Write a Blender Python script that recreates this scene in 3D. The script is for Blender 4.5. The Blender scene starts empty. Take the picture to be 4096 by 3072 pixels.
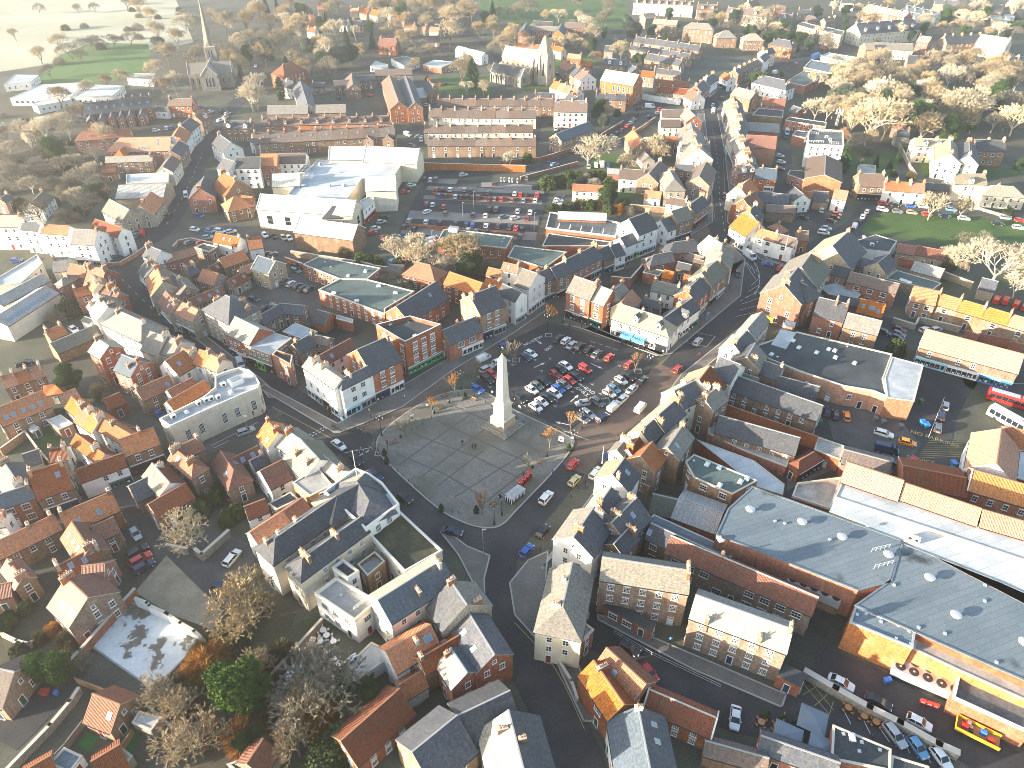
import bpy, bmesh, math, random
from mathutils import Vector, Matrix
C = bpy.context.scene.collection
R = math.radians
rnd = random.Random(7)
CAM_H = 118.0

# ------------------------------------------------------------------ materials
MATS = {}
def new_mat(name):
 m = bpy.data.materials.new(name); m.use_nodes = True
 n = m.node_tree.nodes; l = m.node_tree.links
 return m, n, l, n['Principled BSDF']
def ramp(n, l, fac, stops):
 r = n.new('ShaderNodeValToRGB')
 e = r.color_ramp.elements
 e[0].position, e[0].color = stops[0][0], (*stops[0][1], 1)
 e[1].position, e[1].color = stops[-1][0], (*stops[-1][1], 1)
 for p, c in stops[1:-1]:
  k = e.new(p); k.color = (*c, 1)
 l.new(fac, r.inputs[0]); return r.outputs[0]
def noise(n, l, vec, scale, detail=4, rough=0.6):
 t = n.new('ShaderNodeTexNoise'); t.inputs['Scale'].default_value = scale
 t.inputs['Detail'].default_value = detail; t.inputs['Roughness'].default_value = rough
 if vec is not None: l.new(vec, t.inputs['Vector'])
 return t.outputs['Fac']
def mapping(n, l, vec, sc):
 m = n.new('ShaderNodeMapping'); m.inputs['Scale'].default_value = sc
 l.new(vec, m.inputs['Vector']); return m.outputs[0]
def mix(n, l, a, b, fac, mode='MIX'):
 x = n.new('ShaderNodeMix'); x.data_type = 'RGBA'; x.blend_type = mode
 for s, v in ((x.inputs[6], a), (x.inputs[7], b), (x.inputs[0], fac)):
  if isinstance(v, (int, float)): s.default_value = v
  elif isinstance(v, tuple): s.default_value = (*v, 1)
  else: l.new(v, s)
 return x.outputs[2]
def vary(n, l, col, amt=0.3, sat=0.15):
 """each object its own slightly different batch of bricks or tiles"""
 oi = n.new('ShaderNodeObjectInfo')
 mr = n.new('ShaderNodeMapRange'); mr.inputs[3].default_value = 1 - amt; mr.inputs[4].default_value = 1 + amt
 l.new(oi.outputs['Random'], mr.inputs[0])
 h = n.new('ShaderNodeHueSaturation'); l.new(mr.outputs[0], h.inputs['Value'])
 m2 = n.new('ShaderNodeMath'); m2.operation = 'FRACT'
 m3 = n.new('ShaderNodeMath'); m3.operation = 'MULTIPLY'; m3.inputs[1].default_value = 17.3
 l.new(oi.outputs['Random'], m3.inputs[0]); l.new(m3.outputs[0], m2.inputs[0])
 mr2 = n.new('ShaderNodeMapRange'); mr2.inputs[3].default_value = 1 - sat; mr2.inputs[4].default_value = 1 + sat
 l.new(m2.outputs[0], mr2.inputs[0]); l.new(mr2.outputs[0], h.inputs['Saturation'])
 l.new(col, h.inputs['Color']); return h.outputs[0]
def grain(n, l, col, ob, sc, amt):
 return mix(n, l, col, ramp(n, l, noise(n, l, ob, sc, 3, .7), [(.3, (1-amt,)*3), (.7, (1+amt,)*3)]), 1.0, 'MULTIPLY')
def bump(n, l, b, height, strength, dist):
 k = n.new('ShaderNodeBump'); k.inputs['Strength'].default_value = strength; k.inputs['Distance'].default_value = dist
 l.new(height, k.inputs['Height']); l.new(k.outputs[0], b.inputs['Normal'])

def plain(name, col, rough=0.7, metal=0.0, spec=None, emit=None):
 m, n, l, b = new_mat(name)
 b.inputs['Base Color'].default_value = (*col, 1); b.inputs['Roughness'].default_value = rough
 b.inputs['Metallic'].default_value = metal
 if emit: b.inputs['Emission Color'].default_value = (*col, 1); b.inputs['Emission Strength'].default_value = emit
 MATS[name] = m; return m
def wall_mat(name, c1, c2, c3, rough=0.9, amt=0.2):
 """masonry: brick to brick variation, patches of repair, weather streaks"""
 m, n, l, b = new_mat(name)
 tc = n.new('ShaderNodeTexCoord'); uv = tc.outputs['UV']; ob = tc.outputs['Object']
 br = n.new('ShaderNodeTexBrick'); br.inputs['Scale'].default_value = 1
 br.inputs['Brick Width'].default_value = 0.45; br.inputs['Row Height'].default_value = 0.16
 br.inputs['Mortar Size'].default_value = 0.012; br.inputs['Bias'].default_value = 0
 br.inputs['Color1'].default_value = (*c1, 1); br.inputs['Color2'].default_value = (*c2, 1); br.inputs['Mortar'].default_value = (*c3, 1)
 l.new(uv, br.inputs['Vector'])
 f = noise(n, l, ob, 0.35, 5, 0.65)
 col = mix(n, l, br.outputs['Color'], c3, ramp(n, l, f, [(0.5, (0, 0, 0)), (0.72, (.75, .75, .75))]))
 s = noise(n, l, mapping(n, l, ob, (1.2, 1.2, 0.12)), 1.4, 3)
 col = mix(n, l, col, (c1[0]*.45, c1[1]*.42, c1[2]*.4), ramp(n, l, s, [(0.52, (0, 0, 0)), (0.75, (.6, .6, .6))]))
 col = grain(n, l, col, ob, 2.3, .38)
 l.new(vary(n, l, col, amt, 0.2), b.inputs['Base Color']); b.inputs['Roughness'].default_value = rough
 bump(n, l, b, br.outputs['Fac'], 0.25, 0.02)
 MATS[name] = m
def render_mat(name, c1, c2, rough=0.85):
 m, n, l, b = new_mat(name)
 tc = n.new('ShaderNodeTexCoord'); ob = tc.outputs['Object']
 f = noise(n, l, ob, 0.5, 5, 0.6)
 s = noise(n, l, mapping(n, l, ob, (1.5, 1.5, 0.1)), 1.5, 4)
 col = mix(n, l, ramp(n, l, f, [(0.35, c1), (0.7, c2)]), (c2[0]*.55, c2[1]*.52, c2[2]*.45), ramp(n, l, s, [(0.56, (0, 0, 0)), (0.8, (.7, .7, .7))]))
 l.new(vary(n, l, col, 0.08, 0.2), b.inputs['Base Color']); b.inputs['Roughness'].default_value = rough
 MATS[name] = m
def tile_mat(name, c1, c2, moss, wave=0.0, tw=0.5, th=0.42, amt=0.25, rough=0.8):
 """roof covering: course by course colour variation, moss and lichen patches, rolls of the tiles"""
 m, n, l, b = new_mat(name)
 tc = n.new('ShaderNodeTexCoord'); uv = tc.outputs['UV']; ob = tc.outputs['Object']
 br = n.new('ShaderNodeTexBrick'); br.inputs['Scale'].default_value = 1
 br.inputs['Brick Width'].default_value = tw; br.inputs['Row Height'].default_value = th
 br.inputs['Mortar Size'].default_value = 0.012; br.inputs['Bias'].default_value = -0.1
 if wave: br.offset = 0
 br.inputs['Color1'].default_value = (*c1, 1); br.inputs['Color2'].default_value = (*c2, 1)
 br.inputs['Mortar'].default_value = (c1[0]*.45, c1[1]*.45, c1[2]*.45, 1)
 l.new(uv, br.inputs['Vector'])
 col = br.outputs['Color']
 f = noise(n, l, ob, 0.55, 6, 0.7)
 col = mix(n, l, col, moss, ramp(n, l, f, [(0.5, (0, 0, 0)), (0.74, (.75, .75, .75))]))
 f2 = noise(n, l, mapping(n, l, uv, (1.6, 0.14, 1)), 1.1, 4, 0.6)
 col = mix(n, l, col, (c1[0]*.55, c1[1]*.55, c1[2]*.55), ramp(n, l, f2, [(0.5, (0, 0, 0)), (0.72, (.65, .65, .65))]))
 col = grain(n, l, col, mapping(n, l, uv, (1, 1.6, 1)), 2.1, .42)
 l.new(vary(n, l, col, amt, 0.22), b.inputs['Base Color']); b.inputs['Roughness'].default_value = rough
 if wave:
  w = n.new('ShaderNodeTexWave'); w.wave_type = 'BANDS'; w.bands_direction = 'X'
  w.inputs['Scale'].default_value = wave; l.new(uv, w.inputs['Vector'])
  ad = n.new('ShaderNodeMath'); ad.operation = 'ADD'; l.new(w.outputs['Fac'], ad.inputs[0])
  mm = n.new('ShaderNodeMath'); mm.operation = 'MULTIPLY'; mm.inputs[1].default_value = -0.4
  l.new(br.outputs['Fac'], mm.inputs[0]); l.new(mm.outputs[0], ad.inputs[1])
  bump(n, l, b, ad.outputs[0], 0.9, 0.07)
 else:
  bump(n, l, b, br.outputs['Fac'], 0.35, 0.03)
 MATS[name] = m
def patch_mat(name, stops, scale=0.08, rough=0.85, fine=2.5, fs=0.35, spec=0.3, stretch=(1, 1, 1), bmp=0.0, seam=0, spots=None):
 """ground or felt with broad patches and fine grain"""
 m, n, l, b = new_mat(name)
 tc = n.new('ShaderNodeTexCoord'); ob = mapping(n, l, tc.outputs['Object'], stretch)
 f = noise(n, l, ob, scale, 7, 0.62)
 col = ramp(n, l, f, stops)
 g = noise(n, l, tc.outputs['Object'], fine, 3, 0.7)
 col = mix(n, l, col, ramp(n, l, g, [(0.3, (1-fs,)*3), (0.7, (1+fs*.6,)*3)]), 1.0, 'MULTIPLY')
 if seam:
  br = n.new('ShaderNodeTexBrick'); br.inputs['Scale'].default_value = 1; br.inputs['Brick Width'].default_value = 7; br.inputs['Row Height'].default_value = seam; br.inputs['Mortar Size'].default_value = .04
  br.inputs['Color1'].default_value = (1, 1, 1, 1); br.inputs['Color2'].default_value = (.86, .87, .88, 1); br.inputs['Mortar'].default_value = (.6, .6, .6, 1); mp = mapping(n, l, tc.outputs['UV'], (1, 1, 1)); mp.node.inputs['Rotation'].default_value = (0, 0, -.35); l.new(mp, br.inputs['Vector']); col = mix(n, l, col, br.outputs['Color'], 1.0, 'MULTIPLY')
 if spots: col = mix(n, l, col, spots, ramp(n, l, noise(n, l, ob, .13, 4, .55), [(.6, (0, 0, 0)), (.72, (.85, .85, .85))]))
 l.new(col, b.inputs['Base Color']); b.inputs['Roughness'].default_value = rough
 b.inputs['Specular IOR Level'].default_value = spec
 if bmp: bump(n, l, b, g, 0.6, bmp)
 MATS[name] = m

wall_mat('red brick', (.30, .085, .04), (.22, .075, .04), (.36, .2, .13))
wall_mat('brown brick', (.235, .14, .085), (.16, .095, .06), (.34, .25, .17))
wall_mat('buff stone', (.36, .29, .20), (.28, .225, .16), (.42, .36, .27), amt=.15)
wall_mat('orange brick', (.40, .15, .065), (.32, .12, .055), (.42, .25, .15))
wall_mat('grey stone', (.24, .215, .17), (.17, .155, .125), (.32, .29, .24), amt=.15)
render_mat('white render', (.78, .76, .72), (.66, .64, .58))
render_mat('cream render', (.68, .60, .46), (.56, .49, .37))
render_mat('pale stone', (.58, .52, .42), (.46, .41, .33))
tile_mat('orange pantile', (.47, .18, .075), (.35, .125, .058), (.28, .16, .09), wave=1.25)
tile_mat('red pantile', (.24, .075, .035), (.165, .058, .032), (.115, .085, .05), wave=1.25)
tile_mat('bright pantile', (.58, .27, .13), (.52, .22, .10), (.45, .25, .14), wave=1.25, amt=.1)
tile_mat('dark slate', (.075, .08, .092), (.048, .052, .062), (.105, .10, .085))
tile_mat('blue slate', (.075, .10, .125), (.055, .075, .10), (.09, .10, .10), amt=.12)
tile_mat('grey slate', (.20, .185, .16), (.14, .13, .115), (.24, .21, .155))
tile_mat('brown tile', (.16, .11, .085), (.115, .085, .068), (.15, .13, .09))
tile_mat('buff slate', (.33, .285, .215), (.245, .21, .16), (.30, .26, .17))  # also serves sunlit slopes of darker slates, light put into the colour
tile_mat('mossy slate', (.14, .14, .115), (.10, .105, .085), (.15, .17, .06))
tile_mat('pale sheet', (.62, .58, .5), (.58, .54, .46), (.5, .46, .38), tw=2.4, th=6, amt=.06)
tile_mat('corrugated sheet', (.30, .29, .27), (.26, .255, .24), (.22, .2, .17), wave=.9, tw=1.2, th=2.5)
patch_mat('grey felt', [(.3, (.06, .065, .068)), (.5, (.11, .12, .12)), (.62, (.17, .18, .175)), (.75, (.24, .245, .24))], .12)
patch_mat('blue felt', [(.3, (.13, .165, .19)), (.5, (.165, .205, .23)), (.62, (.19, .225, .245)), (.78, (.13, .145, .15))], .07, fs=.2, seam=1.1, spots=(.03, .035, .04))
patch_mat('dark felt', [(.3, (.028, .034, .037)), (.5, (.055, .063, .068)), (.66, (.08, .09, .09)), (.8, (.22, .24, .25))], .1)
patch_mat('green felt', [(.3, (.06, .085, .08)), (.5, (.095, .13, .12)), (.66, (.13, .165, .15)), (.8, (.05, .065, .06))], .1)
patch_mat('white membrane', [(.3, (.36, .4, .42)), (.5, (.5, .52, .52)), (.66, (.6, .6, .58)), (.8, (.36, .37, .36))], .11, fs=.15, seam=2.2)
patch_mat('lead sheet', [(.3, (.26, .28, .3)), (.5, (.36, .38, .39)), (.7, (.48, .49, .49))], .3, fs=.1, rough=.5)
patch_mat('moss felt', [(.36, (.03, .034, .03)), (.5, (.06, .06, .035)), (.62, (.12, .095, .04)), (.75, (.17, .14, .07))], .11)
patch_mat('concrete', [(.3, (.22, .21, .19)), (.5, (.33, .32, .29)), (.7, (.44, .42, .39))], .3, fs=.2)
patch_mat('asphalt', [(.3, (.028, .029, .031)), (.5, (.042, .042, .044)), (.62, (.056, .055, .055)), (.75, (.075, .07, .066))], .09, fs=.3, rough=.75)
patch_mat('old asphalt', [(.3, (.055, .054, .052)), (.5, (.085, .082, .078)), (.7, (.125, .118, .108))], .12, fs=.3)
patch_mat('red paved road', [(.3, (.10, .072, .056)), (.5, (.135, .098, .078)), (.7, (.17, .13, .105))], .11, fs=.25)
patch_mat('yard', [(.3, (.045, .045, .035)), (.45, (.075, .075, .055)), (.55, (.10, .1, .075)), (.66, (.065, .08, .032))], .045, fs=.4)
patch_mat('earth', [(.3, (.05, .045, .03)), (.5, (.085, .075, .05)), (.7, (.06, .075, .03))], .05, fs=.4, bmp=.05)
patch_mat('sand', [(.3, (.22, .18, .12)), (.5, (.30, .25, .175)), (.7, (.36, .31, .225))], .2, fs=.25)
patch_mat('grass', [(.3, (.035, .075, .014)), (.5, (.06, .11, .022)), (.7, (.10, .13, .035))], .07, fs=.4)
patch_mat('bright grass', [(.3, (.05, .12, .02)), (.5, (.075, .15, .03)), (.7, (.10, .16, .045))], .05, fs=.25)
patch_mat('artificial turf', [(.3, (.02, .12, .03)), (.7, (.03, .16, .04))], .2, fs=.2)
patch_mat('field', [(.3, (.3, .31, .2)), (.5, (.4, .38, .27)), (.7, (.5, .46, .34))], .012, fs=.2)
patch_mat('car park blocks', [(.3, (.17, .15, .135)), (.5, (.215, .19, .17)), (.7, (.26, .235, .21))], .1, fs=.2)
patch_mat('pale slab', [(.36, (.13, .11, .08)), (.46, (.2, .175, .135)), (.48, (.6, .6, .58)), (.62, (.72, .72, .7)), (.8, (.78, .78, .76))], .16, fs=.12)
plain('road paint', (.62, .6, .55), .7); plain('worn yellow paint', (.42, .33, .12), .8); plain('kerbstone', (.34, .32, .29), .85)
plain('white paint', (.8, .79, .76), .5); plain('black paint', (.02, .02, .022), .45); plain('grey metal', (.35, .36, .37), .4, .6)
plain('galvanised', (.55, .56, .56), .45, .5); plain('dark metal', (.04, .042, .045), .5, .4); plain('pot clay', (.5, .2, .08), .8)
plain('window glass', (.018, .024, .03), .08); plain('skylight glass', (.16, .24, .32), .12); plain('ridge clay', (.34, .16, .09), .85); plain('lead ridge', (.3, .3, .29), .6)
plain('gutter', (.03, .03, .032), .5); plain('coping', (.5, .46, .38), .85); plain('pale coping', (.68, .66, .6), .8)
plain('rubber', (.014, .014, .015), .8); plain('car glass', (.014, .02, .026), .06); plain('lamp red', (.45, .02, .012), .3); plain('lamp lens', (.75, .75, .72), .15)
plain('phone red', (.42, .028, .012), .4); plain('timber', (.26, .15, .075), .8); plain('grey timber', (.2, .18, .15), .85); plain('gold', (.6, .4, .1), .35, .8)
plain('skin', (.5, .3, .22), .6); plain('hair', (.04, .025, .015), .7); plain('sign blue', (.05, .2, .42), .5); plain('awning blue', (.10, .31, .52), .7)
plain('shop navy', (.012, .03, .1), .4); plain('shop black', (.015, .016, .017), .4); plain('shop green', (.03, .28, .15), .5); plain('shop teal', (.03, .13, .12), .4); plain('shop white', (.72, .72, .7), .5)
plain('shop grey', (.3, .34, .35), .5); plain('shop lime', (.2, .65, .04), .5); plain('shop red', (.5, .03, .02), .5); plain('shop cream', (.6, .52, .38), .5); plain('shop blue', (.03, .16, .42), .5); plain('yellow sign', (.72, .38, .02), .5); plain('pale blue sign', (.3, .6, .68), .5)
plain('door dark blue', (.02, .04, .09), .4); plain('door red', (.25, .02, .02), .4); plain('door green', (.02, .08, .04), .4); plain('door white', (.75, .75, .73), .4); plain('door black', (.012, .012, .012), .4)
plain('blue plastic', (.03, .15, .5), .4); plain('green plastic', (.02, .26, .06), .4); plain('teal glass', (.05, .16, .15), .1)
plain('paving line', (.095, .088, .076), .9); plain('bus red', (.45, .02, .015), .35); plain('parasol cloth', (.16, .2, .24), .85)
plain('polytunnel', (.62, .68, .68), .4)
def object_colour(name, rough, coat=0.0, metal=0.0):
 m, n, l, b = new_mat(name)
 oi = n.new('ShaderNodeObjectInfo'); l.new(oi.outputs['Color'], b.inputs['Base Color'])
 b.inputs['Roughness'].default_value = rough; b.inputs['Metallic'].default_value = metal
 b.inputs['Coat Weight'].default_value = coat; b.inputs['Coat Roughness'].default_value = .05
 MATS[name] = m
object_colour('car paint', .35, .6, .1); object_colour('cloth', .9); object_colour('painted', .55); object_colour('foil', .4)
def foliage_mat(name, c1, c2, c3, sc=0.5, rough=.85, trans=0.0):
 m, n, l, b = new_mat(name)
 tc = n.new('ShaderNodeTexCoord')
 f = noise(n, l, tc.outputs['Object'], sc, 3, .6)
 col = ramp(n, l, f, [(.32, c1), (.5, c2), (.68, c3)])
 l.new(vary(n, l, col, .25, .2), b.inputs['Base Color']); b.inputs['Roughness'].default_value = rough
 b.inputs['Specular IOR Level'].default_value = .15
 MATS[name] = m
foliage_mat('twigs', (.29, .225, .135), (.38, .30, .185), (.46, .375, .245))
foliage_mat('pale twigs', (.42, .345, .235), (.52, .44, .31), (.6, .52, .38))
foliage_mat('russet twigs', (.26, .12, .035), (.34, .165, .05), (.38, .21, .08))
foliage_mat('grey twigs', (.17, .15, .105), (.24, .21, .15), (.31, .275, .2))
foliage_mat('bark', (.11, .085, .06), (.15, .12, .085), (.2, .17, .125), 2)
foliage_mat('pale bark', (.34, .29, .22), (.42, .37, .29), (.5, .45, .36), 2)
foliage_mat('conifer needles', (.018, .04, .018), (.032, .06, .025), (.055, .085, .035))
foliage_mat('grey needles', (.06, .085, .06), (.09, .115, .08), (.13, .15, .10))
foliage_mat('evergreen leaves', (.025, .055, .015), (.045, .085, .022), (.08, .12, .035))
foliage_mat('ivy leaves', (.03, .05, .014), (.06, .085, .025), (.10, .12, .045))
foliage_mat('heath leaves', (.09, .075, .035), (.13, .105, .05), (.08, .09, .035))

# setts of the square with darker drainage lines
def setts_mat():
 m, n, l, b = new_mat('cobbles')
 tc = n.new('ShaderNodeTexCoord'); ob = tc.outputs['Object']
 br = n.new('ShaderNodeTexBrick'); br.inputs['Scale'].default_value = 1; br.inputs['Brick Width'].default_value = .5; br.inputs['Row Height'].default_value = .32
 br.inputs['Mortar Size'].default_value = .03
 br.inputs['Color1'].default_value = (.24, .218, .185, 1); br.inputs['Color2'].default_value = (.16, .147, .125, 1); br.inputs['Mortar'].default_value = (.09, .085, .072, 1)
 l.new(ob, br.inputs['Vector'])
 f = noise(n, l, ob, .07, 6, .62)
 col = mix(n, l, br.outputs['Color'], (.10, .098, .07), ramp(n, l, f, [(.45, (0, 0, 0)), (.62, (.85, .85, .85))]))
 f2 = noise(n, l, ob, .16, 5, .6)
 col = mix(n, l, col, (.25, .235, .2), ramp(n, l, f2, [(.55, (0, 0, 0)), (.75, (.5, .5, .5))]))
 l.new(col, b.inputs['Base Color']); b.inputs['Roughness'].default_value = .8
 MATS['cobbles'] = m
 bump(n, l, b, br.outputs['Fac'], .5, .03)
setts_mat()
patch_mat('paving', [(.3, (.11, .10, .088)), (.5, (.15, .138, .122)), (.7, (.19, .175, .155))], .15, fs=.3, fine=3.5)

# ------------------------------------------------------------------ mesh helpers
class MB:
 """collects faces with materials and uv, then becomes one mesh"""
 def __init__(s): s.v = []; s.f = []; s.m = []; s.uv = []; s.mats = []
 def mi(s, mat):
  if mat not in s.mats: s.mats.append(mat)
  return s.mats.index(mat)
 def face(s, pts, mat, uv=None):
  k = len(s.v); s.v.extend([tuple(p) for p in pts]); s.f.append(tuple(range(k, k+len(pts)))); s.m.append(s.mi(mat))
  if uv is None:
   a = Vector(pts[0]); e = (Vector(pts[1])-a)
   e = e.normalized() if e.length > 1e-6 else Vector((1, 0, 0))
   nn = e.cross(Vector(pts[-1])-a)
   w = nn.cross(e).normalized() if nn.length > 1e-9 else Vector((0, 0, 1))
   uv = [((Vector(p)-a).dot(e), (Vector(p)-a).dot(w)) for p in pts]
  s.uv.extend(uv)
 def box(s, x0, x1, y0, y1, z0, z1, mat, top=None, M=None, bottom=True):
  p = [Vector((x, y, z)) for z in (z0, z1) for x, y in ((x0, y0), (x1, y0), (x1, y1), (x0, y1))]
  if M is not None: p = [M @ q for q in p]
  s.face([p[0], p[1], p[5], p[4]], mat); s.face([p[1], p[2], p[6], p[5]], mat)
  s.face([p[2], p[3], p[7], p[6]], mat); s.face([p[3], p[0], p[4], p[7]], mat)
  s.face([p[4], p[5], p[6], p[7]], top or mat)
  if bottom: s.face([p[3], p[2], p[1], p[0]], mat)
 def frus(s, cx, cy, z0, z1, a0, b0, a1, b1, mat, top=None):
  lo = [(cx+i*a0, cy+j*b0, z0) for i, j in ((-1, -1), (1, -1), (1, 1), (-1, 1))]
  hi = [(cx+i*a1, cy+j*b1, z1) for i, j in ((-1, -1), (1, -1), (1, 1), (-1, 1))]
  for i in range(4): s.face([lo[i], lo[(i+1) % 4], hi[(i+1) % 4], hi[i]], mat)
  s.face(hi, top or mat); s.face(lo[::-1], mat)
 def prism(s, poly, z0, z1, wall, top=None):
  """upright prism over a counter-clockwise plan"""
  a = sum(poly[i][0]*poly[(i+1) % len(poly)][1]-poly[(i+1) % len(poly)][0]*poly[i][1] for i in range(len(poly)))
  if a < 0: poly = poly[::-1]
  for i in range(len(poly)):
   p, q = poly[i], poly[(i+1) % len(poly)]
   s.face([(p[0], p[1], z0), (q[0], q[1], z0), (q[0], q[1], z1), (p[0], p[1], z1)], wall)
  s.face([(p[0], p[1], z1) for p in poly], top or wall, [(p[0], p[1]) for p in poly])
  s.face([(p[0], p[1], z0) for p in poly[::-1]], wall)
 def tube(s, p, q, r0, r1, mat, seg=6, cap=True):
  p, q = Vector(p), Vector(q); d = (q-p)
  if d.length < 1e-6: return
  d.normalize(); u = d.orthogonal().normalized(); w = d.cross(u)
  A = [p+(u*math.cos(2*math.pi*i/seg)+w*math.sin(2*math.pi*i/seg))*r0 for i in range(seg)]
  B = [q+(u*math.cos(2*math.pi*i/seg)+w*math.sin(2*math.pi*i/seg))*r1 for i in range(seg)]
  for i in range(seg): s.face([A[i], A[(i+1) % seg], B[(i+1) % seg], B[i]], mat)
  if cap: s.face(B, mat); s.face(A[::-1], mat)
 def lathe(s, prof, mat, seg=10, c=(0, 0, 0)):
  for (r0, z0), (r1, z1) in zip(prof, prof[1:]):
   for i in range(seg):
    a, b = 2*math.pi*i/seg, 2*math.pi*(i+1)/seg
    P = [(c[0]+r*math.cos(t), c[1]+r*math.sin(t), c[2]+z) for r, z, t in ((r0, z0, a), (r0, z0, b), (r1, z1, b), (r1, z1, a))]
    if r0 < 1e-4: P = [P[0], P[2], P[3]]
    elif r1 < 1e-4: P = P[:3]
    s.face(P, mat)
 def mesh(s, name, smooth=False, merge=False):
  me = bpy.data.meshes.new(name); me.from_pydata(s.v, [], s.f)
  for m in s.mats: me.materials.append(MATS[m])
  me.polygons.foreach_set('material_index', s.m)
  ul = me.uv_layers.new(name='UVMap')
  ul.data.foreach_set('uv', [c for t in s.uv for c in t])
  if merge:
   bm = bmesh.new(); bm.from_mesh(me); bmesh.ops.remove_doubles(bm, verts=bm.verts, dist=1e-4); bm.to_mesh(me); bm.free()
  if smooth: me.polygons.foreach_set('use_smooth', [True]*len(me.polygons))
  me.update(); return me

def link(name, me, parent=None, loc=None, rz=None, col=None):
 o = bpy.data.objects.new(name, me); C.objects.link(o)
 if parent is not None: o.parent = parent
 if loc is not None: o.location = loc
 if rz is not None: o.rotation_euler = (0, 0, rz)
 if col is not None: o.color = (*col, 1)
 return o
def tag(o, label, cat, group=None):
 o['label'] = label; o['category'] = cat
 if group: o['group'] = group
 return o
def thing(name, label, cat, loc=(0, 0, 0), rz=0.0, group=None):
 return tag(link(name, None, None, loc, rz), label, cat, group)
def dup(root, loc, rz, label=None, col=None, group=None, scale=None):
 r = root.copy(); C.objects.link(r); r.location = loc; r.rotation_euler = (0, 0, rz)
 if label: r['label'] = label
 if group: r['group'] = group
 if scale: r.scale = scale
 if col is not None: r.color = (*col, 1)
 for ch in KIDS[root.name]:
  c = ch.copy(); C.objects.link(c); c.parent = r
  if col is not None: c.color = (*col, 1)
 return r
KIDS = {}
def proto(name, cat, parts):
 """a thing that will be copied: an Empty with its parts; the first use moves it, later uses copy it"""
 root = link(name, None); root['category'] = cat
 KIDS[root.name] = []
 for pn, me, loc in parts:
  KIDS[root.name].append(link(pn, me, root, loc))
 return [root, False]
def place(pr, loc, rz, label, col=None, group=None, scale=None):
 if pr[1]: return dup(pr[0], loc, rz, label, col, group, scale)
 pr[1] = True; r = pr[0]; r.location = loc; r.rotation_euler = (0, 0, rz); r['label'] = label
 if group: r['group'] = group
 if scale: r.scale = scale
 if col is not None:
  r.color = (*col, 1)
  for ch in KIDS[r.name]: ch.color = (*col, 1)
 return r
# ------------------------------------------------------------------ building parts (shared meshes)
def window_mesh(w, h, frame, kind):
 b = MB(); f = .075
 b.box(-w/2, -w/2+f, -.06, 0, 0, h, frame); b.box(w/2-f, w/2, -.06, 0, 0, h, frame)
 b.box(-w/2+f, w/2-f, -.06, 0, 0, f, frame); b.box(-w/2+f, w/2-f, -.06, 0, h-f, h, frame)
 b.box(-w/2+f, w/2-f, -.055, -.005, h*.48, h*.48+.06, frame)
 nx = {'sash': 1, 'wide': 2, 'pane': 2, 'grid': 3}[kind]
 for i in range(nx): 
  x = -w/2+f+(w-2*f)*(i+1)/(nx+1); b.box(x-.025, x+.025, -.05, -.005, f, h-f, frame)
 if kind in ('pane', 'grid'):
  for q in (.25, .75): b.box(-w/2+f, w/2-f, -.05, -.005, h*q-.02, h*q+.02, frame)
 return b.mesh('window_frame')
def sill_mesh(w, mat, z=0, hgt=.12, out=.13, ex=.14):
 b = MB(); b.box(-w/2-ex, w/2+ex, -out, 0, z-hgt, z, mat); return b.mesh('sill')
def pane_mesh(w, h):
 b = MB(); b.box(-w/2+.06, w/2-.06, -.03, 0, .05, h-.05, 'window glass'); return b.mesh('pane')
WCACHE = {}
def win_set(w, h, kind, lint):
 k = (round(w, 2), round(h, 2), kind, lint)
 if k not in WCACHE:
  WCACHE[k] = (window_mesh(w, h, 'white paint' if kind != 'grid' else 'white paint', kind), pane_mesh(w, h),
      sill_mesh(w, lint), sill_mesh(w, lint, h+.22, .22, .035, .1))
 return WCACHE[k]
def one_mesh_window(w, h, lint):
 k = ('one', round(w, 2), round(h, 2), lint)
 if k not in WCACHE:
  b = MB(); f = .1
  b.box(-w/2, -w/2+f, -.06, 0, 0, h, 'white paint'); b.box(w/2-f, w/2, -.06, 0, 0, h, 'white paint')
  b.box(-w/2+f, w/2-f, -.06, 0, 0, f, 'white paint'); b.box(-w/2+f, w/2-f, -.06, 0, h-f, h, 'white paint')
  b.box(-w/2+f, w/2-f, -.05, 0, h*.48, h*.48+.07, 'white paint')
  b.box(-w/2+f, w/2-f, -.03, 0, f, h*.48, 'window glass'); b.box(-w/2+f, w/2-f, -.03, 0, h*.48+.07, h-f, 'window glass')
  b.box(-w/2-.1, w/2+.1, -.11, 0, -.12, 0, lint)
  WCACHE[k] = b.mesh('window')
 return WCACHE[k]
def door_mesh(mat):
 k = ('door', mat)
 if k not in WCACHE:
  b = MB(); b.box(-.58, -.46, -.07, 0, 0, 2.3, 'white paint'); b.box(.46, .58, -.07, 0, 0, 2.3, 'white paint'); b.box(-.46, .46, -.07, 0, 2.16, 2.3, 'white paint')
  b.box(-.46, .46, -.045, 0, 0, 1.85, mat); b.box(-.46, .46, -.03, 0, 1.85, 2.16, 'window glass'); b.box(-.7, .7, -.25, 0, -.02, .1, 'kerbstone')
  WCACHE[k] = b.mesh('door')
 return WCACHE[k]
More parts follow.
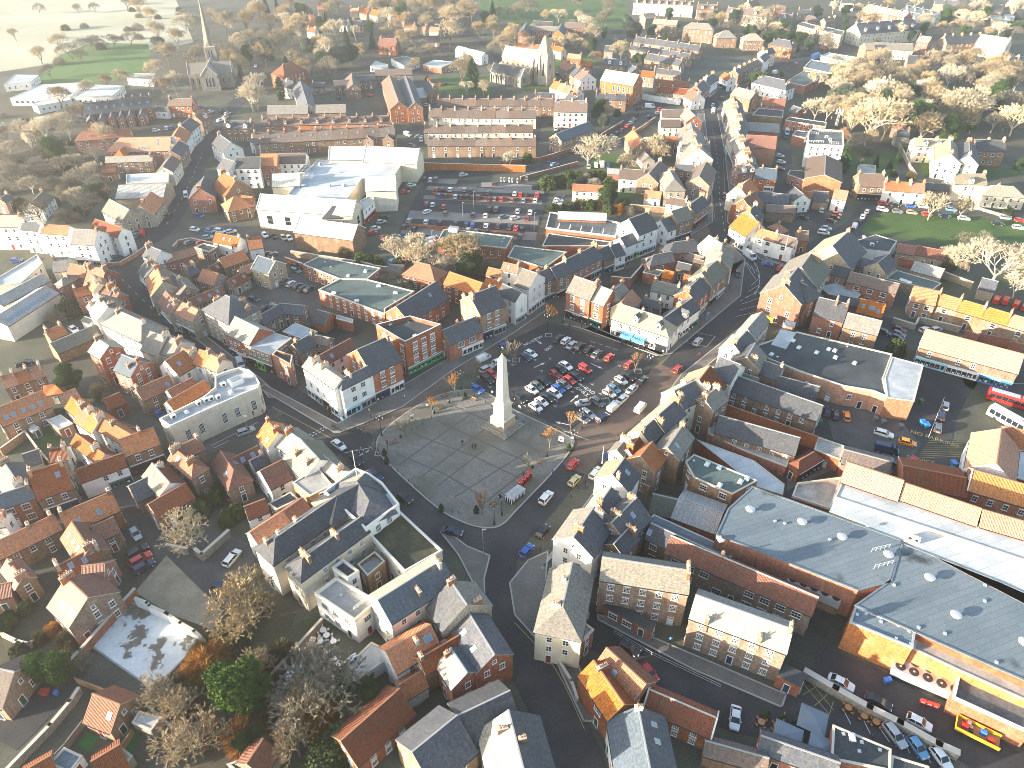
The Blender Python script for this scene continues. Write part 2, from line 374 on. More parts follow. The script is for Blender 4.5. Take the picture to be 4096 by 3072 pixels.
def chimney_mesh(n, mat, hh):
 k = ('chim', n, mat, hh)
 if k not in WCACHE:
  b = MB(); L = .42*n+.35; W = .62
  b.box(-L/2, L/2, -W/2, W/2, -2.2, hh, mat); b.box(-L/2-.07, L/2+.07, -W/2-.07, W/2+.07, hh-.28, hh-.1, mat)
  b.box(-L/2-.03, L/2+.03, -W/2-.03, W/2+.03, hh, hh+.09, 'coping')
  for i in range(n):
   x = (i-(n-1)/2)*.42; q = .45+.18*((i*7+n) % 3)
   b.lathe([(.15, hh+.05), (.12, hh+q), (.15, hh+q), (.15, hh+q+.07), (.09, hh+q+.07), (.08, hh+q-.1), (0.0, hh+q-.1)], 'pot clay' if (i*5+n) % 4 else 'coping', 7, (x, 0, 0))
  WCACHE[k] = b.mesh('chimney')
 return WCACHE[k]
def skylight_mesh():
 if 'sky' not in WCACHE:
  b = MB(); b.box(-.45, .45, -.62, .62, 0, .07, 'grey metal'); b.box(-.36, .36, -.52, .52, .07, .085, 'skylight glass'); WCACHE['sky'] = b.mesh('skylight')
 return WCACHE['sky']
def dormer(parent, M, wall):
 b = MB(); b.box(-.75, .75, -1.6, 0, -.4, 1.35, wall); b.face([(-.75, -1.6, 1.35), (.75, -1.6, 1.35), (0, -1.6, 2.0)], wall)
 r = MB()
 r.face([(-.95, -1.75, 1.2), (0, -1.75, 2.08), (0, .7, 2.08), (-.95, .3, 1.2)], 'dark slate'); r.face([(0, -1.75, 2.08), (.95, -1.75, 1.2), (.95, .3, 1.2), (0, .7, 2.08)], 'dark slate')
 o = link('dormer', b.mesh('dormer'), parent); o.matrix_local = M
 link('dormer_roof', r.mesh('dormer_roof'), o)
 w = link('window', one_mesh_window(.9, 1.1, 'white paint'), o); w.location = (0, -1.6, .1)
FOOT = []          # (cx, cy, ca, sa, L/2, W/2, top) of everything built, so no opening is put where a neighbour stands
def blocked(x, y, z, me):
 for i, (cx, cy, ca, sa, a, b, top) in enumerate(FOOT):
  if i == me: continue
  dx, dy = x-cx, y-cy
  if dx*dx+dy*dy > 3600: continue
  if abs(dx*ca+dy*sa) < a and abs(-dx*sa+dy*ca) < b and z < top: return True
 return False
CAMV = Vector((0, 0, CAM_H))
DOORS = ['door dark blue', 'door red', 'door green', 'door white', 'door black']
def facade(root, wallobj, foot, p0, p1, h, rng, near, opts, shop=None, gable=0.0, z0=0.0, parapet=0):
 """openings on one wall from p0 to p1 (local plan), seen from outside with p0 on the left"""
 M = root.matrix_basis
 d = Vector((p1[0]-p0[0], p1[1]-p0[1], 0)); L = d.length
 if L < 1.6: return
 d.normalize(); nrm = Vector((d.y, -d.x, 0)); wn = M.to_3x3() @ nrm
 mid = M @ Vector(((p0[0]+p1[0])/2, (p0[1]+p1[1])/2, h*.6))
 tc = (CAMV-mid).normalized()
 if wn.dot(tc) < -.12: return
 ang = math.atan2(d.y, d.x)
 fl = opts.get('fl') or max(1, round(h/2.85)); fh = h/fl
 sp = opts.get('sp', 2.9); n = max(1, int((L-.7)/sp)) if L > 2.2 else 1
 ww, wh = opts.get('ww', 1.0), min(opts.get('wh', 1.45), fh*.62)
 kind = opts.get('wk', 'sash'); lint = opts.get('lint', 'pale coping')
 used = 0
 def put(name, me, x, z, par=root):
  o = link(name, me, par); o.location = (p0[0]+d.x*x, p0[1]+d.y*x, z); o.rotation_euler = (0, 0, ang); return o
 if shop:
  k = len(shop); w = L/k
  for i, s in enumerate(shop):
   if s == '-': continue
   b = MB(); x0, x1 = -w/2+.12, w/2-.12; top = min(3.1, fh*.98)
   s, _, tx = s.partition(':')
   b.box(x0, x1, -.12, 0, 0, .45, s); b.box(x0, x1, -.05, 0, .45, top-.75, 'window glass')
   m = max(2, int(w/1.3))
   for q in range(m+1):
    xx = x0+.06+(x1-x0-.12)*q/m; b.box(xx-.06, xx+.06, -.12, 0, .45, top-.75, s)
   dq = int(rng.random()*m); xd = x0+.06+(x1-x0-.12)*(dq+.5)/m
   b.box(xd-.5, xd+.5, -.09, -.05, .45, 2.05, s); b.box(xd-.38, xd+.38, -.10, -.09, .6, 1.95, 'window glass')
   # goods and lights behind the glass
   for q in range(m):
    xx = x0+.06+(x1-x0-.12)*(q+.5)/m
    b.box(xx-.3, xx+.25, -.055, -.045, .5, .5+.5*rng.random()+.25, rng.choice(['shop cream', 'timber', 'shop white', 'grey metal', 'shop red']))
   o = put('shopfront', b.mesh('shopfront'), w*(i+.5), 0)
   g = MB(); g.box(x0-.06, x1+.06, -.3, 0, top-.75, top-.1, s); g.box(x0-.1, x1+.1, -.36, 0, top-.1, top, 'shop white')
   sg = link('shop_sign', g.mesh('shop_sign'), o)
   if tx: text_on(sg, tx, (0, -.31, top-.42), min(.55, 1.5*w/len(tx)), 'shop white')
  used = 1
 doorcol = rng.randrange(n) if not shop and opts.get('door', 1) else -1
 for f in range(used, fl):
  z = z0+f*fh+(fh-wh)*.5
  if f == fl-1 and fl > 2: z -= .1
  for c in range(n):
   x = L/2+(c-(n-1)/2)*min(sp, (L-.4)/n)
   w = M @ Vector((p0[0]+d.x*x+nrm.x*.7, p0[1]+d.y*x+nrm.y*.7, z+.7))
   if blocked(w.x, w.y, w.z+.4, foot): continue
   if f == 0 and c == doorcol and z0 == 0:
    put('door', door_mesh(rng.choice(DOORS)), x, 0); continue
   if rng.random() < opts.get('skip', .1): continue
   if near:
    fr, pa, si, li = win_set(ww, wh, kind, lint)
    o = put('window', fr, x, z); link('pane', pa, o); link('sill', si, o)
    if opts.get('lintel', 1): link('lintel', li, o)
   else: put('window', one_mesh_window(ww, wh, lint), x, z)
 if gable > 2.2 and L > 4 and rng.random() < .6 and opts.get('gw', 1):
  w = M @ Vector(((p0[0]+p1[0])/2+nrm.x*.7, (p0[1]+p1[1])/2+nrm.y*.7, h+1))
  if not blocked(w.x, w.y, w.z, foot): put('window', one_mesh_window(.8, 1.0, lint), L/2, h+.2)
def text_on(parent, s, loc, size, mat, rot=(R(90), 0, 0), depth=.01, name='lettering'):
 cu = bpy.data.curves.new(name, 'FONT'); cu.body = s; cu.size = size; cu.align_x = 'CENTER'; cu.align_y = 'CENTER'; cu.extrude = depth
 t = bpy.data.objects.new(name, cu)
 dg = bpy.context.evaluated_depsgraph_get(); C.objects.link(t)
 me = bpy.data.meshes.new_from_object(t.evaluated_get(bpy.context.evaluated_depsgraph_get())); bpy.data.objects.remove(t)
 me.materials.clear(); me.materials.append(MATS[mat])
 o = link(name, me, parent); o.location = loc; o.rotation_euler = rot; return o

def gable_house(name, cat, label, cx, cy, ang, L, W, h, rise, hipA, hipB, wall, roof, opts, group=None):
 rng = random.Random(int(cx*37+cy*91)); a, b = L/2, W/2
 root = thing(name, label, cat, (cx, cy, 0), ang, group)
 foot = opts['foot']
 dist = math.hypot(cx, cy-0) ; near = dist < 215
 w = MB()
 r0, r1 = -a+hipA*b, a-hipB*b
 rt = h+rise-.1
 P = [(-a, -b), (a, -b), (a, b), (-a, b)]
 for i in range(4):
  p, q = P[i], P[(i+1) % 4]
  pts = [(p[0], p[1], 0), (q[0], q[1], 0), (q[0], q[1], h), (p[0], p[1], h)]
  Lw = math.hypot(q[0]-p[0], q[1]-p[1]); uv = [(0, 0), (Lw, 0), (Lw, h), (0, h)]
  if i == 1 and not hipB: pts.insert(3, (a, 0, rt)); uv.insert(3, (Lw/2, rt))
  if i == 3 and not hipA: pts.insert(3, (-a, 0, rt)); uv.insert(3, (Lw/2, rt))
  w.face(pts, wall, uv)
 wo = link('wall', w.mesh('wall'), root)
 # roof: slopes with thickness, verge or hip, ridge tiles, gutter
 ov = opts.get('ov', .28); k = rise/b; ea, eb = a+(ov if hipA else .12), a+(ov if hipB else .12); zb = h-ov*k; yb = b+ov
 if hipA: ea = a+ov
 ra = r0-(0 if hipA else .12); rb = r1+(0 if hipB else .12); zr = h+rise
 if ra > rb: ra = rb = (ra+rb)/2
 t = .14
 E = [(-ea, -yb, zb), (eb, -yb, zb), (eb, yb, zb), (-ea, yb, zb)]; RR = [(ra, 0, zr), (rb, 0, zr)]
 sl = math.hypot(yb, zr-zb)
 m = MB()
 def up(p, dz=t): return (p[0], p[1], p[2]+dz)
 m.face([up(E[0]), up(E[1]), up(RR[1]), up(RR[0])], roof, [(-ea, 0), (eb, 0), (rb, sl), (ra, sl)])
 m.face([up(E[2]), up(E[3]), up(RR[0]), up(RR[1])], opts.get('roof2', roof), [(eb, 0), (-ea, 0), (ra, sl), (rb, sl)])  # second covering for the back slope, mostly painting sun against shade
 for hip, i, j, rr in ((hipB, 1, 2, 1), (hipA, 3, 0, 0)):
  if hip: m.face([up(E[i]), up(E[j]), up(RR[rr])], roof, [(-yb, 0), (yb, 0), (0, sl)])
  else:
   m.face([E[i], RR[rr], up(RR[rr]), up(E[i])], opts.get('verge', 'coping')); m.face([RR[rr], E[j], up(E[j]), up(RR[rr])], opts.get('verge', 'coping'))
 m.face([E[1], E[0], RR[0], RR[1]], 'gutter'); m.face([E[3], E[2], RR[1], RR[0]], 'gutter')
 rm = 'ridge clay' if 'pantile' in roof else 'lead ridge'
 if opts.get('ridge'): rm = opts['ridge']
 if rb-ra > .3: m.box(ra, rb, -.13, .13, zr+t-.06, zr+t+.08, rm)
 if opts.get('cop'):
  for x, hp in ((-ea, hipA), (eb, hipB)):
   if hp: continue
   for s in (-1, 1): m.tube((x, s*yb, zb+t+.05), (x, 0, zr+t+.1), .17, .17, 'pale coping', 4)
 for s in (-1, 1):
  y = s*yb; m.box(-ea+.02, eb-.02, min(y, y+s*.12), max(y, y+s*.12), zb-.02, zb+.11, 'gutter')
 for i in range(4):
  if (i == 1 and not hipB) or (i == 3 and not hipA): continue
  p, q = E[i], E[(i+1) % 4]; m.face([p, q, up(q), up(p)], 'gutter')
 ro = link('roof', m.mesh('roof'), root)
 for c in opts.get('ch', ()):
  tpos, off, n = c[0], c[1], c[2]; hh = c[3] if len(c) > 3 else 1.0; rot = c[4] if len(c) > 4 else 1
  x = max(-a+.4, min(a-.4, tpos*L)); y = off*b
  zz = h+rise*(1-abs(off)) if abs(off) < .95 else h
  if hipA and x < r0: zz = min(zz, h+rise*(x+a)/max(.1, r0+a))
  if hipB and x > r1: zz = min(zz, h+rise*(a-x)/max(.1, a-r1))
  link('chimney', chimney_mesh(n, opts.get('cm') or rng.choice({'white render': ('cream render', 'brown brick', 'orange brick'), 'cream render': ('cream render', 'brown brick'), 'red brick': ('red brick', 'brown brick'), 'orange brick': ('orange brick',)}.get(wall, ('brown brick', 'buff stone', 'orange brick'))), hh), root, (x, y, zz), R(90) if rot else 0)
 for s, tt, q in opts.get('sk', ()):
  o = link('skylight', skylight_mesh(), root); y = s*b*(1-q)
  o.location = (tt*L, y, h+rise*q+t); o.rotation_euler = (-s*math.atan2(rise, b), 0, 0)
 for s, tt, q in opts.get('do', ()):
  y = s*b*(1-q); M = Matrix.Translation((tt*L, y, h+rise*q-.2)) @ Matrix.Rotation(0 if s < 0 else math.pi, 4, 'Z')
  dormer(root, M, opts.get('dw', 'white render'))
 if opts.get('nowin') is None:
  sh = opts.get('shop', {})
  F = {'F': ((-a, -b), (a, -b), 0), 'R': ((a, -b), (a, b), 0 if hipB else rise), 'B': ((a, b), (-a, b), 0), 'L': ((-a, b), (-a, -b), 0 if hipA else rise)}
  for kf, (p0, p1, gb) in F.items():
   if kf in opts.get('blank', ''): continue
   facade(root, wo, foot, p0, p1, h, rng, near, opts, sh.get(kf), gb)
 return root

def flat_block(name, cat, label, poly, h, wall, roof, opts, group=None):
 """flat-roofed block over a plan in world metres (counter-clockwise)"""
 cx = sum(p[0] for p in poly)/len(poly); cy = sum(p[1] for p in poly)/len(poly)
 rng = random.Random(int(cx*37+cy*91))
 root = thing(name, label, cat, (cx, cy, 0), 0, group)
 q = [(x-cx, y-cy) for x, y in poly]; n = len(q); z0 = opts.get('z0', 0)
 par = opts.get('par', .35)
 w = MB()
 for i in range(n):
  p, r = q[i], q[(i+1) % n]; Lw = math.hypot(r[0]-p[0], r[1]-p[1])
  w.face([(p[0], p[1], z0), (r[0], r[1], z0), (r[0], r[1], h), (p[0], p[1], h)], wall, [(0, 0), (Lw, 0), (Lw, h), (0, h)])
 link('wall', w.mesh('wall'), root)
 r = MB(); r.face([(x, y, h-.02) for x, y in q], roof, list(q)); ro = link('roof', r.mesh('roof'), root)
 if par:
  m = MB()
  def inset(d):
   out = []
   for i in range(n):
    a, b, c = Vector(q[i-1]), Vector(q[i]), Vector(q[(i+1) % n])
    e1, e2 = (b-a).normalized(), (c-b).normalized()
    n1, n2 = Vector((-e1.y, e1.x)), Vector((-e2.y, e2.x))
    s = (n1+n2); s = s/max(.3, s.dot(n1)) ; out.append(b+s*d)
   return out
  I, O = inset(.3), inset(-.06)
  cm = opts.get('cop', 'coping')
  for i in range(n):
   j = (i+1) % n
   m.face([(*O[i], h-.1), (*O[j], h-.1), (*O[j], h+par), (*O[i], h+par)], opts.get('parm', wall if par > .5 else cm)); m.face([(*O[i], h+par), (*O[j], h+par), (*I[j], h+par), (*I[i], h+par)], cm)
   m.face([(*I[j], h-.1), (*I[i], h-.1), (*I[i], h+par), (*I[j], h+par)], cm if par <= .5 else wall)
  link('parapet', m.mesh('parapet'), root)
 for (x, y, k) in opts.get('it', ()):
  nm, me = ROOF_ITEM[k]; link(nm, me, root, (x-cx, y-cy, h), opts.get('itr', 0))
 if not opts.get('nowin'):
  sh = opts.get('shop', {})
  for i in range(n):
   if str(i) in opts.get('blank', ''): continue
   facade(root, None, opts['foot'], q[i], q[(i+1) % n], h, rng, math.hypot(cx, cy) < 215, opts, sh.get(i), 0, z0)
 return root
ROOF_ITEM = {}
def roof_items():
 b = MB(); b.box(-.5, .5, -.7, .7, 0, .3, 'white paint'); b.frus(0, 0, .3, .55, .45, .65, .2, .35, 'polytunnel'); ROOF_ITEM['d'] = ('rooflight', b.mesh('rooflight'))
 b = MB(); b.box(-.6, .6, -.4, .4, .1, 1.1, 'shop white'); b.box(-.55, .55, -.35, .35, 0, .1, 'dark metal'); b.tube((0, -.42, .6), (0, -.40, .6), .38, .38, 'dark metal', 10); ROOF_ITEM['a'] = ('air_conditioner', b.mesh('air_conditioner'))
 b = MB(); b.lathe([(.35, 0), (.35, .5), (.95, .55), (1.0, .7), (.6, .95), (0, 1.0)], 'galvanised', 12); ROOF_ITEM['v'] = ('roof_vent', b.mesh('roof_vent', True))
 b = MB(); b.box(-1.6, 1.6, -1.1, 1.1, 0, 1.5, 'shop white'); b.box(-1.3, 1.3, -.8, .8, 1.5, 1.62, 'grey metal'); ROOF_ITEM['p'] = ('plant_room', b.mesh('plant_room'))
 b = MB()
 for i in range(5):
  for j in range(2):
   b.box(-4+i*1.6, -2.5+i*1.6, -1.55+j*1.6, -.05+j*1.6, .5, 1.5, 'galvanised'); b.tube((-3.25+i*1.6, -.8+j*1.6, 1.5), (-3.25+i*1.6, -.8+j*1.6, 1.62), .62, .62, 'dark metal', 12)
 for x in (-3.8, 3.6):
  for y in (-1.3, 1.3): b.box(x-.1, x+.1, y-.1, y+.1, 0, .5, 'dark metal')
 ROOF_ITEM['f'] = ('fan_bank', b.mesh('fan_bank'))
 b = MB(); b.box(-.25, .25, -.25, .25, 0, .22, 'galvanised'); ROOF_ITEM['s'] = ('roof_outlet', b.mesh('roof_outlet'))
 b = MB()
 for x in (-2, -1, 0, 1, 2): b.tube((x, 0, 0), (x, 0, 1.1), .045, .045, 'shop white', 5)
 for z in (.55, 1.1): b.tube((-2, 0, z), (2, 0, z), .04, .04, 'shop white', 5)
 ROOF_ITEM['r'] = ('guard_rail', b.mesh('guard_rail'))
 b = MB(); b.tube((0, 0, 0), (0, 0, 1.2), .04, .04, 'grey metal', 5)
 for i in range(5): b.tube((-.35+.15*i, -.4, 1.2), (-.35+.15*i, .4, 1.2), .02, .02, 'grey metal', 4)
 b.tube((-.45, 0, 1.2), (.35, 0, 1.2), .025, .025, 'grey metal', 4); ROOF_ITEM['n'] = ('aerial', b.mesh('aerial'))
roof_items()

# ------------------------------------------------------------------ vehicles
def loft(b, st, mat, cap=True):
 """st: list of (x, [(y,z)...]) rings"""
 rings = [[(x, y, z) for y, z in ring] for x, ring in st]
 for A, B in zip(rings, rings[1:]):
  k = len(A)
  for i in range(k): b.face([A[i], A[(i+1) % k], B[(i+1) % k], B[i]], mat)
 if cap: b.face(rings[0][::-1], mat); b.face(rings[-1], mat)
def car_parts(L, W, H, belt, cab, hood, boxy=0.0):
 """cab = (rear base, rear top, front top, front base) as fractions of L from the back; length along +x"""
 w = W/2; b = MB()
 def ring(hw, z0, z1): return [(-hw*.93, z0), (hw*.93, z0), (hw, z0+(z1-z0)*.5), (hw*.93, z1), (-hw*.93, z1), (-hw, z0+(z1-z0)*.5)]
 x = lambda f: (f-.5)*L
 st = [(x(0), ring(w*.82, .38, belt*.86)), (x(.035), ring(w*.96, .27, belt*.97)), (x(.14), ring(w, .22, belt)), (x(.5), ring(w, .2, belt)), (x(cab[3]), ring(w, .2, belt*.99)),
   (x(.90), ring(w*.95, .22, hood)), (x(.97), ring(w*.86, .26, hood*.9)), (x(1), ring(w*.72, .34, hood*.72))]
 loft(b, st, 'car paint')
 # roof and pillars
 tw = w*(.74+.14*boxy); bw = w*.9; z1 = H
 rt = [(x(cab[1]), -tw), (x(cab[2]), -tw), (x(cab[2]), tw), (x(cab[1]), tw)]; rb = [(x(cab[0]), -bw), (x(cab[3]), -bw), (x(cab[3]), bw), (x(cab[0]), bw)]
 mid = [((p[0]), p[1]*1.0) for p in rt]
 up = [(p[0]*.97, p[1]*.9, z1) for p in rt]
 b.face(up, 'car paint')
 for i in range(4):
  j = (i+1) % 4; b.face([(*rt[i], z1-.07), (*rt[j], z1-.07), up[j], up[i]], 'car paint')
 for i in range(4):     # pillars
  p, q = Vector((*rb[i], belt-.02)), Vector((*rt[i], z1-.05)); b.tube(p, q, .055, .05, 'car paint', 4, False)
 for s in (-1, 1): b.tube((x((cab[0]+cab[3])/2-.02), s*bw, belt-.02), (x((cab[1]+cab[2])/2-.02), s*tw, z1-.05), .05, .045, 'car paint', 4, False)
 for s in (-1, 1): b.box(x(cab[3])-.55, x(cab[3])-.4, s*w-.02 if s > 0 else -w-.16, w+.16 if s > 0 else -w+.02, belt-.02, belt+.13, 'car paint')
 b.box(x(.995), x(1)+.01, -w*.5, w*.5, .36, .52, 'rubber'); b.box(x(0)-.01, x(.005), -.26, .26, .55, .67, 'yellow sign')
 body = b.mesh('body', False, True)
 g = MB()
 k = .985
 for i in range(4):
  j = (i+1) % 4; g.face([(rb[i][0]*k, rb[i][1]*k, belt-.03), (rb[j][0]*k, rb[j][1]*k, belt-.03), (rt[j][0]*k, rt[j][1]*k, z1-.06), (rt[i][0]*k, rt[i][1]*k, z1-.06)], 'car glass')
 glass = g.mesh('windows')
 wm = MB(); r = .31+.04*boxy
 wm.tube((0, -.11, 0), (0, .11, 0), r, r, 'rubber', 12); wm.tube((0, -.125, 0), (0, .125, 0), r*.6, r*.6, 'galvanised', 8)
 wheel = wm.mesh('wheel')
 hl = MB(); hl.box(-.13, .1, -.2, .2, -.08, .08, 'lamp lens'); hl = hl.mesh('headlight')
 tl = MB(); tl.box(-.08, .08, -.13, .13, -.14, .14, 'lamp red'); tl = tl.mesh('tail_light')
 parts = [('body', body, (0, 0, 0)), ('windows', glass, (0, 0, 0))]
 for fx in (.19, .81):
  for s in (-1, 1): parts.append(('wheel', wheel, (x(fx), s*(w-.1), r)))
 for s in (-1, 1): parts.append(('headlight', hl, (x(.955), s*w*.62, hood*.83))); parts.append(('tail_light', tl, (x(.018), s*w*.78, belt*.82)))
 return parts
CARS = {
 'h': proto('parked_car', 'car', car_parts(4.0, 1.74, 1.47, .93, (.03, .14, .56, .74), .84)),
 's': proto('parked_car', 'car', car_parts(4.5, 1.8, 1.45, .93, (.1, .26, .58, .76), .85)),
 'e': proto('parked_car', 'car', car_parts(4.6, 1.8, 1.48, .95, (.02, .1, .58, .75), .86)),
 'u': proto('parked_car', 'car', car_parts(4.4, 1.85, 1.66, 1.05, (.02, .1, .58, .74), .98, .4)),
 'm': proto('parked_car', 'car', car_parts(4.3, 1.8, 1.68, 1.0, (.02, .08, .62, .84), .9, .4)),
 'v': proto('parked_van', 'van', car_parts(4.6, 1.85, 1.88, 1.12, (.6, .66, .74, .86), .98, .8)),
 'w': proto('parked_van', 'van', car_parts(5.6, 2.0, 2.3, 1.3, (.66, .7, .8, .92), 1.12, .9)),
}
def van_box(key, L, W, H):
 b = MB(); w = W/2*.95
 loft(b, [((.0-.5)*L, [(-w*.93, .35), (w*.93, .35), (w*.95, 1.1), (w*.86, H), (-w*.86, H), (-w*.95, 1.1)]), ((.12)*L, [(-w*.95, .35), (w*.95, .35), (w, 1.1), (w*.86, H), (-w*.86, H), (-w, 1.1)])], 'car paint')
 root = CARS[key][0]; KIDS[root.name].append(link('cargo_body', b.mesh('cargo_body'), root))
van_box('v', 4.6, 1.85, 1.88); van_box('w', 5.6, 2.0, 2.3)
COL = dict(white=(.72, .72, .7), silver=(.42, .43, .43), grey=(.13, .14, .145), black=(.012, .013, .015), red=(.55, .03, .015), blue=(.02, .10, .38), navy=(.01, .025, .07),
   lightblue=(.12, .3, .48), green=(.04, .12, .07), teal=(.06, .16, .16), maroon=(.2, .012, .02), yellow=(.5, .44, .2), orange=(.8, .27, .02), brown=(.12, .06, .03), cream=(.6, .55, .42), gold=(.35, .3, .2))
# ------------------------------------------------------------------ trees
def rv(r): 
 while True:
  v = Vector((r.uniform(-1, 1), r.uniform(-1, 1), r.uniform(-1, 1)))
  if .05 < v.length < 1: return v.normalized()
def sliver(b, p, d, L, w, r, mat):
 u = d.cross(rv(r))
 if u.length < 1e-3: return
 u = u.normalized()*w
 b.face([p-u, p+u, p+d*L+u*.3, p+d*L-u*.3], mat)
def bare_tree(seed, spread, up, twig, bark, twl=.75, dens=9, depth=4, w=.05, trunk_h=.22):
 """10 m high leafless tree: trunk and limbs, then a crown of branches and fine twigs"""
 r = random.Random(seed); tr, cr = MB(), MB()
 def grow(p, d, L, rad, lv):
  n = 2 if lv < 2 else 2
  q = p
  for i in range(n):
   d2 = (d+rv(r)*.18+Vector((0, 0, up*.12))).normalized(); q2 = q+d2*L/n
   (tr if lv < 2 else cr).tube(q, q2, rad*(1-.25*i/n), rad*(1-.25*(i+1)/n), bark if lv < 3 else twig, 5 if lv < 2 else 3, False)
   q, d = q2, d2
   if lv >= depth-1:
    for _ in range(int(dens*.5)):
     t = (d+rv(r)*.75+Vector((0, 0, .25))).normalized(); sliver(cr, q-d2*L/n*r.random(), t, twl*r.uniform(.5, 1.1), w, r, twig)
  if lv >= depth:
   for _ in range(dens):
    t = (d+rv(r)*.6+Vector((0, 0, .2))).normalized(); sliver(cr, q, t, twl*r.uniform(.6, 1.2), w, r, twig)
   return
  k = r.choice((3, 4)) if lv == 0 else r.choice((2, 3, 3)) if lv < depth-1 else 3
  if lv == 0: k = 5
  a0 = r.uniform(0, 6.28)
  for i in range(k):
   a = a0+6.283*i/k+r.uniform(-.4, .4); side = d.orthogonal().normalized(); side = Matrix.Rotation(a, 3, d) @ side
   d3 = (d*r.uniform(.55, 1.0)+side*spread*r.uniform(.6, 1.2)+Vector((0, 0, up*.25))).normalized()
   grow(q, d3, L*r.uniform(.68, .9)*(1 if lv else 1.05), rad*.62, lv+1)
 grow(Vector((0, 0, -.2)), Vector((0, 0, 1)), 10*trunk_h, .24, 0)
 return fit(tr, cr)
def fit(tr, cr):
 top = max(v[2] for v in cr.v); k = 10/top
 for m in (tr, cr): m.v = [(x*k, y*k, z*k) for x, y, z in m.v]
 return [('trunk', tr.mesh('trunk'), (0, 0, 0)), ('crown', cr.mesh('crown'), (0, 0, 0))]
def leafy_tree(seed, rx, z0, leaf, n=330, sz=.2, lean=0, bark='bark', per=12, conic=0.0, blobs=9):
 """10 m evergreen: lobes of leaf sprays of uneven size round a trunk"""
 r = random.Random(seed); tr, cr = MB(), MB()
 tr.tube((0, 0, -.2), (0, 0, 7), .28, .08, bark, 6, False)
 lobes = []
 for i in range(blobs):
  a = r.uniform(0, 6.28); h = r.random(); rr = rx*(1-conic*h)
  d = rr*r.uniform(.25, .75); lobes.append((Vector((d*math.cos(a), d*math.sin(a), z0+(10-z0)*(.1+.78*h))), rr*r.uniform(.35, .62)))
  tr.tube((0, 0, z0+(lobes[-1][0].z-z0)*.5), lobes[-1][0], .09, .03, bark, 4, False)
 for c, R_ in lobes:
  for _ in range(int(n*(R_/rx)**1.3*2.2)):
   v = rv(r); p = c+Vector((v.x*R_, v.y*R_, v.z*R_*.8))*r.uniform(.55, 1.08)
   for _ in range(per):
    q = p+rv(r)*r.uniform(0, .42); a = rv(r); bb = a.cross(rv(r))
    if bb.length < 1e-3: continue
    bb = bb.normalized()*sz*.55; a = (a+v*.5).normalized()*sz*r.uniform(.7, 1.4)
    cr.face([q-bb, q+a, q+bb, q-a*.4], leaf)
 return fit(tr, cr)
def conifer(seed, rx, leaf, layers=17, sz=.3, conic=1.0):
 r = random.Random(seed); tr, cr = MB(), MB(); tr.tube((0, 0, -.2), (0, 0, 9.6), .2, .03, 'bark', 6, False)
 for i in range(layers):
  t = i/(layers-1); z = .7+9*t; rad = rx*((1-t)**.8 if conic else math.sin(math.pi*(.12+.86*t))**.7)+.15
  k = int(6+9*(1-t))
  for j in range(k):
   a = 6.283*j/k+r.uniform(-.3, .3); R_ = rad*r.uniform(.7, 1.12)
   for s in range(5):
    f = (s+1)/5; base = Vector((math.cos(a)*R_*f, math.sin(a)*R_*f, z-.35*f*f*rad*.5+r.uniform(-.1, .1)))
    for _ in range(6):
     q = base+rv(r)*.22; d = (Vector((math.cos(a), math.sin(a), -.1))+rv(r)*.7).normalized(); u = d.cross(rv(r))
     if u.length < 1e-3: continue
     u = u.normalized()*sz*.4; cr.face([q-u, q+d*sz*1.3, q+u, q-d*sz*.4], leaf)
 return fit(tr, cr)
def shrub(seed, leaf, rx=5, twiggy=False):
 r = random.Random(seed); tr, cr = MB(), MB()
 for _ in range(9):
  v = rv(r); tr.tube((v.x*.3, v.y*.3, -.2), (v.x*rx*.6, v.y*rx*.6, 4+abs(v.z)*3), .2, .05, 'bark', 4, False)
 for _ in range(1500):
  v = rv(r); v.z = abs(v.z); q = Vector((v.x*rx, v.y*rx, v.z*9+.3))*r.uniform(.5, 1.05)
  q += Vector((math.sin(q.y*1.3+seed), math.cos(q.x*1.2), math.sin(q.x+q.y)))*.6
  if twiggy:
   for _ in range(2): sliver(cr, q, (v+rv(r)*.7).normalized(), 2.0, .1, r, leaf)
  else:
   for _ in range(3):
    a = rv(r)*.62; bb = a.cross(rv(r))
    if bb.length < 1e-3: continue
    bb = bb.normalized()*.36; p = q+rv(r)*.5; cr.face([p-bb, p+a, p+bb, p-a*.5], leaf)
 return fit(tr, cr)
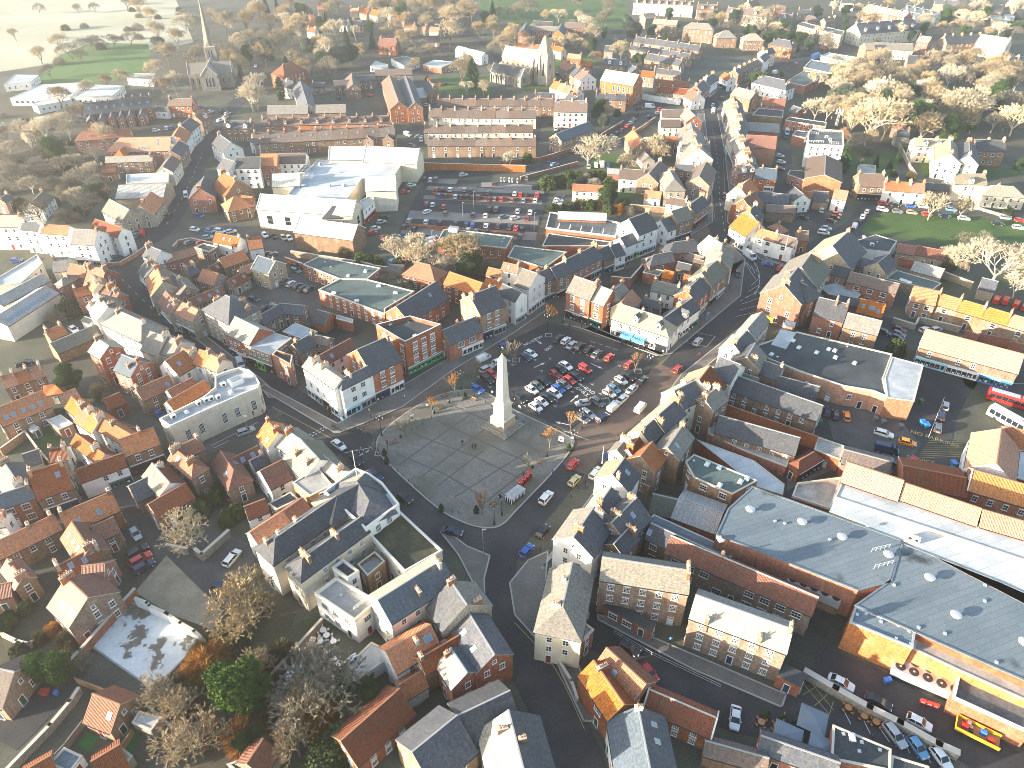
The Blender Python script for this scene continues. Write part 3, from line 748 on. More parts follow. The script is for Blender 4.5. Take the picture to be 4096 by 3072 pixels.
TREE = {
 'a': [proto('bare_tree', 'tree', bare_tree(s, .62, .5, 'twigs', 'bark', .5, 9, 5, .042)) for s in (3, 8, 21)],
 'p': [proto('bare_tree', 'tree', bare_tree(s, .6, .5, 'pale twigs', 'pale bark', .5, 9, 5, .042)) for s in (5, 14)],
 'b': [proto('birch_tree', 'tree', bare_tree(s, .36, .7, 'pale twigs', 'pale bark', .45, 7, 5, .036, trunk_h=.3)) for s in (31, 35)],
 'g': [proto('bare_tree', 'tree', bare_tree(s, .66, .35, 'grey twigs', 'bark', .5, 8, 5, .042)) for s in (41, 47)],
 'o': [proto('young_tree', 'tree', bare_tree(51, .4, .8, 'russet twigs', 'bark', .7, 5, 3, .05, .3))],
 'y': [proto('young_tree', 'tree', bare_tree(57, .42, .7, 'grey twigs', 'bark', .6, 4, 3, .045, .3))],
 'e': [proto('evergreen_tree', 'tree', leafy_tree(s, 3.6, 1.5, 'evergreen leaves')) for s in (61, 66)],
 'c': [proto('conifer', 'tree', conifer(s, 2.2, 'conifer needles')) for s in (71, 73)],
 'd': [proto('pine_tree', 'tree', leafy_tree(81, 4.2, 2.5, 'grey needles', blobs=14, sz=.22))],
 'k': [proto('conifer', 'tree', conifer(91, 1.9, 'conifer needles', 15, .32, 0))],
 's': [proto('shrub', 'shrub', shrub(s, 'ivy leaves')) for s in (2, 3)],
 'q': [proto('shrub', 'shrub', shrub(5, 'heath leaves', 5, True))],
 'r': [proto('shrub', 'shrub', shrub(6, 'russet twigs', 5, True))],
 'n': [proto('shrub', 'shrub', shrub(9, 'grey twigs', 6, True))],
}
TCOUNT = {}
def tree(kind, x, y, h, label, group=None, wide=1.0):
 k = TCOUNT.get(kind, 0); TCOUNT[kind] = k+1
 ps = TREE[kind]; s = h/10
 return place(ps[k % len(ps)], (x, y, 0), rnd.uniform(0, 6.28), label, None, group, (s*wide, s*wide, s))

# ------------------------------------------------------------------ people
def person_mesh(pose):
 V, E, Rr = [], [], []
 def v(x, y, z, r, p=None):
  V.append((x, y, z)); Rr.append(r); k = len(V)-1
  if p is not None: E.append((p, k))
  return k
 sit = pose == 'sit'; st = .26 if pose == 'walk' else .04
 hz = .5 if sit else .93
 pel = v(0, 0, hz, .145); wst = v(0, 0, hz+.2, .135, pel); ch = v(0, .0, hz+.42, .165, wst); nk = v(0, .01, hz+.58, .062, ch); hd0 = v(0, .02, hz+.66, .075, nk); hd = v(0, .025, hz+.75, .1, hd0); v(0, .015, hz+.82, .075, hd)
 for s in (-1, 1):
  hip = v(s*.1, 0, hz-.05, .1, pel)
  if sit: kn = v(s*.12, .42, hz, .07, hip); an = v(s*.12, .45, .09, .05, kn)
  else: kn = v(s*.1, s*st*.55+.03, .5, .072, hip); an = v(s*.1, s*st, .09, .05, kn)
  v(s*.11, (V[an][1])+.17, .045, .042, an)
  sh = v(s*.2, 0, hz+.5, .07, ch); el = v(s*.27, -s*st*.6-.03, hz+.23, .052, sh); wr = v(s*.27, -s*st*1.1+.1+(.15 if sit else 0), hz+.0+(.05 if sit else 0), .035, el)
  pm = v(s*.27, V[wr][1]+.03, V[wr][2]-.07, .036, wr)
  for i in range(4): 
   f = v(s*.27+(i-1.5)*.02, V[pm][1]+.012, V[pm][2]-.07, .009, pm); v(s*.27+(i-1.5)*.021, V[pm][1]+.03, V[f][2]-.035+.006*abs(i-1.5), .008, f)
  v(s*.27-s*.03, V[pm][1]+.05, V[pm][2]-.02, .01, pm)
 me = bpy.data.meshes.new('person'); me.from_pydata(V, E, [])
 o = bpy.data.objects.new('person', me); C.objects.link(o)
 mod = o.modifiers.new('Skin', 'SKIN'); 
 for i, sv in enumerate(me.skin_vertices[0].data): sv.radius = (Rr[i], Rr[i]); sv.use_root = (i == 0)
 sub = o.modifiers.new('Sub', 'SUBSURF'); sub.levels = 1; sub.render_levels = 1
 dg = bpy.context.evaluated_depsgraph_get(); m2 = bpy.data.meshes.new_from_object(o.evaluated_get(dg)); bpy.data.objects.remove(o)
 m2.materials.clear()
 for k in ('cloth', 'shop navy', 'skin', 'hair', 'rubber'): m2.materials.append(MATS[k])
 for p in m2.polygons:
  c = p.center; i = 0
  if c.z > hz+.6: i = 3 if (c.z > hz+.79 or c.y < .0) else 2
  elif abs(c.x) > .22 and c.z < hz+.0: i = 2
  elif (c.z < hz-.02 or (sit and c.z < hz+.09 and c.y > .08)): i = 4 if c.z < .09 else 1
  p.material_index = i; p.use_smooth = True
 return m2
PERSON = {k: person_mesh(k) for k in ('stand', 'walk', 'sit')}
def person(pose, x, y, rz, col, label, z=0):
 o = link('person', PERSON[pose], None, (x, y, z), rz, COL.get(col, (.1, .1, .1)))
 return tag(o, label, 'person', 'people in the streets')

# ------------------------------------------------------------------ street furniture
def simple(name, cat, parts):
 return proto(name, cat, parts)
def mk_lamp(arms=4):
 b = MB(); b.lathe([(.28, 0), (.28, .5), (.2, .6), (.16, 1.2), (.09, 1.4), (.075, 5.6), (.1, 5.7), (.03, 6.2)], 'black paint', 8)
 a = MB(); l = MB()
 for i in range(arms):
  t = 6.283*i/arms; c, s = math.cos(t), math.sin(t)
  a.tube((0, 0, 5.3), (c*.75, s*.75, 5.6), .035, .03, 'black paint', 4); l.lathe([(.05, 5.6), (.13, 5.95), (.11, 6.1)], 'lamp lens', 6, (c*.75, s*.75, 0)); l.lathe([(.2, 6.06), (.05, 6.3), (0, 6.42)], 'black paint', 6, (c*.75, s*.75, 0))
 return [('post', b.mesh('post'), (0, 0, 0)), ('arms', a.mesh('arms'), (0, 0, 0)), ('lanterns', l.mesh('lanterns'), (0, 0, 0))]
def mk_pole(h):
 b = MB(); b.tube((0, 0, 0), (0, 0, h), .09, .055, 'grey metal', 6); l = MB(); l.box(-.1, .75, -.12, .12, h-.02, h+.1, 'grey metal'); l.box(.15, .7, -.1, .1, h-.07, h-.02, 'lamp lens')
 return [('post', b.mesh('post'), (0, 0, 0)), ('lamp_head', l.mesh('lamp_head'), (0, 0, 0))]
def mk_bollard():
 b = MB(); b.lathe([(.12, 0), (.12, .12), (.08, .16), (.075, .85), (.1, .88), (.1, .94), (.05, 1.02), (0, 1.06)], 'black paint', 8); return [('post', b.mesh('post'), (0, 0, 0))]
def mk_bench():
 s = MB(); 
 for i in range(4): s.box(-.9, .9, -.25+i*.13, -.15+i*.13, .43, .47, 'timber')
 k = MB()
 for i in range(3): k.box(-.9, .9, .27, .31, .55+i*.13, .65+i*.13, 'timber')
 l = MB()
 for x in (-.8, .8): l.box(x-.04, x+.04, -.25, .3, 0, .43, 'black paint'); l.box(x-.04, x+.04, .24, .3, .43, .95, 'black paint')
 return [('seat', s.mesh('seat'), (0, 0, 0)), ('backrest', k.mesh('backrest'), (0, 0, 0)), ('legs', l.mesh('legs'), (0, 0, 0))]
def mk_phone():
 b = MB(); b.box(-.46, .46, -.46, .46, 0, .14, 'black paint'); b.box(-.45, .45, -.45, .45, .14, 2.2, 'phone red'); b.box(-.5, .5, -.5, .5, 2.2, 2.32, 'phone red'); b.frus(0, 0, 2.32, 2.5, .46, .46, .2, .2, 'phone red')
 g = MB()
 for t in range(4):
  M = Matrix.Rotation(t*math.pi/2, 4, 'Z')
  for i in range(3):
   for j in range(7): g.box(-.32+i*.22, -.13+i*.22, -.465, -.44, .5+j*.215, .67+j*.215, 'window glass', None, M)
  g.box(-.32, .32, -.52, -.46, 2.2, 2.3, 'shop white', None, M)
 return [('kiosk', b.mesh('kiosk'), (0, 0, 0)), ('glazing', g.mesh('glazing'), (0, 0, 0))]
def mk_bin():
 b = MB(); b.lathe([(.26, 0), (.28, .85), (.3, .87), (.3, 1.0), (.2, 1.15), (0, 1.2)], 'black paint', 10); return [('body', b.mesh('body'), (0, 0, 0))]
def mk_wheelie():
 b = MB(); b.frus(0, 0, .1, .95, .22, .27, .29, .36, 'painted'); l = MB(); l.box(-.31, .31, -.4, .38, .95, 1.06, 'painted'); 
 return [('body', b.mesh('body'), (0, 0, 0)), ('lid', l.mesh('lid'), (0, 0, 0))]
def mk_planter():
 b = MB(); b.frus(0, 0, 0, .8, .45, .45, .6, .6, 'black paint', 'earth'); r = random.Random(4); f = MB()
 for _ in range(350):
  v = rv(r); z = .7+1.5*r.random(); rad = .55*(2.3-z)/1.6+.1; q = Vector((v.x*rad, v.y*rad, z)); a = rv(r)*.16; w = a.cross(rv(r))*.8; f.face([q-w, q+a, q+w, q-a], 'evergreen leaves')
 return [('tub', b.mesh('tub'), (0, 0, 0)), ('foliage', f.mesh('foliage'), (0, 0, 0))]
def mk_treepit():
 b = MB()
 for i in range(4):
  M = Matrix.Rotation(i*math.pi/2, 4, 'Z'); b.box(-1.05, 1.05, -1.05, -.85, 0, .12, 'kerbstone', None, M)
 b.face([(-.85, -.85, .05), (.85, -.85, .05), (.85, .85, .05), (-.85, .85, .05)], 'earth'); return [('surround', b.mesh('surround'), (0, 0, 0))]
def mk_board():
 b = MB(); 
 for x in (-.75, .75): b.box(x-.06, x+.06, -.06, .06, 0, 2.5, 'black paint')
 p = MB(); p.box(-.69, .69, -.05, .05, .8, 2.3, 'shop white'); p.box(-.6, .6, -.07, -.05, .9, 2.0, 'shop cream'); p.box(-.4, .3, -.08, -.07, 1.2, 1.7, 'shop red')
 return [('posts', b.mesh('posts'), (0, 0, 0)), ('panel', p.mesh('panel'), (0, 0, 0))]
def mk_sign(col, w=.7, h=.9):
 b = MB(); b.tube((0, 0, 0), (0, 0, 3.0), .05, .05, 'grey metal', 5); p = MB(); p.box(-w/2, w/2, -.06, -.03, 2.9-h, 2.9, col); p.box(-w/2-.03, w/2+.03, -.03, -.01, 2.87-h, 2.93, 'shop white')
 return [('post', b.mesh('post'), (0, 0, 0)), ('plate', p.mesh('plate'), (0, 0, 0))]
def mk_table():
 b = MB(); b.lathe([(0, .72), (.62, .72), (.62, .76), (0, .76)], 'painted', 10); b.tube((0, 0, 0), (0, 0, .72), .05, .05, 'dark metal', 5); out = [('tabletop', b.mesh('tabletop'), (0, 0, 0))]
 for i in range(4):
  c = MB(); M = Matrix.Rotation(i*math.pi/2+.4, 4, 'Z'); c.box(.75, 1.15, -.2, .2, .4, .45, 'painted', None, M); c.box(1.12, 1.16, -.2, .2, .45, .85, 'painted', None, M); c.box(.78, .82, -.2, .2, 0, .4, 'dark metal', None, M); c.box(1.1, 1.14, -.2, .2, 0, .4, 'dark metal', None, M); out.append(('chair', c.mesh('chair'), (0, 0, 0)))
 return out
def mk_tsignal():
 b = MB(); b.tube((0, 0, 0), (0, 0, 3.3), .07, .06, 'black paint', 6); p = MB(); p.box(-.2, .2, -.16, .1, 2.4, 3.4, 'black paint')
 for i, c in enumerate(('lamp red', 'yellow sign', 'shop green')): p.tube((0, -.16, 3.2-i*.3), (0, -.2, 3.2-i*.3), .1, .1, c, 8)
 return [('post', b.mesh('post'), (0, 0, 0)), ('signal_head', p.mesh('signal_head'), (0, 0, 0))]
def mk_charger():
 b = MB(); b.box(-.3, .3, -.2, .2, 0, 2.0, 'shop white'); b.box(-.22, .22, -.22, -.2, 1.0, 1.7, 'shop navy'); b.box(-.1, .1, -.25, -.2, .5, .9, 'shop green'); return [('cabinet', b.mesh('cabinet'), (0, 0, 0))]
PROP = {
 'lamp': simple('street_lamp', 'street lamp', mk_lamp()), 'pole': simple('street_lamp', 'street lamp', mk_pole(7.5)), 'bollard': simple('bollard', 'bollard', mk_bollard()),
 'bench': simple('bench', 'bench', mk_bench()), 'phone': simple('telephone_box', 'telephone box', mk_phone()), 'bin': simple('litter_bin', 'bin', mk_bin()), 'wheelie': simple('wheelie_bin', 'bin', mk_wheelie()),
 'planter': simple('planter', 'planter', mk_planter()), 'pit': simple('tree_pit', 'tree pit', mk_treepit()), 'board': simple('notice_board', 'notice board', mk_board()), 'sign': simple('road_sign', 'sign', mk_sign('sign blue')),
 'wsign': simple('road_sign', 'sign', mk_sign('shop white', .8, .7)), 'table': simple('cafe_table', 'table', mk_table()), 'signal': simple('traffic_signal', 'traffic light', mk_tsignal()), 'charger': simple('charging_post', 'charging post', mk_charger()),
}
def prop(k, x, y, rz, label, group=None, col=None, scale=None): return place(PROP[k], (x, y, 0.02), rz, label, col, group, scale)
def wall_run(name, cat, label, pts, h, t, mat, cap='coping', group=None, piers=0, pales=None):
 """garden or boundary wall along world points"""
 cx, cy = pts[0]; root = thing(name, label, cat, (cx, cy, 0), 0, group); b = MB(); c = MB()
 for (x0, y0), (x1, y1) in zip(pts, pts[1:]):
  d = math.hypot(x1-x0, y1-y0); M = Matrix.Translation((x0-cx, y0-cy, 0)) @ Matrix.Rotation(math.atan2(y1-y0, x1-x0), 4, 'Z')
  if pales:
   n = max(1, int(d/pales))
   for i in range(n+1): b.box(d*i/n-.035, d*i/n+.035, -.035, .035, 0, h, mat, None, M)
   for z in (.25, h-.12): c.box(0, d, -.03, .03, z, z+.07, mat, None, M)
  else:
   b.box(-t/2, d+t/2-.002, -t/2, t/2, -.05, h, mat, None, M); c.box(-t/2-.04, d+t/2+.04, -t/2-.05, t/2+.05, h, h+.1, cap, None, M)
 link('panel', b.mesh('panel'), root); link('rail' if pales else 'capping', c.mesh('capping'), root); return root
def sheet(name, poly, z, mat, kind='structure', edge=0.0, label=None, emat='kerbstone'):
 """ground sheet; edge > 0 makes it a raised pavement with a kerb"""
 a = sum(poly[i][0]*poly[(i+1) % len(poly)][1]-poly[(i+1) % len(poly)][0]*poly[i][1] for i in range(len(poly)))
 if a < 0: poly = poly[::-1]
 b = MB(); b.face([(x, y, z) for x, y in poly], mat, list(poly))
 if edge:
  n = len(poly)
  for i in range(n):
   p, q = poly[i], poly[(i+1) % n]; b.face([(p[0], p[1], z-edge), (q[0], q[1], z-edge), (q[0], q[1], z), (p[0], p[1], z)], emat)
   d = Vector((q[0]-p[0], q[1]-p[1])); 
   if d.length > .1:
    d.normalize(); nn = Vector((-d.y, d.x))*.3; b.face([(p[0], p[1], z+.006), (q[0], q[1], z+.006), (q[0]+nn.x, q[1]+nn.y, z+.006), (p[0]+nn.x, p[1]+nn.y, z+.006)], emat)
 o = link(name, b.mesh(name)); o['kind'] = kind
 bm = bmesh.new(); bm.from_mesh(o.data); bmesh.ops.triangulate(bm, faces=[f for f in bm.faces if len(f.verts) > 4]); bm.to_mesh(o.data); bm.free()
 return o
def ribbon(pts, w, z, mat, name='road', edge=None):
 """road or line of even width along world points"""
 L, Rr = [], []
 n = len(pts)
 for i in range(n):
  a, b = Vector(pts[max(0, i-1)]), Vector(pts[min(n-1, i+1)]); d = (b-a).normalized(); nn = Vector((-d.y, d.x))*w/2; p = Vector(pts[i]); L.append(p+nn); Rr.append(p-nn)
 b = MB()
 for i in range(n-1): b.face([(*Rr[i], z), (*Rr[i+1], z), (*L[i+1], z), (*L[i], z)], mat)
 o = link(name, b.mesh(name)); o['kind'] = 'structure'; return o
def smooth(pts, k=6):
 out = []
 P = [Vector(p) for p in pts]
 for i in range(len(P)-1):
  p0, p1, p2, p3 = P[max(0, i-1)], P[i], P[i+1], P[min(len(P)-1, i+2)]
  for j in range(k):
   t = j/k; out.append(.5*((2*p1)+(p2-p0)*t+(2*p0-5*p1+4*p2-p3)*t*t+(3*p1-p0-3*p2+p3)*t**3))
 out.append(P[-1]); return [(p.x, p.y) for p in out]
def dashes(pts, w, z, dash, gap, mat, name='road_marking'):
 b = MB(); acc = 0
 for (x0, y0), (x1, y1) in zip(pts, pts[1:]):
  d = math.hypot(x1-x0, y1-y0); s = -acc
  ux, uy = (x1-x0)/max(d, 1e-6), (y1-y0)/max(d, 1e-6)
  while s < d:
   a, e = max(0, s), min(d, s+dash)
   if e > a: b.face([(x0+ux*a+uy*w/2, y0+uy*a-ux*w/2, z), (x0+ux*e+uy*w/2, y0+uy*e-ux*w/2, z), (x0+ux*e-uy*w/2, y0+uy*e+ux*w/2, z), (x0+ux*a-uy*w/2, y0+uy*a+ux*w/2, z)], mat)
   s += dash+gap
  acc = (acc+d) % (dash+gap)
 o = link(name, b.mesh(name)); o['kind'] = 'structure'; return o
def table(s):
 for r in s.split("\n"):
  r = r.split("|"); yield r[:3]+[int(r[3])]+[float(v) for v in r[4:11]]+[int(r[11]), r[12], eval("dict("+r[13]+")")]

# ------------------------------------------------------------------ survey of the town, in metres
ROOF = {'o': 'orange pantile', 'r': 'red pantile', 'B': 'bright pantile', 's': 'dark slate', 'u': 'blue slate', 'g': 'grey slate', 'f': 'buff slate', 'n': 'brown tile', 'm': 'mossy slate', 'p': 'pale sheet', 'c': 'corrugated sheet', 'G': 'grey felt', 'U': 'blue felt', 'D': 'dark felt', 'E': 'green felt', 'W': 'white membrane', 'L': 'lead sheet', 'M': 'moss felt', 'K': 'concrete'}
WALL = {'b': 'red brick', 'n': 'brown brick', 't': 'buff stone', 'o': 'orange brick', 'y': 'grey stone', 'w': 'white render', 'c': 'cream render', 'p': 'pale stone', 'k': 'grey timber'}
RW = {'o': 'orange pantiles', 'r': 'dark red tiles', 'B': 'bright orange tiles', 's': 'dark slates', 'u': 'blue slates', 'g': 'grey slates', 'f': 'pale buff slates', 'n': 'brown tiles', 'm': 'mossy slates', 'p': 'pale roof sheets', 'c': 'corrugated sheets', 'G': 'grey felt', 'U': 'blue grey felt', 'D': 'dark felt', 'E': 'green felt', 'W': 'white membrane', 'L': 'pale lead', 'M': 'mossy felt', 'K': 'grey concrete'}
WW = {'b': 'red brick', 'n': 'brown brick', 't': 'stone', 'o': 'orange brick', 'y': 'grey stone', 'w': 'white', 'c': 'cream', 'p': 'pale stone', 'k': 'timber'}
TY = {'h': 'hatchback', 's': 'saloon car', 'e': 'estate car', 'u': 'off-roader', 'm': 'people carrier', 'v': 'small van', 'w': 'large van'}
CW = {'white': 'white', 'silver': 'silver', 'grey': 'dark grey', 'black': 'black', 'red': 'red', 'blue': 'blue', 'navy': 'navy blue', 'lightblue': 'light blue', 'green': 'green', 'teal': 'teal', 'maroon': 'maroon', 'yellow': 'pale yellow', 'orange': 'orange', 'brown': 'brown', 'gold': 'beige', 'cream': 'cream'}
TW = {'a': 'tan bare tree', 'p': 'pale bare tree', 'b': 'slender bare birch', 'g': 'grey bare tree', 'o': 'russet young tree', 'y': 'bare young tree', 'e': 'dark evergreen tree', 'c': 'dark conifer', 'd': 'grey green pine', 'k': 'narrow dark conifer', 's': 'green bushy shrub', 'q': 'tangled tan shrub', 'r': 'russet shrub', 'n': 'bare grey shrub'}
ORD = ['', 'first', 'second', 'third', 'fourth', 'fifth', 'sixth', 'seventh', 'eighth', 'ninth', 'tenth', 'eleventh', 'twelfth', 'thirteenth', 'fourteenth', 'fifteenth', 'sixteenth', 'seventeenth', 'eighteenth', 'nineteenth', 'twentieth']
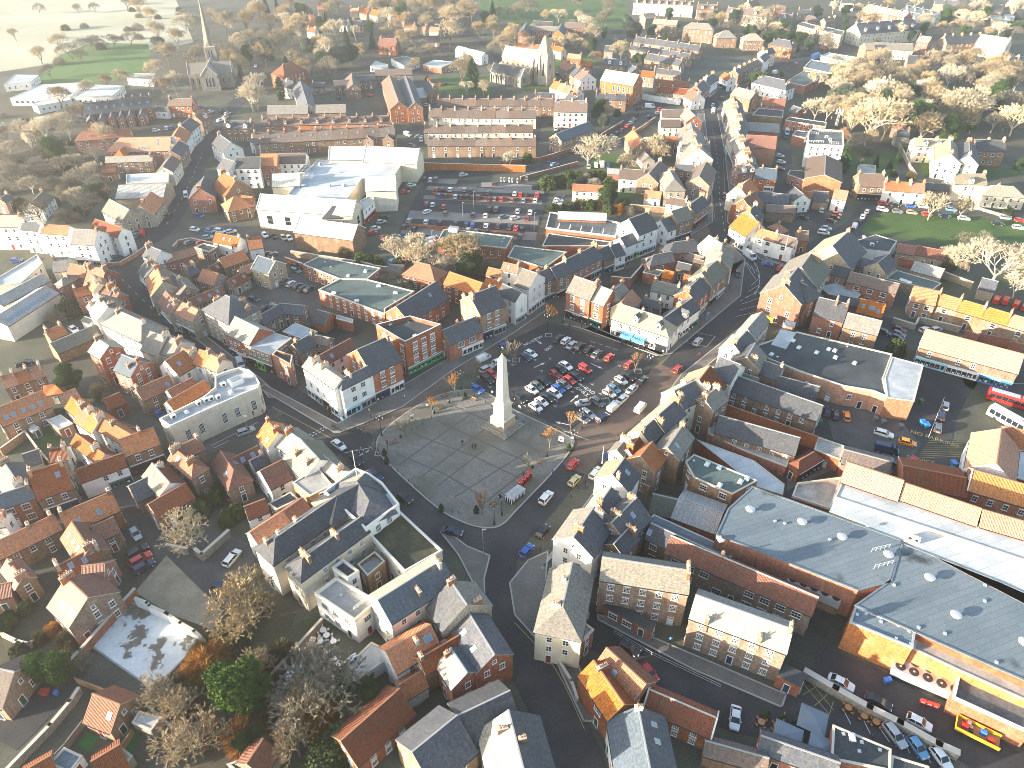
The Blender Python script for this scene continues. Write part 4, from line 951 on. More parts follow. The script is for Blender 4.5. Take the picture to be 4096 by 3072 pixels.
HOUSES = table('''o|n|terraced_house|3|-127.9|152.5|.631|9.3|4.6|5.2|2|0|at the left edge above the skylight terrace|
o|n|terrace_block|1|-121.2|139.3|.769|11.1|6.9|5|3|0|with five blue skylights at the left edge|sk=[(-1,-.35,.35),(-1,-.2,.35),(-1,0,.35),(-1,.18,.35),(-1,.34,.35)]
o|n|annexe|1|-119.1|149.8|.244|4.5|3.6|3.2|1.6|2|hipped annexe beside the big evergreen bush|
o|w|house|1|-107.1|139.6|-.689|5.6|4.4|5.5|1.9|0|at the far end of the bright row behind the yard|ch=[(.4,0,3)]
o|w|terraced_house|2|-101|134.7|-.599|7.9|6|5.5|2.6|0|in the middle of the bright row behind the yard|
o|w|house|1|-93.2|130|-.57|11.4|4.1|5.8|1.8|0|at the near end of the bright row behind the yard|ch=[(-.1,0,2)]
o|n|shop|1|-86.3|125.8|.6|7.5|6.1|6.2|2.7|0|over the black shop with arched windows|shop={'F':['black']},ch=[(.1,0,3)]
r|w|shop|1|-92.1|118.5|.59|9.6|4.5|5|2|0|over the green shopfront in the lane|shop={'F':['-','teal']},ch=[]
r|n|shop|1|-100.3|113.5|.553|6.7|9.1|6|4|0|over the long dark shopfront in the lane|shop={'F':['black','navy']},sk=[(-1,.25,.6)],ch=[(-.48,0,3),(.46,0,3)]
u|b|house|1|-105.9|108.7|.547|7|5|6|1.8|0|with white bay windows at the left edge|ww=1.5,wk='wide'
g|w|house|1|-105.7|101.9|.183|4|3.6|6|1.4|0|corner at the left edge below the bay windows|
o|b|cottage|1|-88.6|105.2|.676|10|6.5|5|2.8|0|long roofed beside the cobbled lane|sk=[(-1,-.25,.3),(-1,.15,.3)],ch=[(-.48,0,3),(.48,0,2)]
o|n|cottage|1|-98.3|98.4|.755|11.7|5|5|2.2|0|long roofed at the left edge by the courtyard|ch=[(.45,0,3),(.1,0,2)]
r|n|cottage|1|-83.5|100.9|.672|4.1|4.9|4.6|2.1|0|low wing above the parked silver car|ch=[],sk=[]
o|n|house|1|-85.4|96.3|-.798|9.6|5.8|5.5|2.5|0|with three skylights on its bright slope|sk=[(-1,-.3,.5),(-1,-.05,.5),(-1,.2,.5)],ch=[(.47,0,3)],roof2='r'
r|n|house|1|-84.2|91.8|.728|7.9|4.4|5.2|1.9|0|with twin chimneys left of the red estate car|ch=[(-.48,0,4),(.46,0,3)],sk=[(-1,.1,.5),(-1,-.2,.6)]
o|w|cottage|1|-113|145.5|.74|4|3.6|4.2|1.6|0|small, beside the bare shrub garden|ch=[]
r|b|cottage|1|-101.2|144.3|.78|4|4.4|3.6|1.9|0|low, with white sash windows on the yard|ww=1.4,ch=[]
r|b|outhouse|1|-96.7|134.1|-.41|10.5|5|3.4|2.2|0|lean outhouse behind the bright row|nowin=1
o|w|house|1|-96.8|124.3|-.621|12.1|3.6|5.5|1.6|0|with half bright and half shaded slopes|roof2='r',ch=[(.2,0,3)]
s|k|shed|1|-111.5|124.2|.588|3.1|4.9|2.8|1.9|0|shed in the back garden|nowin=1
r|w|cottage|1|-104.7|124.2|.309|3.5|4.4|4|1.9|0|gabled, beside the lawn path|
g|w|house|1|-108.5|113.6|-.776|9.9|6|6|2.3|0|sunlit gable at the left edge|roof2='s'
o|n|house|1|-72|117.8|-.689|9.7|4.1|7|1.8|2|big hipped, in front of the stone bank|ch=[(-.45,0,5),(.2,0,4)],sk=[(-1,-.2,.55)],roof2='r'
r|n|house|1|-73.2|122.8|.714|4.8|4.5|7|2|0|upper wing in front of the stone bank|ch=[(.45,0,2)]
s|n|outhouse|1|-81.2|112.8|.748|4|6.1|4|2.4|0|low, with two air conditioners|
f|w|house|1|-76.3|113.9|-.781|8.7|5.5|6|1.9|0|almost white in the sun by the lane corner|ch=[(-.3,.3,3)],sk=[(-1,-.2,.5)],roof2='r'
r|b|cottage|1|-73.3|108.8|.844|8.2|5.4|4.5|2.3|0|low, above the ivy clad yard wall|ch=[]
r|n|barn|1|-62.7|117.4|-.909|10.6|5.2|5|2.3|2|hipped barn beside the dual lane road|ch=[],sk=[(1,-.1,.4),(-1,.1,.4)]
r|n|barn|1|-61|122.6|.737|6.1|3.6|4.5|1.6|0|long wing of the hipped barn|sk=[(-1,-.2,.4),(-1,.2,.4)]
o|n|house|1|-91.9|147.8|.807|8.4|5.1|5|2.2|0|with rubble gable behind the bank|ch=[(-.48,0,2)],sk=[(-1,.35,.3)]
o|w|house|1|-84.8|147.5|.874|6.9|3.6|5.2|1.6|0|narrow upper roof behind the bank|ch=[]
o|w|house|1|-81.5|143.3|.962|10.6|4.2|6|1.8|0|narrow lower roof behind the bank|ch=[]
o|n|cottage|1|-130.9|174.5|.855|4.6|4.5|4.5|2|0|stepped down end of the orange terrace|
m|n|shed|1|-124.6|172.8|.869|12.7|5.2|3.4|2.2|0|long low shed below the white greenhouse|nowin=1
c|c|market_hall|1|-154.2|198.4|1.194|17.3|7|5|1.4|0|market hall nearer the pale car park|nowin=1
c|c|market_hall|1|-147.6|188.1|1.3|20|8.8|5.2|1.8|0|market hall with a strip of roof glazing|nowin=1,sk=[(-1,-.4,.35),(-1,-.35000000000000003,.35),(-1,-.30000000000000004,.35),(-1,-.25,.35),(-1,-.2,.35),(-1,-.15000000000000002,.35),(-1,-.09999999999999998,.35),(-1,-.04999999999999999,.35),(-1,0,.35),(-1,.04999999999999999,.35),(-1,.09999999999999998,.35),(-1,.15000000000000002,.35),(-1,.20000000000000007,.35),(-1,.25,.35),(-1,.30000000000000004,.35),(-1,.35,.35),(-1,.4,.35)]
o|b|house|1|-138.7|207.9|-.339|7.1|5.6|6.5|2.4|0|left gable of the orange pair by the junction|
o|b|house|1|-130.7|204.1|-.209|6|9.1|6|4|0|right gable of the orange pair by the junction|roof2='r'
r|n|house|1|-132.6|207.5|.178|4.7|3.6|4.5|1.6|0|curved end by the road junction|ch=[]
g|c|house|1|-146|211.2|.289|4.6|7.5|7|2.8|0|pale gable behind the white shed|
g|b|house|1|-141|203|1.127|6.3|3.6|6|1.4|3|small hipped, between the market halls and junction|
f|c|townhouse|1|-178.7|240.2|0|10.1|7.1|9|2.5|0|tall, at the left edge with sash windows|
s|w|townhouse|1|-168.1|236.6|-.194|6.9|5|8.8|2|0|tall, second from the left edge|
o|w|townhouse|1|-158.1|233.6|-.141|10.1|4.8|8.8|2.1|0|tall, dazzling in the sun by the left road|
g|w|shop|1|-144.8|228.1|-.115|8.6|8.8|8.5|3.3|0|at the sunlit corner with dark shopfront|shop={'F':['black','grey']},ch=[(.48,0,2)]
r|w|house|1|-141.9|237.3|-.512|14.7|5.5|7.5|2.4|0|return wing with blazing white side wall|ch=[]
m|t|house|1|-147.5|257.5|-.697|15.3|8|5|3.4|0|standing back from the left street|sk=[]
o|t|house|1|-139.5|262.3|1.647|13.7|8.2|5|3.6|4|with crooked roof lining the left street|ch=[(-.2,0,2)]
s|b|pub|1|-122|274.7|1.748|12.2|9.8|6.3|3.8|4|gable with a dark sign panel|
s|b|house|1|-117.3|279.5|1.56|9.7|6|4|2.3|0|lean wing beside the gable with sign|ch=[]
o|n|office|1|-106.6|265.6|.598|9.5|8.6|4.5|3.7|3|broad hipped, beside the supermarket lane|
o|b|office|1|-104.4|270.9|-.222|5.6|3.6|4.5|1.6|0|orange walled wing by the supermarket lane|
s|w|house|1|-119.6|220.9|-.596|7.2|6.2|6|2.4|0|with white gable at the street fork|ch=[(-.45,0,5)]
o|b|workshop|1|-113.9|223.3|.679|11.6|3.6|4|1.6|0|long single storey behind the fork|
o|t|shop|1|-109.1|199.6|-1.057|11.8|8.8|6.5|3.8|0|at the bend of the shopping street|roof2='n',ch=[(-.4,0,4),(.4,.2,4)],shop={'F':['grey','black']}
s|w|shop|1|-116.1|208.9|-.856|6.8|7.2|6.3|2.8|0|narrow, at the top of the bend|shop={'F':['black']},ch=[(0,0,4)]
n|n|house|1|-103.2|198.9|-.85|10.5|6.5|6|2.4|0|hidden behind the bend of the shopping street|ch=[(0,0,3)]
r|t|shop|1|-101.5|187.5|-.869|9.1|5.9|6.5|2.6|0|dark, second along the bend|shop={'F':['blue','navy']},ch=[(.45,0,2)],sk=[(-1,.2,.4)]
o|t|shop|1|-95|183.1|-.603|10|5.8|6.5|2.5|0|bright, third along the bend|shop={'F':['white','black','grey']},ch=[(.1,0,2)]
r|n|cottage|1|-95|194.9|.843|11.2|4|4.5|1.7|0|long rear wing with roof windows off the bend|sk=[(-1,-.2,.4),(-1,.1,.4),(-1,.35,.5)],ch=[]
s|t|townhouse|1|-81.5|180.8|-.665|12.9|10.6|9|4.2|3|tall hipped, with three rows of sashes|ch=[(.2,.5,4),(.42,.4,3),(-.35,-.2,5)],wk='grid'
g|b|shop|1|-73.8|171.2|-.62|10.4|8.4|7.2|3.2|0|with tall red piers over dark shops|shop={'F':['navy','white','black']},ch=[],sp=1.8
o|w|house|1|-99.9|234.6|-.34|10.2|5|4.5|2.2|0|with two roof windows by the walled lot|sk=[(-1,-.1,.5),(-1,.15,.5)],ch=[(.47,0,1)]
o|w|house|1|-90.1|232.3|.372|4.6|6.1|4.2|2.7|0|second by the walled lot|roof2='r'
o|n|barn|1|-94.1|219.5|.801|8.8|5.4|4.5|2.3|0|long barn behind the walled lot|
r|n|barn|1|-97.2|216.4|.936|8.2|3.6|4|1.6|0|low barn with roof windows in the yards|sk=[(-1,-.2,.5),(-1,.2,.5)]
o|n|house|1|-96.4|206.3|-.475|6.7|6|5|2.6|0|blazing orange slope in the yards|ch=[]
r|t|barn|1|-89|207.6|.987|6.5|4|3.5|1.7|0|low range beside the gravel yard|sk=[(-1,-.3,.5),(-1,.3,.5)]
o|n|barn|1|-87.6|213.6|.861|4.9|3.6|4|1.6|0|upper range beside the gravel yard|ch=[]
s|n|cottage|1|-105.9|212.7|.945|3.7|4.9|4|1.9|0|tiny dark rear house off the bend|
o|b|house|1|-132.5|195.5|.601|4.4|4|6|1.7|0|small, left of the chimneyed white gable|
o|c|house|1|-127.6|196.6|-.872|7.2|5.1|8|2.2|0|with white gable on the junction|ch=[(.3,0,4)]
r|w|house|1|-124|194.5|-.446|5.4|4|7.5|1.7|0|behind the chimneys on the junction|ch=[(.4,0,5)]
g|w|townhouse|1|-118.8|182.4|-.874|10.6|8|8|3|0|tall, with a brick chimney up its white side|roof2='m',ch=[(-.3,-.7,2),(.3,.3,4),(0,0,3)]
r|b|house|1|-121|193|-.68|6|4.2|6.5|1.8|0|facing the junction with curved roof|ch=[(.2,0,3)]
g|c|house|1|-107.2|174|-.554|18|8.5|7.5|3.2|3|hipped, on the inner side of the bend|roof2='n',ch=[(-.3,0,4),(.3,0,2)]
g|c|house|1|-96.4|165.4|-.473|5.7|8.9|7|3.3|0|with lit slate roof near the bank|ch=[(.48,0,3)]
g|c|house|1|-91.7|163.8|-.526|5.5|7.6|7|2.9|0|with a tall stack shadow on its roof|ch=[(-.5,0,3),(.5,0,5)]
f|b|townhouse|1|-108.3|159.7|-.651|5.9|6.5|9.2|2.3|0|tall, with brown gable over the gardens|ch=[(-.45,0,3)]
u|b|townhouse|1|-99.5|154.8|-.501|6.5|7.1|7.2|2.6|0|big red, with blue grey slope over the gardens|ch=[(.45,0,2),(.2,-.5,2)]
o|w|house|1|-88.6|156.2|1.03|5.7|7.6|6.3|3.3|0|with two roof windows near the bank|sk=[(-1,-.1,.5),(0,.3,.5)],ch=[]
o|c|house|1|-86.7|160|-.573|4.9|3.8|7|1.6|0|upper of the orange roofs by the bank|ch=[(.4,0,5)]
o|w|house|1|-81.4|158.2|-.456|4|5.9|7|2.6|0|middle of the orange roofs by the bank|ch=[(.4,0,2)]
o|c|house|1|-77.6|155.8|-.567|4.9|5.1|7.2|2.2|0|lowest of the orange roofs by the bank|ch=[(.48,0,5)]
D|w|outhouse|1|-126.4|184.7|-.489|4|3|3|.4|0|in the walled garden|nowin=1
o|w|house|1|-55.1|127.2|-.884|6|6.4|7|2.8|0|tall gable opposite the bank|ch=[(-.45,0,1),(.3,0,3)],sk=[(-1,.2,.3)]
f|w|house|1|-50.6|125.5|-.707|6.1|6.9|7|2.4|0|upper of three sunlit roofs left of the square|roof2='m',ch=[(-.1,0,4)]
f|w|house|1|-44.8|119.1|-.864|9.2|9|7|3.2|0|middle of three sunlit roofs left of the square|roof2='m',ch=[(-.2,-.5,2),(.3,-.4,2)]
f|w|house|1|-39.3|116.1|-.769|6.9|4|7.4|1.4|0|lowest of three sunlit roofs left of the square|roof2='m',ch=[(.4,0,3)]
r|w|house|1|-52.9|116.2|.73|5.2|6.9|5|3|0|small, above the red estate car yard|ch=[]
s|w|cottage|1|-57.5|120.3|.686|3.2|4|5|1.6|0|tiny dark roofs beside the car yard|ch=[(.4,.2,2)]
r|w|cottage|1|-54.2|106.6|.54|4.3|4.1|4.5|1.8|0|by the ivy wall and car yard|ch=[]
o|c|house|1|-49.6|100|.85|7.6|3.9|6|1.7|0|sunlit, left of the slate roofed pair|ch=[]
r|c|house|1|-45.5|104.9|.912|4.9|3.8|6|1.6|0|shaded, left of the slate roofed pair|ch=[]
s|c|townhouse|1|-41.3|96.4|.861|17.4|6.1|9.5|2.4|1|grand hipped, upper of the slate roofed pair|ch=[(-.4,.4,2),(0,.5,2),(-.25,.3,1)],wk='grid'
s|c|townhouse|1|-35.3|92|.847|16.1|5.1|9.2|2|1|grand hipped, lower of the slate roofed pair|ch=[(-.3,0,6),(.12,0,4)],wk='grid'
u|c|townhouse|1|-18.1|82.3|.698|13.6|7.5|9.5|2.7|0|blue slated, facing the mini roundabout|ch=[(-0,-.6,3),(.42,0,5)],roof2='f'
s|t|townhouse|1|-9.4|79.5|-1.011|5.9|9.9|8.2|3.9|0|with one sunlit slope by the curving street|roof2='g',ch=[(-.45,0,3),(.4,.5,3)]
o|w|house|1|-17.7|72.8|.638|8.7|6|6|2.6|0|with glazed hatch above the cafe yard|ch=[(.1,-.3,2)],sk=[(-1,.3,.55),(-1,.37,.55)],roof2='o'
r|n|house|1|-12.5|71.6|.604|7.7|4|6|1.7|0|narrow, with a steel flue|ch=[(-.48,0,2)],sk=[(1,.2,.4)]
o|w|outhouse|1|-17.1|67.5|.626|4.2|4|3.4|1.7|0|low outhouse below the flue|ch=[]
s|b|house|1|-5.2|72.9|-1.049|9.1|7|7|2.7|0|gabled, at the curve of the lower street|roof2='s',ch=[],sk=[(-1,-.3,.4),(-1,.1,.4)]
f|b|house|1|-8.9|68.9|-.983|5.4|6|6|2.1|0|square, with stone slates behind the curving street|roof2='u',ch=[(-.42,-.3,2)]
r|b|barn|1|-22.3|59.9|.818|11.5|6.9|4.5|3|0|long barn with ivy on its end|ch=[]
s|n|hall|1|-11.6|55.4|-2.416|8.3|9.6|6.5|3.8|4|long curved hall, left half|roof2='s'
s|n|hall|1|-4.4|60.5|-2.673|9|8.2|6.5|3.2|4|long curved hall, right half|
s|w|house|1|.6|54.2|1.817|9.3|9.8|7|3.8|4|sunlit slope at the bottom of the curving street|roof2='f',ch=[(0,-.2,2),(.25,.3,3)]
g|c|townhouse|1|9.5|80|1.333|13.9|8|8.5|3|1|wedge shaped corner at the curving street|ch=[(-.2,.3,3),(.2,.2,1)],wk='sash'
f|n|inn|1|24.5|85.8|-.197|15.9|6.5|9.8|2.3|0|tall three storey wing of the old inn|ch=[(.48,0,6)],wk='grid',ww=1.2,wh=1.6,skip=.03,roof2='g'
f|n|inn|1|40.1|76.4|-.44|16.5|6.6|8.6|2.3|0|long lower wing of the old inn|ch=[(-.32,-.95,1,1.6),(.22,-.85,2,1),(.49,0,3)],wk='grid',ww=1.2,wh=1.5,skip=.05,roof2='g'
o|b|house|1|15.6|64.6|-1.079|8.6|5.4|6.5|2.3|0|with white bay windows on the curving street|ch=[(-.3,.2,4)],ww=1.7,wk='wide',roof2='r'
o|b|house|1|18.8|67.5|-.858|8.6|6.5|6|2.8|0|with one big skylight behind the bays|ch=[],sk=[(-1,-.1,.45)],roof2='r'
r|b|barn|1|27.5|62.2|-.453|11|4.6|4.5|2|0|long low barn by the inn yard|ridge='coping',cop=1,wk='pane'
u|w|house|1|20|54.8|-1.523|10.6|9|6|3.3|0|pale fronted at the bottom edge of the photo|roof2='s',sk=[(1,-.3,.5),(1,-.05,.5)],ch=[(-.48,0,2)]
s|b|barn|1|44.6|55.4|-.37|11.5|3.6|4|1.4|0|dark barn at the bottom edge beside the parasols|ch=[]
n|n|shed|1|35|55.7|-.286|9.5|3.2|3.5|1.2|0|corrugated looking shed at the bottom edge|nowin=1
r|n|range|1|43.3|88.4|-.543|28|5.1|6.3|2.2|0|long rear range with patched red roof|wk='wide',ww=1.7,ch=[],ridge='coping'
s|n|range|1|34.4|94.8|-.594|15.4|4.9|6.3|1.9|0|long dark range behind the inn|wk='wide',ww=1.5,ch=[(.46,0,1)],sk=[(-1,-.48,.4)]
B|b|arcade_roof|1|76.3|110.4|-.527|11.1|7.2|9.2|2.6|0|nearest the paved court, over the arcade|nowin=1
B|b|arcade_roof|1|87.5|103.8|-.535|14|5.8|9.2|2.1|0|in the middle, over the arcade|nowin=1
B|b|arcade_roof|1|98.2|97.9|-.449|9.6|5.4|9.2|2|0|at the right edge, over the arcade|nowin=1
r|b|hall|1|92.3|114.7|-.315|12.5|9.1|6|1.5|0|flat topped behind the arcade|nowin=1
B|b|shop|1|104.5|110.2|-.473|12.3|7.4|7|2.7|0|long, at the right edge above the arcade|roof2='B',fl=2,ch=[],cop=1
B|w|hall|1|108|119.9|-2.135|13.8|9.5|7|3.5|4|big hipped, beside the white coach|roof2='o',ch=[]
o|b|hall|1|116.8|125.8|-.493|6.4|6.8|7|2.9|0|at the right edge beside the white coach|ch=[]
s|n|range|1|63.6|146.1|-.604|29.6|6.6|5|2.6|0|upper of two long ranges behind the market|ch=[],wk='pane'
r|b|range|1|60.8|136.2|-.574|27.1|4.2|3.4|1.8|0|low red strip between the long ranges|nowin=1
s|n|range|1|57.9|129.5|-.452|18.5|6.6|5.3|2.6|0|lower of two long ranges behind the market|ch=[],wk='pane'
r|b|kiosk|1|67.6|122.6|.59|8.9|3.6|3.2|1.6|3|octagonal kiosk with glowing windows on the court|shop={'F':['black']},ch=[]
n|b|shop|1|81.1|121.9|-.427|10|6.5|4.2|1.4|0|brown tiled, along the service yard|shop={'L':['red']},ch=[]
m|n|outhouse|1|33|108.8|-.319|5.8|6|3.2|2.5|0|stone slated outhouse in the dark court|nowin=1
c|b|shed|1|39.7|106.2|-.495|9.4|9|4.2|1.8|0|corrugated shed beside the shopping hall|nowin=1
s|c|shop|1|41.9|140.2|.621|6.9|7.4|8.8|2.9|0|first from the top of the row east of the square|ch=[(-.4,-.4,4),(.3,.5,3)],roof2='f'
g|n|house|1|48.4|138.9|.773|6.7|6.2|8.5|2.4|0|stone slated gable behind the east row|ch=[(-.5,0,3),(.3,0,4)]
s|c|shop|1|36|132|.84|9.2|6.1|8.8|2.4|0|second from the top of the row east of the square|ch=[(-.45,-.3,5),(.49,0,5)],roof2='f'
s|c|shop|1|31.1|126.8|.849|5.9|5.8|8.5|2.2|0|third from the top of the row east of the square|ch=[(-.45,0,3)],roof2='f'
g|n|house|1|36.8|123.1|1.003|9.1|6|8.2|2.3|0|grey slated gable in the market back yards|ch=[(.45,0,2)],sk=[(-1,-.2,.6)]
o|n|house|1|29.7|119|.957|5.7|7.4|7.2|3.2|0|orange gable in the market back yards|ch=[]
r|w|shop|1|27.3|121.7|.917|5|3.6|8|1.6|0|small red roofed, in the east row|ch=[(-.3,0,3)]
g|c|shop|1|24.4|121.4|-2.171|3.9|3.6|8|1.4|4|pale roofed, with a row of pots in the east row|ch=[(-.45,.2,5,1.8)]
s|w|shop|1|22.7|112.5|1.021|6|7.8|8.3|3|0|steep dark gable in the east row|ch=[(-.45,-.3,1,1.7)],roof2='f',sk=[(-1,.1,.5)]
s|w|shop|1|19.1|104.7|1.015|5.8|5.2|8.3|2.1|0|seventh from the top of the row east of the square|ch=[(-.45,0,2)],roof2='f'
s|n|house|1|22.4|100.1|.864|8.9|7.9|8|3.1|0|dark wing running back from the east row|ch=[(-.2,.2,5),(.45,.2,4)],sk=[(-1,.1,.6)]
g|w|shop|1|14|96.2|-2.109|9|8.5|8.8|3.2|4|long sunlit slope at the bottom of the east row|ch=[(.25,0,4),(-.45,.3,4)],roof2='s'
s|n|house|1|21.5|95.1|.869|5.7|4.6|7.5|1.8|0|small gable joining the inn to the east row|ch=[(.45,-.2,5)]
s|w|house|1|55.8|151.3|-.668|5.6|8.8|8|3.4|0|white gabled, behind the east row|
g|n|house|1|62.8|157.2|1.039|7.6|7.6|7.8|2.9|0|stone gable with a broad chimney behind the east row|ch=[(-.3,-.4,4)],roof2='s'
g|c|shop|1|68.2|173|.94|11.2|5.2|8|2|0|long roofed, at the upper end of the east row|ch=[],roof2='f'
s|c|shop|1|61.5|163.1|.907|8.6|7.2|8|2.8|0|dark roofed, near the upper end of the east row|ch=[(-.4,0,2)],roof2='f'
r|c|shop|1|47.8|145|.981|7.3|9.8|8|4.2|0|deep red roofed, in the east row|ch=[(-.45,-.4,4)],roof2='f'
s|n|house|1|73.5|148.2|-.476|9.8|6|4.8|2.3|0|purple slated, beside the big store|ch=[],wk='pane'
s|n|house|1|68.4|153.9|-.6|4.8|5.9|6.2|2.3|0|small, between the store and east row|ch=[(.48,0,1)]
m|y|outhouse|1|62|151.2|-.583|4|4|5|1.7|0|mossy, between the store and east row|ch=[]
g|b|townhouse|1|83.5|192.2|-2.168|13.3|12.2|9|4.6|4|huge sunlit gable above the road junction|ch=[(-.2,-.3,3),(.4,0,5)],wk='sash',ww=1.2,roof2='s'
s|b|townhouse|1|86.6|191.9|-.956|12.4|7.2|8.8|2.8|3|hipped rear part of the junction corner|ch=[(0,.2,1)],sk=[(1,.2,.4),(1,.32,.4)]
m|t|townhouse|1|91.6|202.6|.986|13.5|12.4|8.8|5.2|0|mossy roofed, with nine pots on its stack|ch=[(.3,-.2,8,1.5)],roof2='g',sk=[(-1,.3,.7)]
s|t|house|1|108.9|220.2|.866|15.3|14.1|7|5.5|0|with step lit slope beside the dark flat roof|roof2='f',ch=[(.4,0,2)]
s|t|house|1|121.1|213.1|.793|9.2|7|6|2.7|0|L shaped, with gable windows|ch=[],wk='sash'
s|n|house|1|117.8|216.6|-.599|4.7|5.6|4.5|2.2|0|link range between the stone gables|ch=[]
r|t|shed|1|137|229.2|-.451|5.7|4.8|3.4|2.1|0|left of two sheds below the green|
r|t|shed|1|143.8|225.9|-.467|9.2|4.8|3.8|2.1|0|right of two sheds below the green|
r|t|shed|1|133.1|219.9|-.468|5|3.6|3.2|1.6|0|half of the lower shed pair below the green|nowin=1
c|t|shed|1|138.3|215|-.647|9|8|3.6|1.6|0|corrugated half of the lower shed pair below the green|nowin=1
n|b|flats|1|114.1|201.8|-.576|14.4|5.8|5.6|2.1|0|two storey flats with white windows behind the junction|wk='wide',ww=1.7,sp=4,skip=0
s|n|house|1|106.6|209.2|-.594|4.9|5.6|5.6|2.2|0|end block of the flats behind the junction|ch=[]
s|b|house|1|94.3|183.9|-.509|8.4|8.9|6.4|3.5|0|with two bay windows and patchy roof|ch=[(.1,0,5),(.47,0,3)],wk='wide'
g|n|warehouse|1|100.6|176.2|-.516|9.1|7.2|6.4|2.7|0|old brick warehouse with a sunlit ridge|ch=[]
o|b|house|1|107.6|187|-.494|7|6.4|5|2.8|0|with four roof windows in the back yards|sk=[(-1,-.3,.5),(-1,0,.5),(-1,.1,.5),(-1,.3,.35)],ch=[]
s|n|outhouse|1|103.4|193.5|-.434|5.9|3.9|4.2|1.5|0|low dark roofed among the back yards|
B|n|house|1|126.4|193.6|-.458|6.7|7.9|5.5|2.9|0|at the upper end of the orange mews terrace|ch=[],wk='wide',ww=1.5
B|n|terraced_house|4|140|183.9|-.672|26.5|6.2|5.5|2.3|0|in the mews terrace at the right edge|sp=3.4,wk='wide',ww=1.3
B|n|shop_parade|1|125.4|163.8|-.551|23.8|9.2|5.6|3.4|0|holding three shops at the right edge|shop={'F':['pale blue sign','white','blue:G. Craggs']},ch=[],sp=3.6,fl=2
r|b|outhouse|1|131.9|174.3|-.746|3.5|5|2.8|2.2|0|outhouse left of the bin store|nowin=1
r|b|outhouse|1|138.5|173.1|-.36|9.2|3.6|2.8|1.6|0|long bin store behind the parade|nowin=1
r|b|outhouse|1|141.7|168.8|-.624|3.2|5.5|2.8|2.4|0|outhouse right of the bin store|nowin=1
s|t|barn|1|152|203.5|-.588|4.4|6|3.8|2.3|0|barn beside the red vans|nowin=1
o|w|pub|1|90|235.1|-.667|7.5|4.8|6|2.1|0|left half of the white inn with black bays|wk='wide',ww=1.6,ch=[(.4,0,1),(-.47,0,2)]
n|w|pub|1|95.6|231|-.654|6.3|5.5|6|2|0|right half of the white inn with black bays|wk='wide',ww=1.6,ch=[]
o|b|kitchen|1|97.3|245.7|-.914|6.3|3.6|4|1.6|3|conical kitchen roof behind the white inn|ch=[(0,0,1)]
n|o|house|1|103.2|237.2|-.15|3.4|6.1|5|2.2|0|gabled wing behind the white inn|ch=[(-.4,0,1)]
o|w|shop|1|85|241.3|-1.132|9|9.9|6|4.3|0|cat slide roofed, left of the white inn|shop={'F':['black','white']},ch=[]
s|n|house|1|88.8|252.8|.891|6.5|8|6|3.1|0|with two skylights above the cat slide roof|
g|b|shop|1|22.3|191.9|-.625|8.2|9.1|9|3.4|0|on the corner over a black bakery front|shop={'F':['black:THE BAKER'],'L':['black']},ch=[(.3,.8,4),(.49,0,4)],wk='grid',ww=1.3,wh=1.8,lint='white paint',skip=0,roof2='g',sp=3.6
f|b|shop|1|27.8|188.3|-.68|4.7|8.8|8.5|3.1|0|over a dark green shopfront|shop={'F':['teal']},ch=[(.3,.4,3)],wk='wide',ww=1.4,roof2='g',skip=0
g|t|house|1|31.7|191|.943|6.1|6|8.2|2.3|0|rendered gable behind the green shopfront|ch=[(.45,0,2)]
f|w|shop|1|39|179.3|-.588|17.9|8.4|5.8|2.9|2|long, with blue cafe awnings and two dormers|shop={'F':['grey:GREGGS','grey','white','white','black']},ch=[(-.1,.3,1)],do=[(-1,-.1,.5),(-1,.3,.5)],skip=.2,roof2='g'
s|w|shop|1|48.6|182.3|.823|15.1|6|6.2|2.3|0|return front of the cafe block on the side street|shop={'F':['black','white','teal']},ch=[(.1,.2,3)],do=[(-1,0,.4)]
o|t|house|1|34.2|187.9|1.066|8.6|6.2|6.5|2.7|0|rear gable of the cafe block|ch=[]
m|w|house|1|48.3|198.7|-.477|8.4|5.1|5.3|2.2|0|with white rear wall in the cafe court|ch=[(-.47,0,1),(.47,0,2)]
s|b|shop|1|55.1|193.8|.953|10.2|7|7.3|2.7|0|first on the side street after the cafe block|shop={'F':['white','cream']},ch=[(-.48,0,4),(.3,.3,2)]
m|n|shop|1|62.1|203.6|.899|11.4|7.9|7.5|3.3|0|mossy, second on the side street|shop={'F':['black','white']},ch=[(-.3,0,3),(.49,0,5)]
g|t|shop|1|68.1|214.4|1.253|11.7|8.2|7.8|3.1|0|third on the side street, with rounded wall|shop={'F':['grey']},ch=[(-.3,.2,6,1.6)],roof2='f'
g|c|shop|1|68.5|222.8|2.006|8|8|7.5|3|4|at the point of the street fork|ch=[(-.4,-.3,1,2.2),(0,0,2)],roof2='f'
s|b|house|1|48.9|218.2|.398|9.7|5.4|5.5|2.1|1|hipped, inside the cafe court|ch=[(-.5,0,1)]
s|b|house|1|58.6|226.4|.244|13.9|6.8|5.8|2.6|3|low hipped, behind the street fork|ch=[(.1,0,1)]
n|n|house|1|62|221.8|-.626|6.2|4.4|4|1.6|0|brown roofed, inside the cafe court|ch=[]
s|n|house|1|57.4|216|-.499|4.6|3.6|4|1.4|0|with small arched windows inside the cafe court|ch=[],sp=1.4,ww=.6
n|n|outhouse|1|63.2|217.4|-.553|5.1|4.2|4.2|1.5|0|narrow, inside the cafe court|
o|b|outhouse|1|51.4|211.2|-.535|3.3|3.9|3.4|1.7|0|tiny, inside the cafe court|nowin=1
o|b|outhouse|1|57.5|208.3|-.384|3.3|3.6|3.4|1.6|0|tiny, below the mossy shop|nowin=1
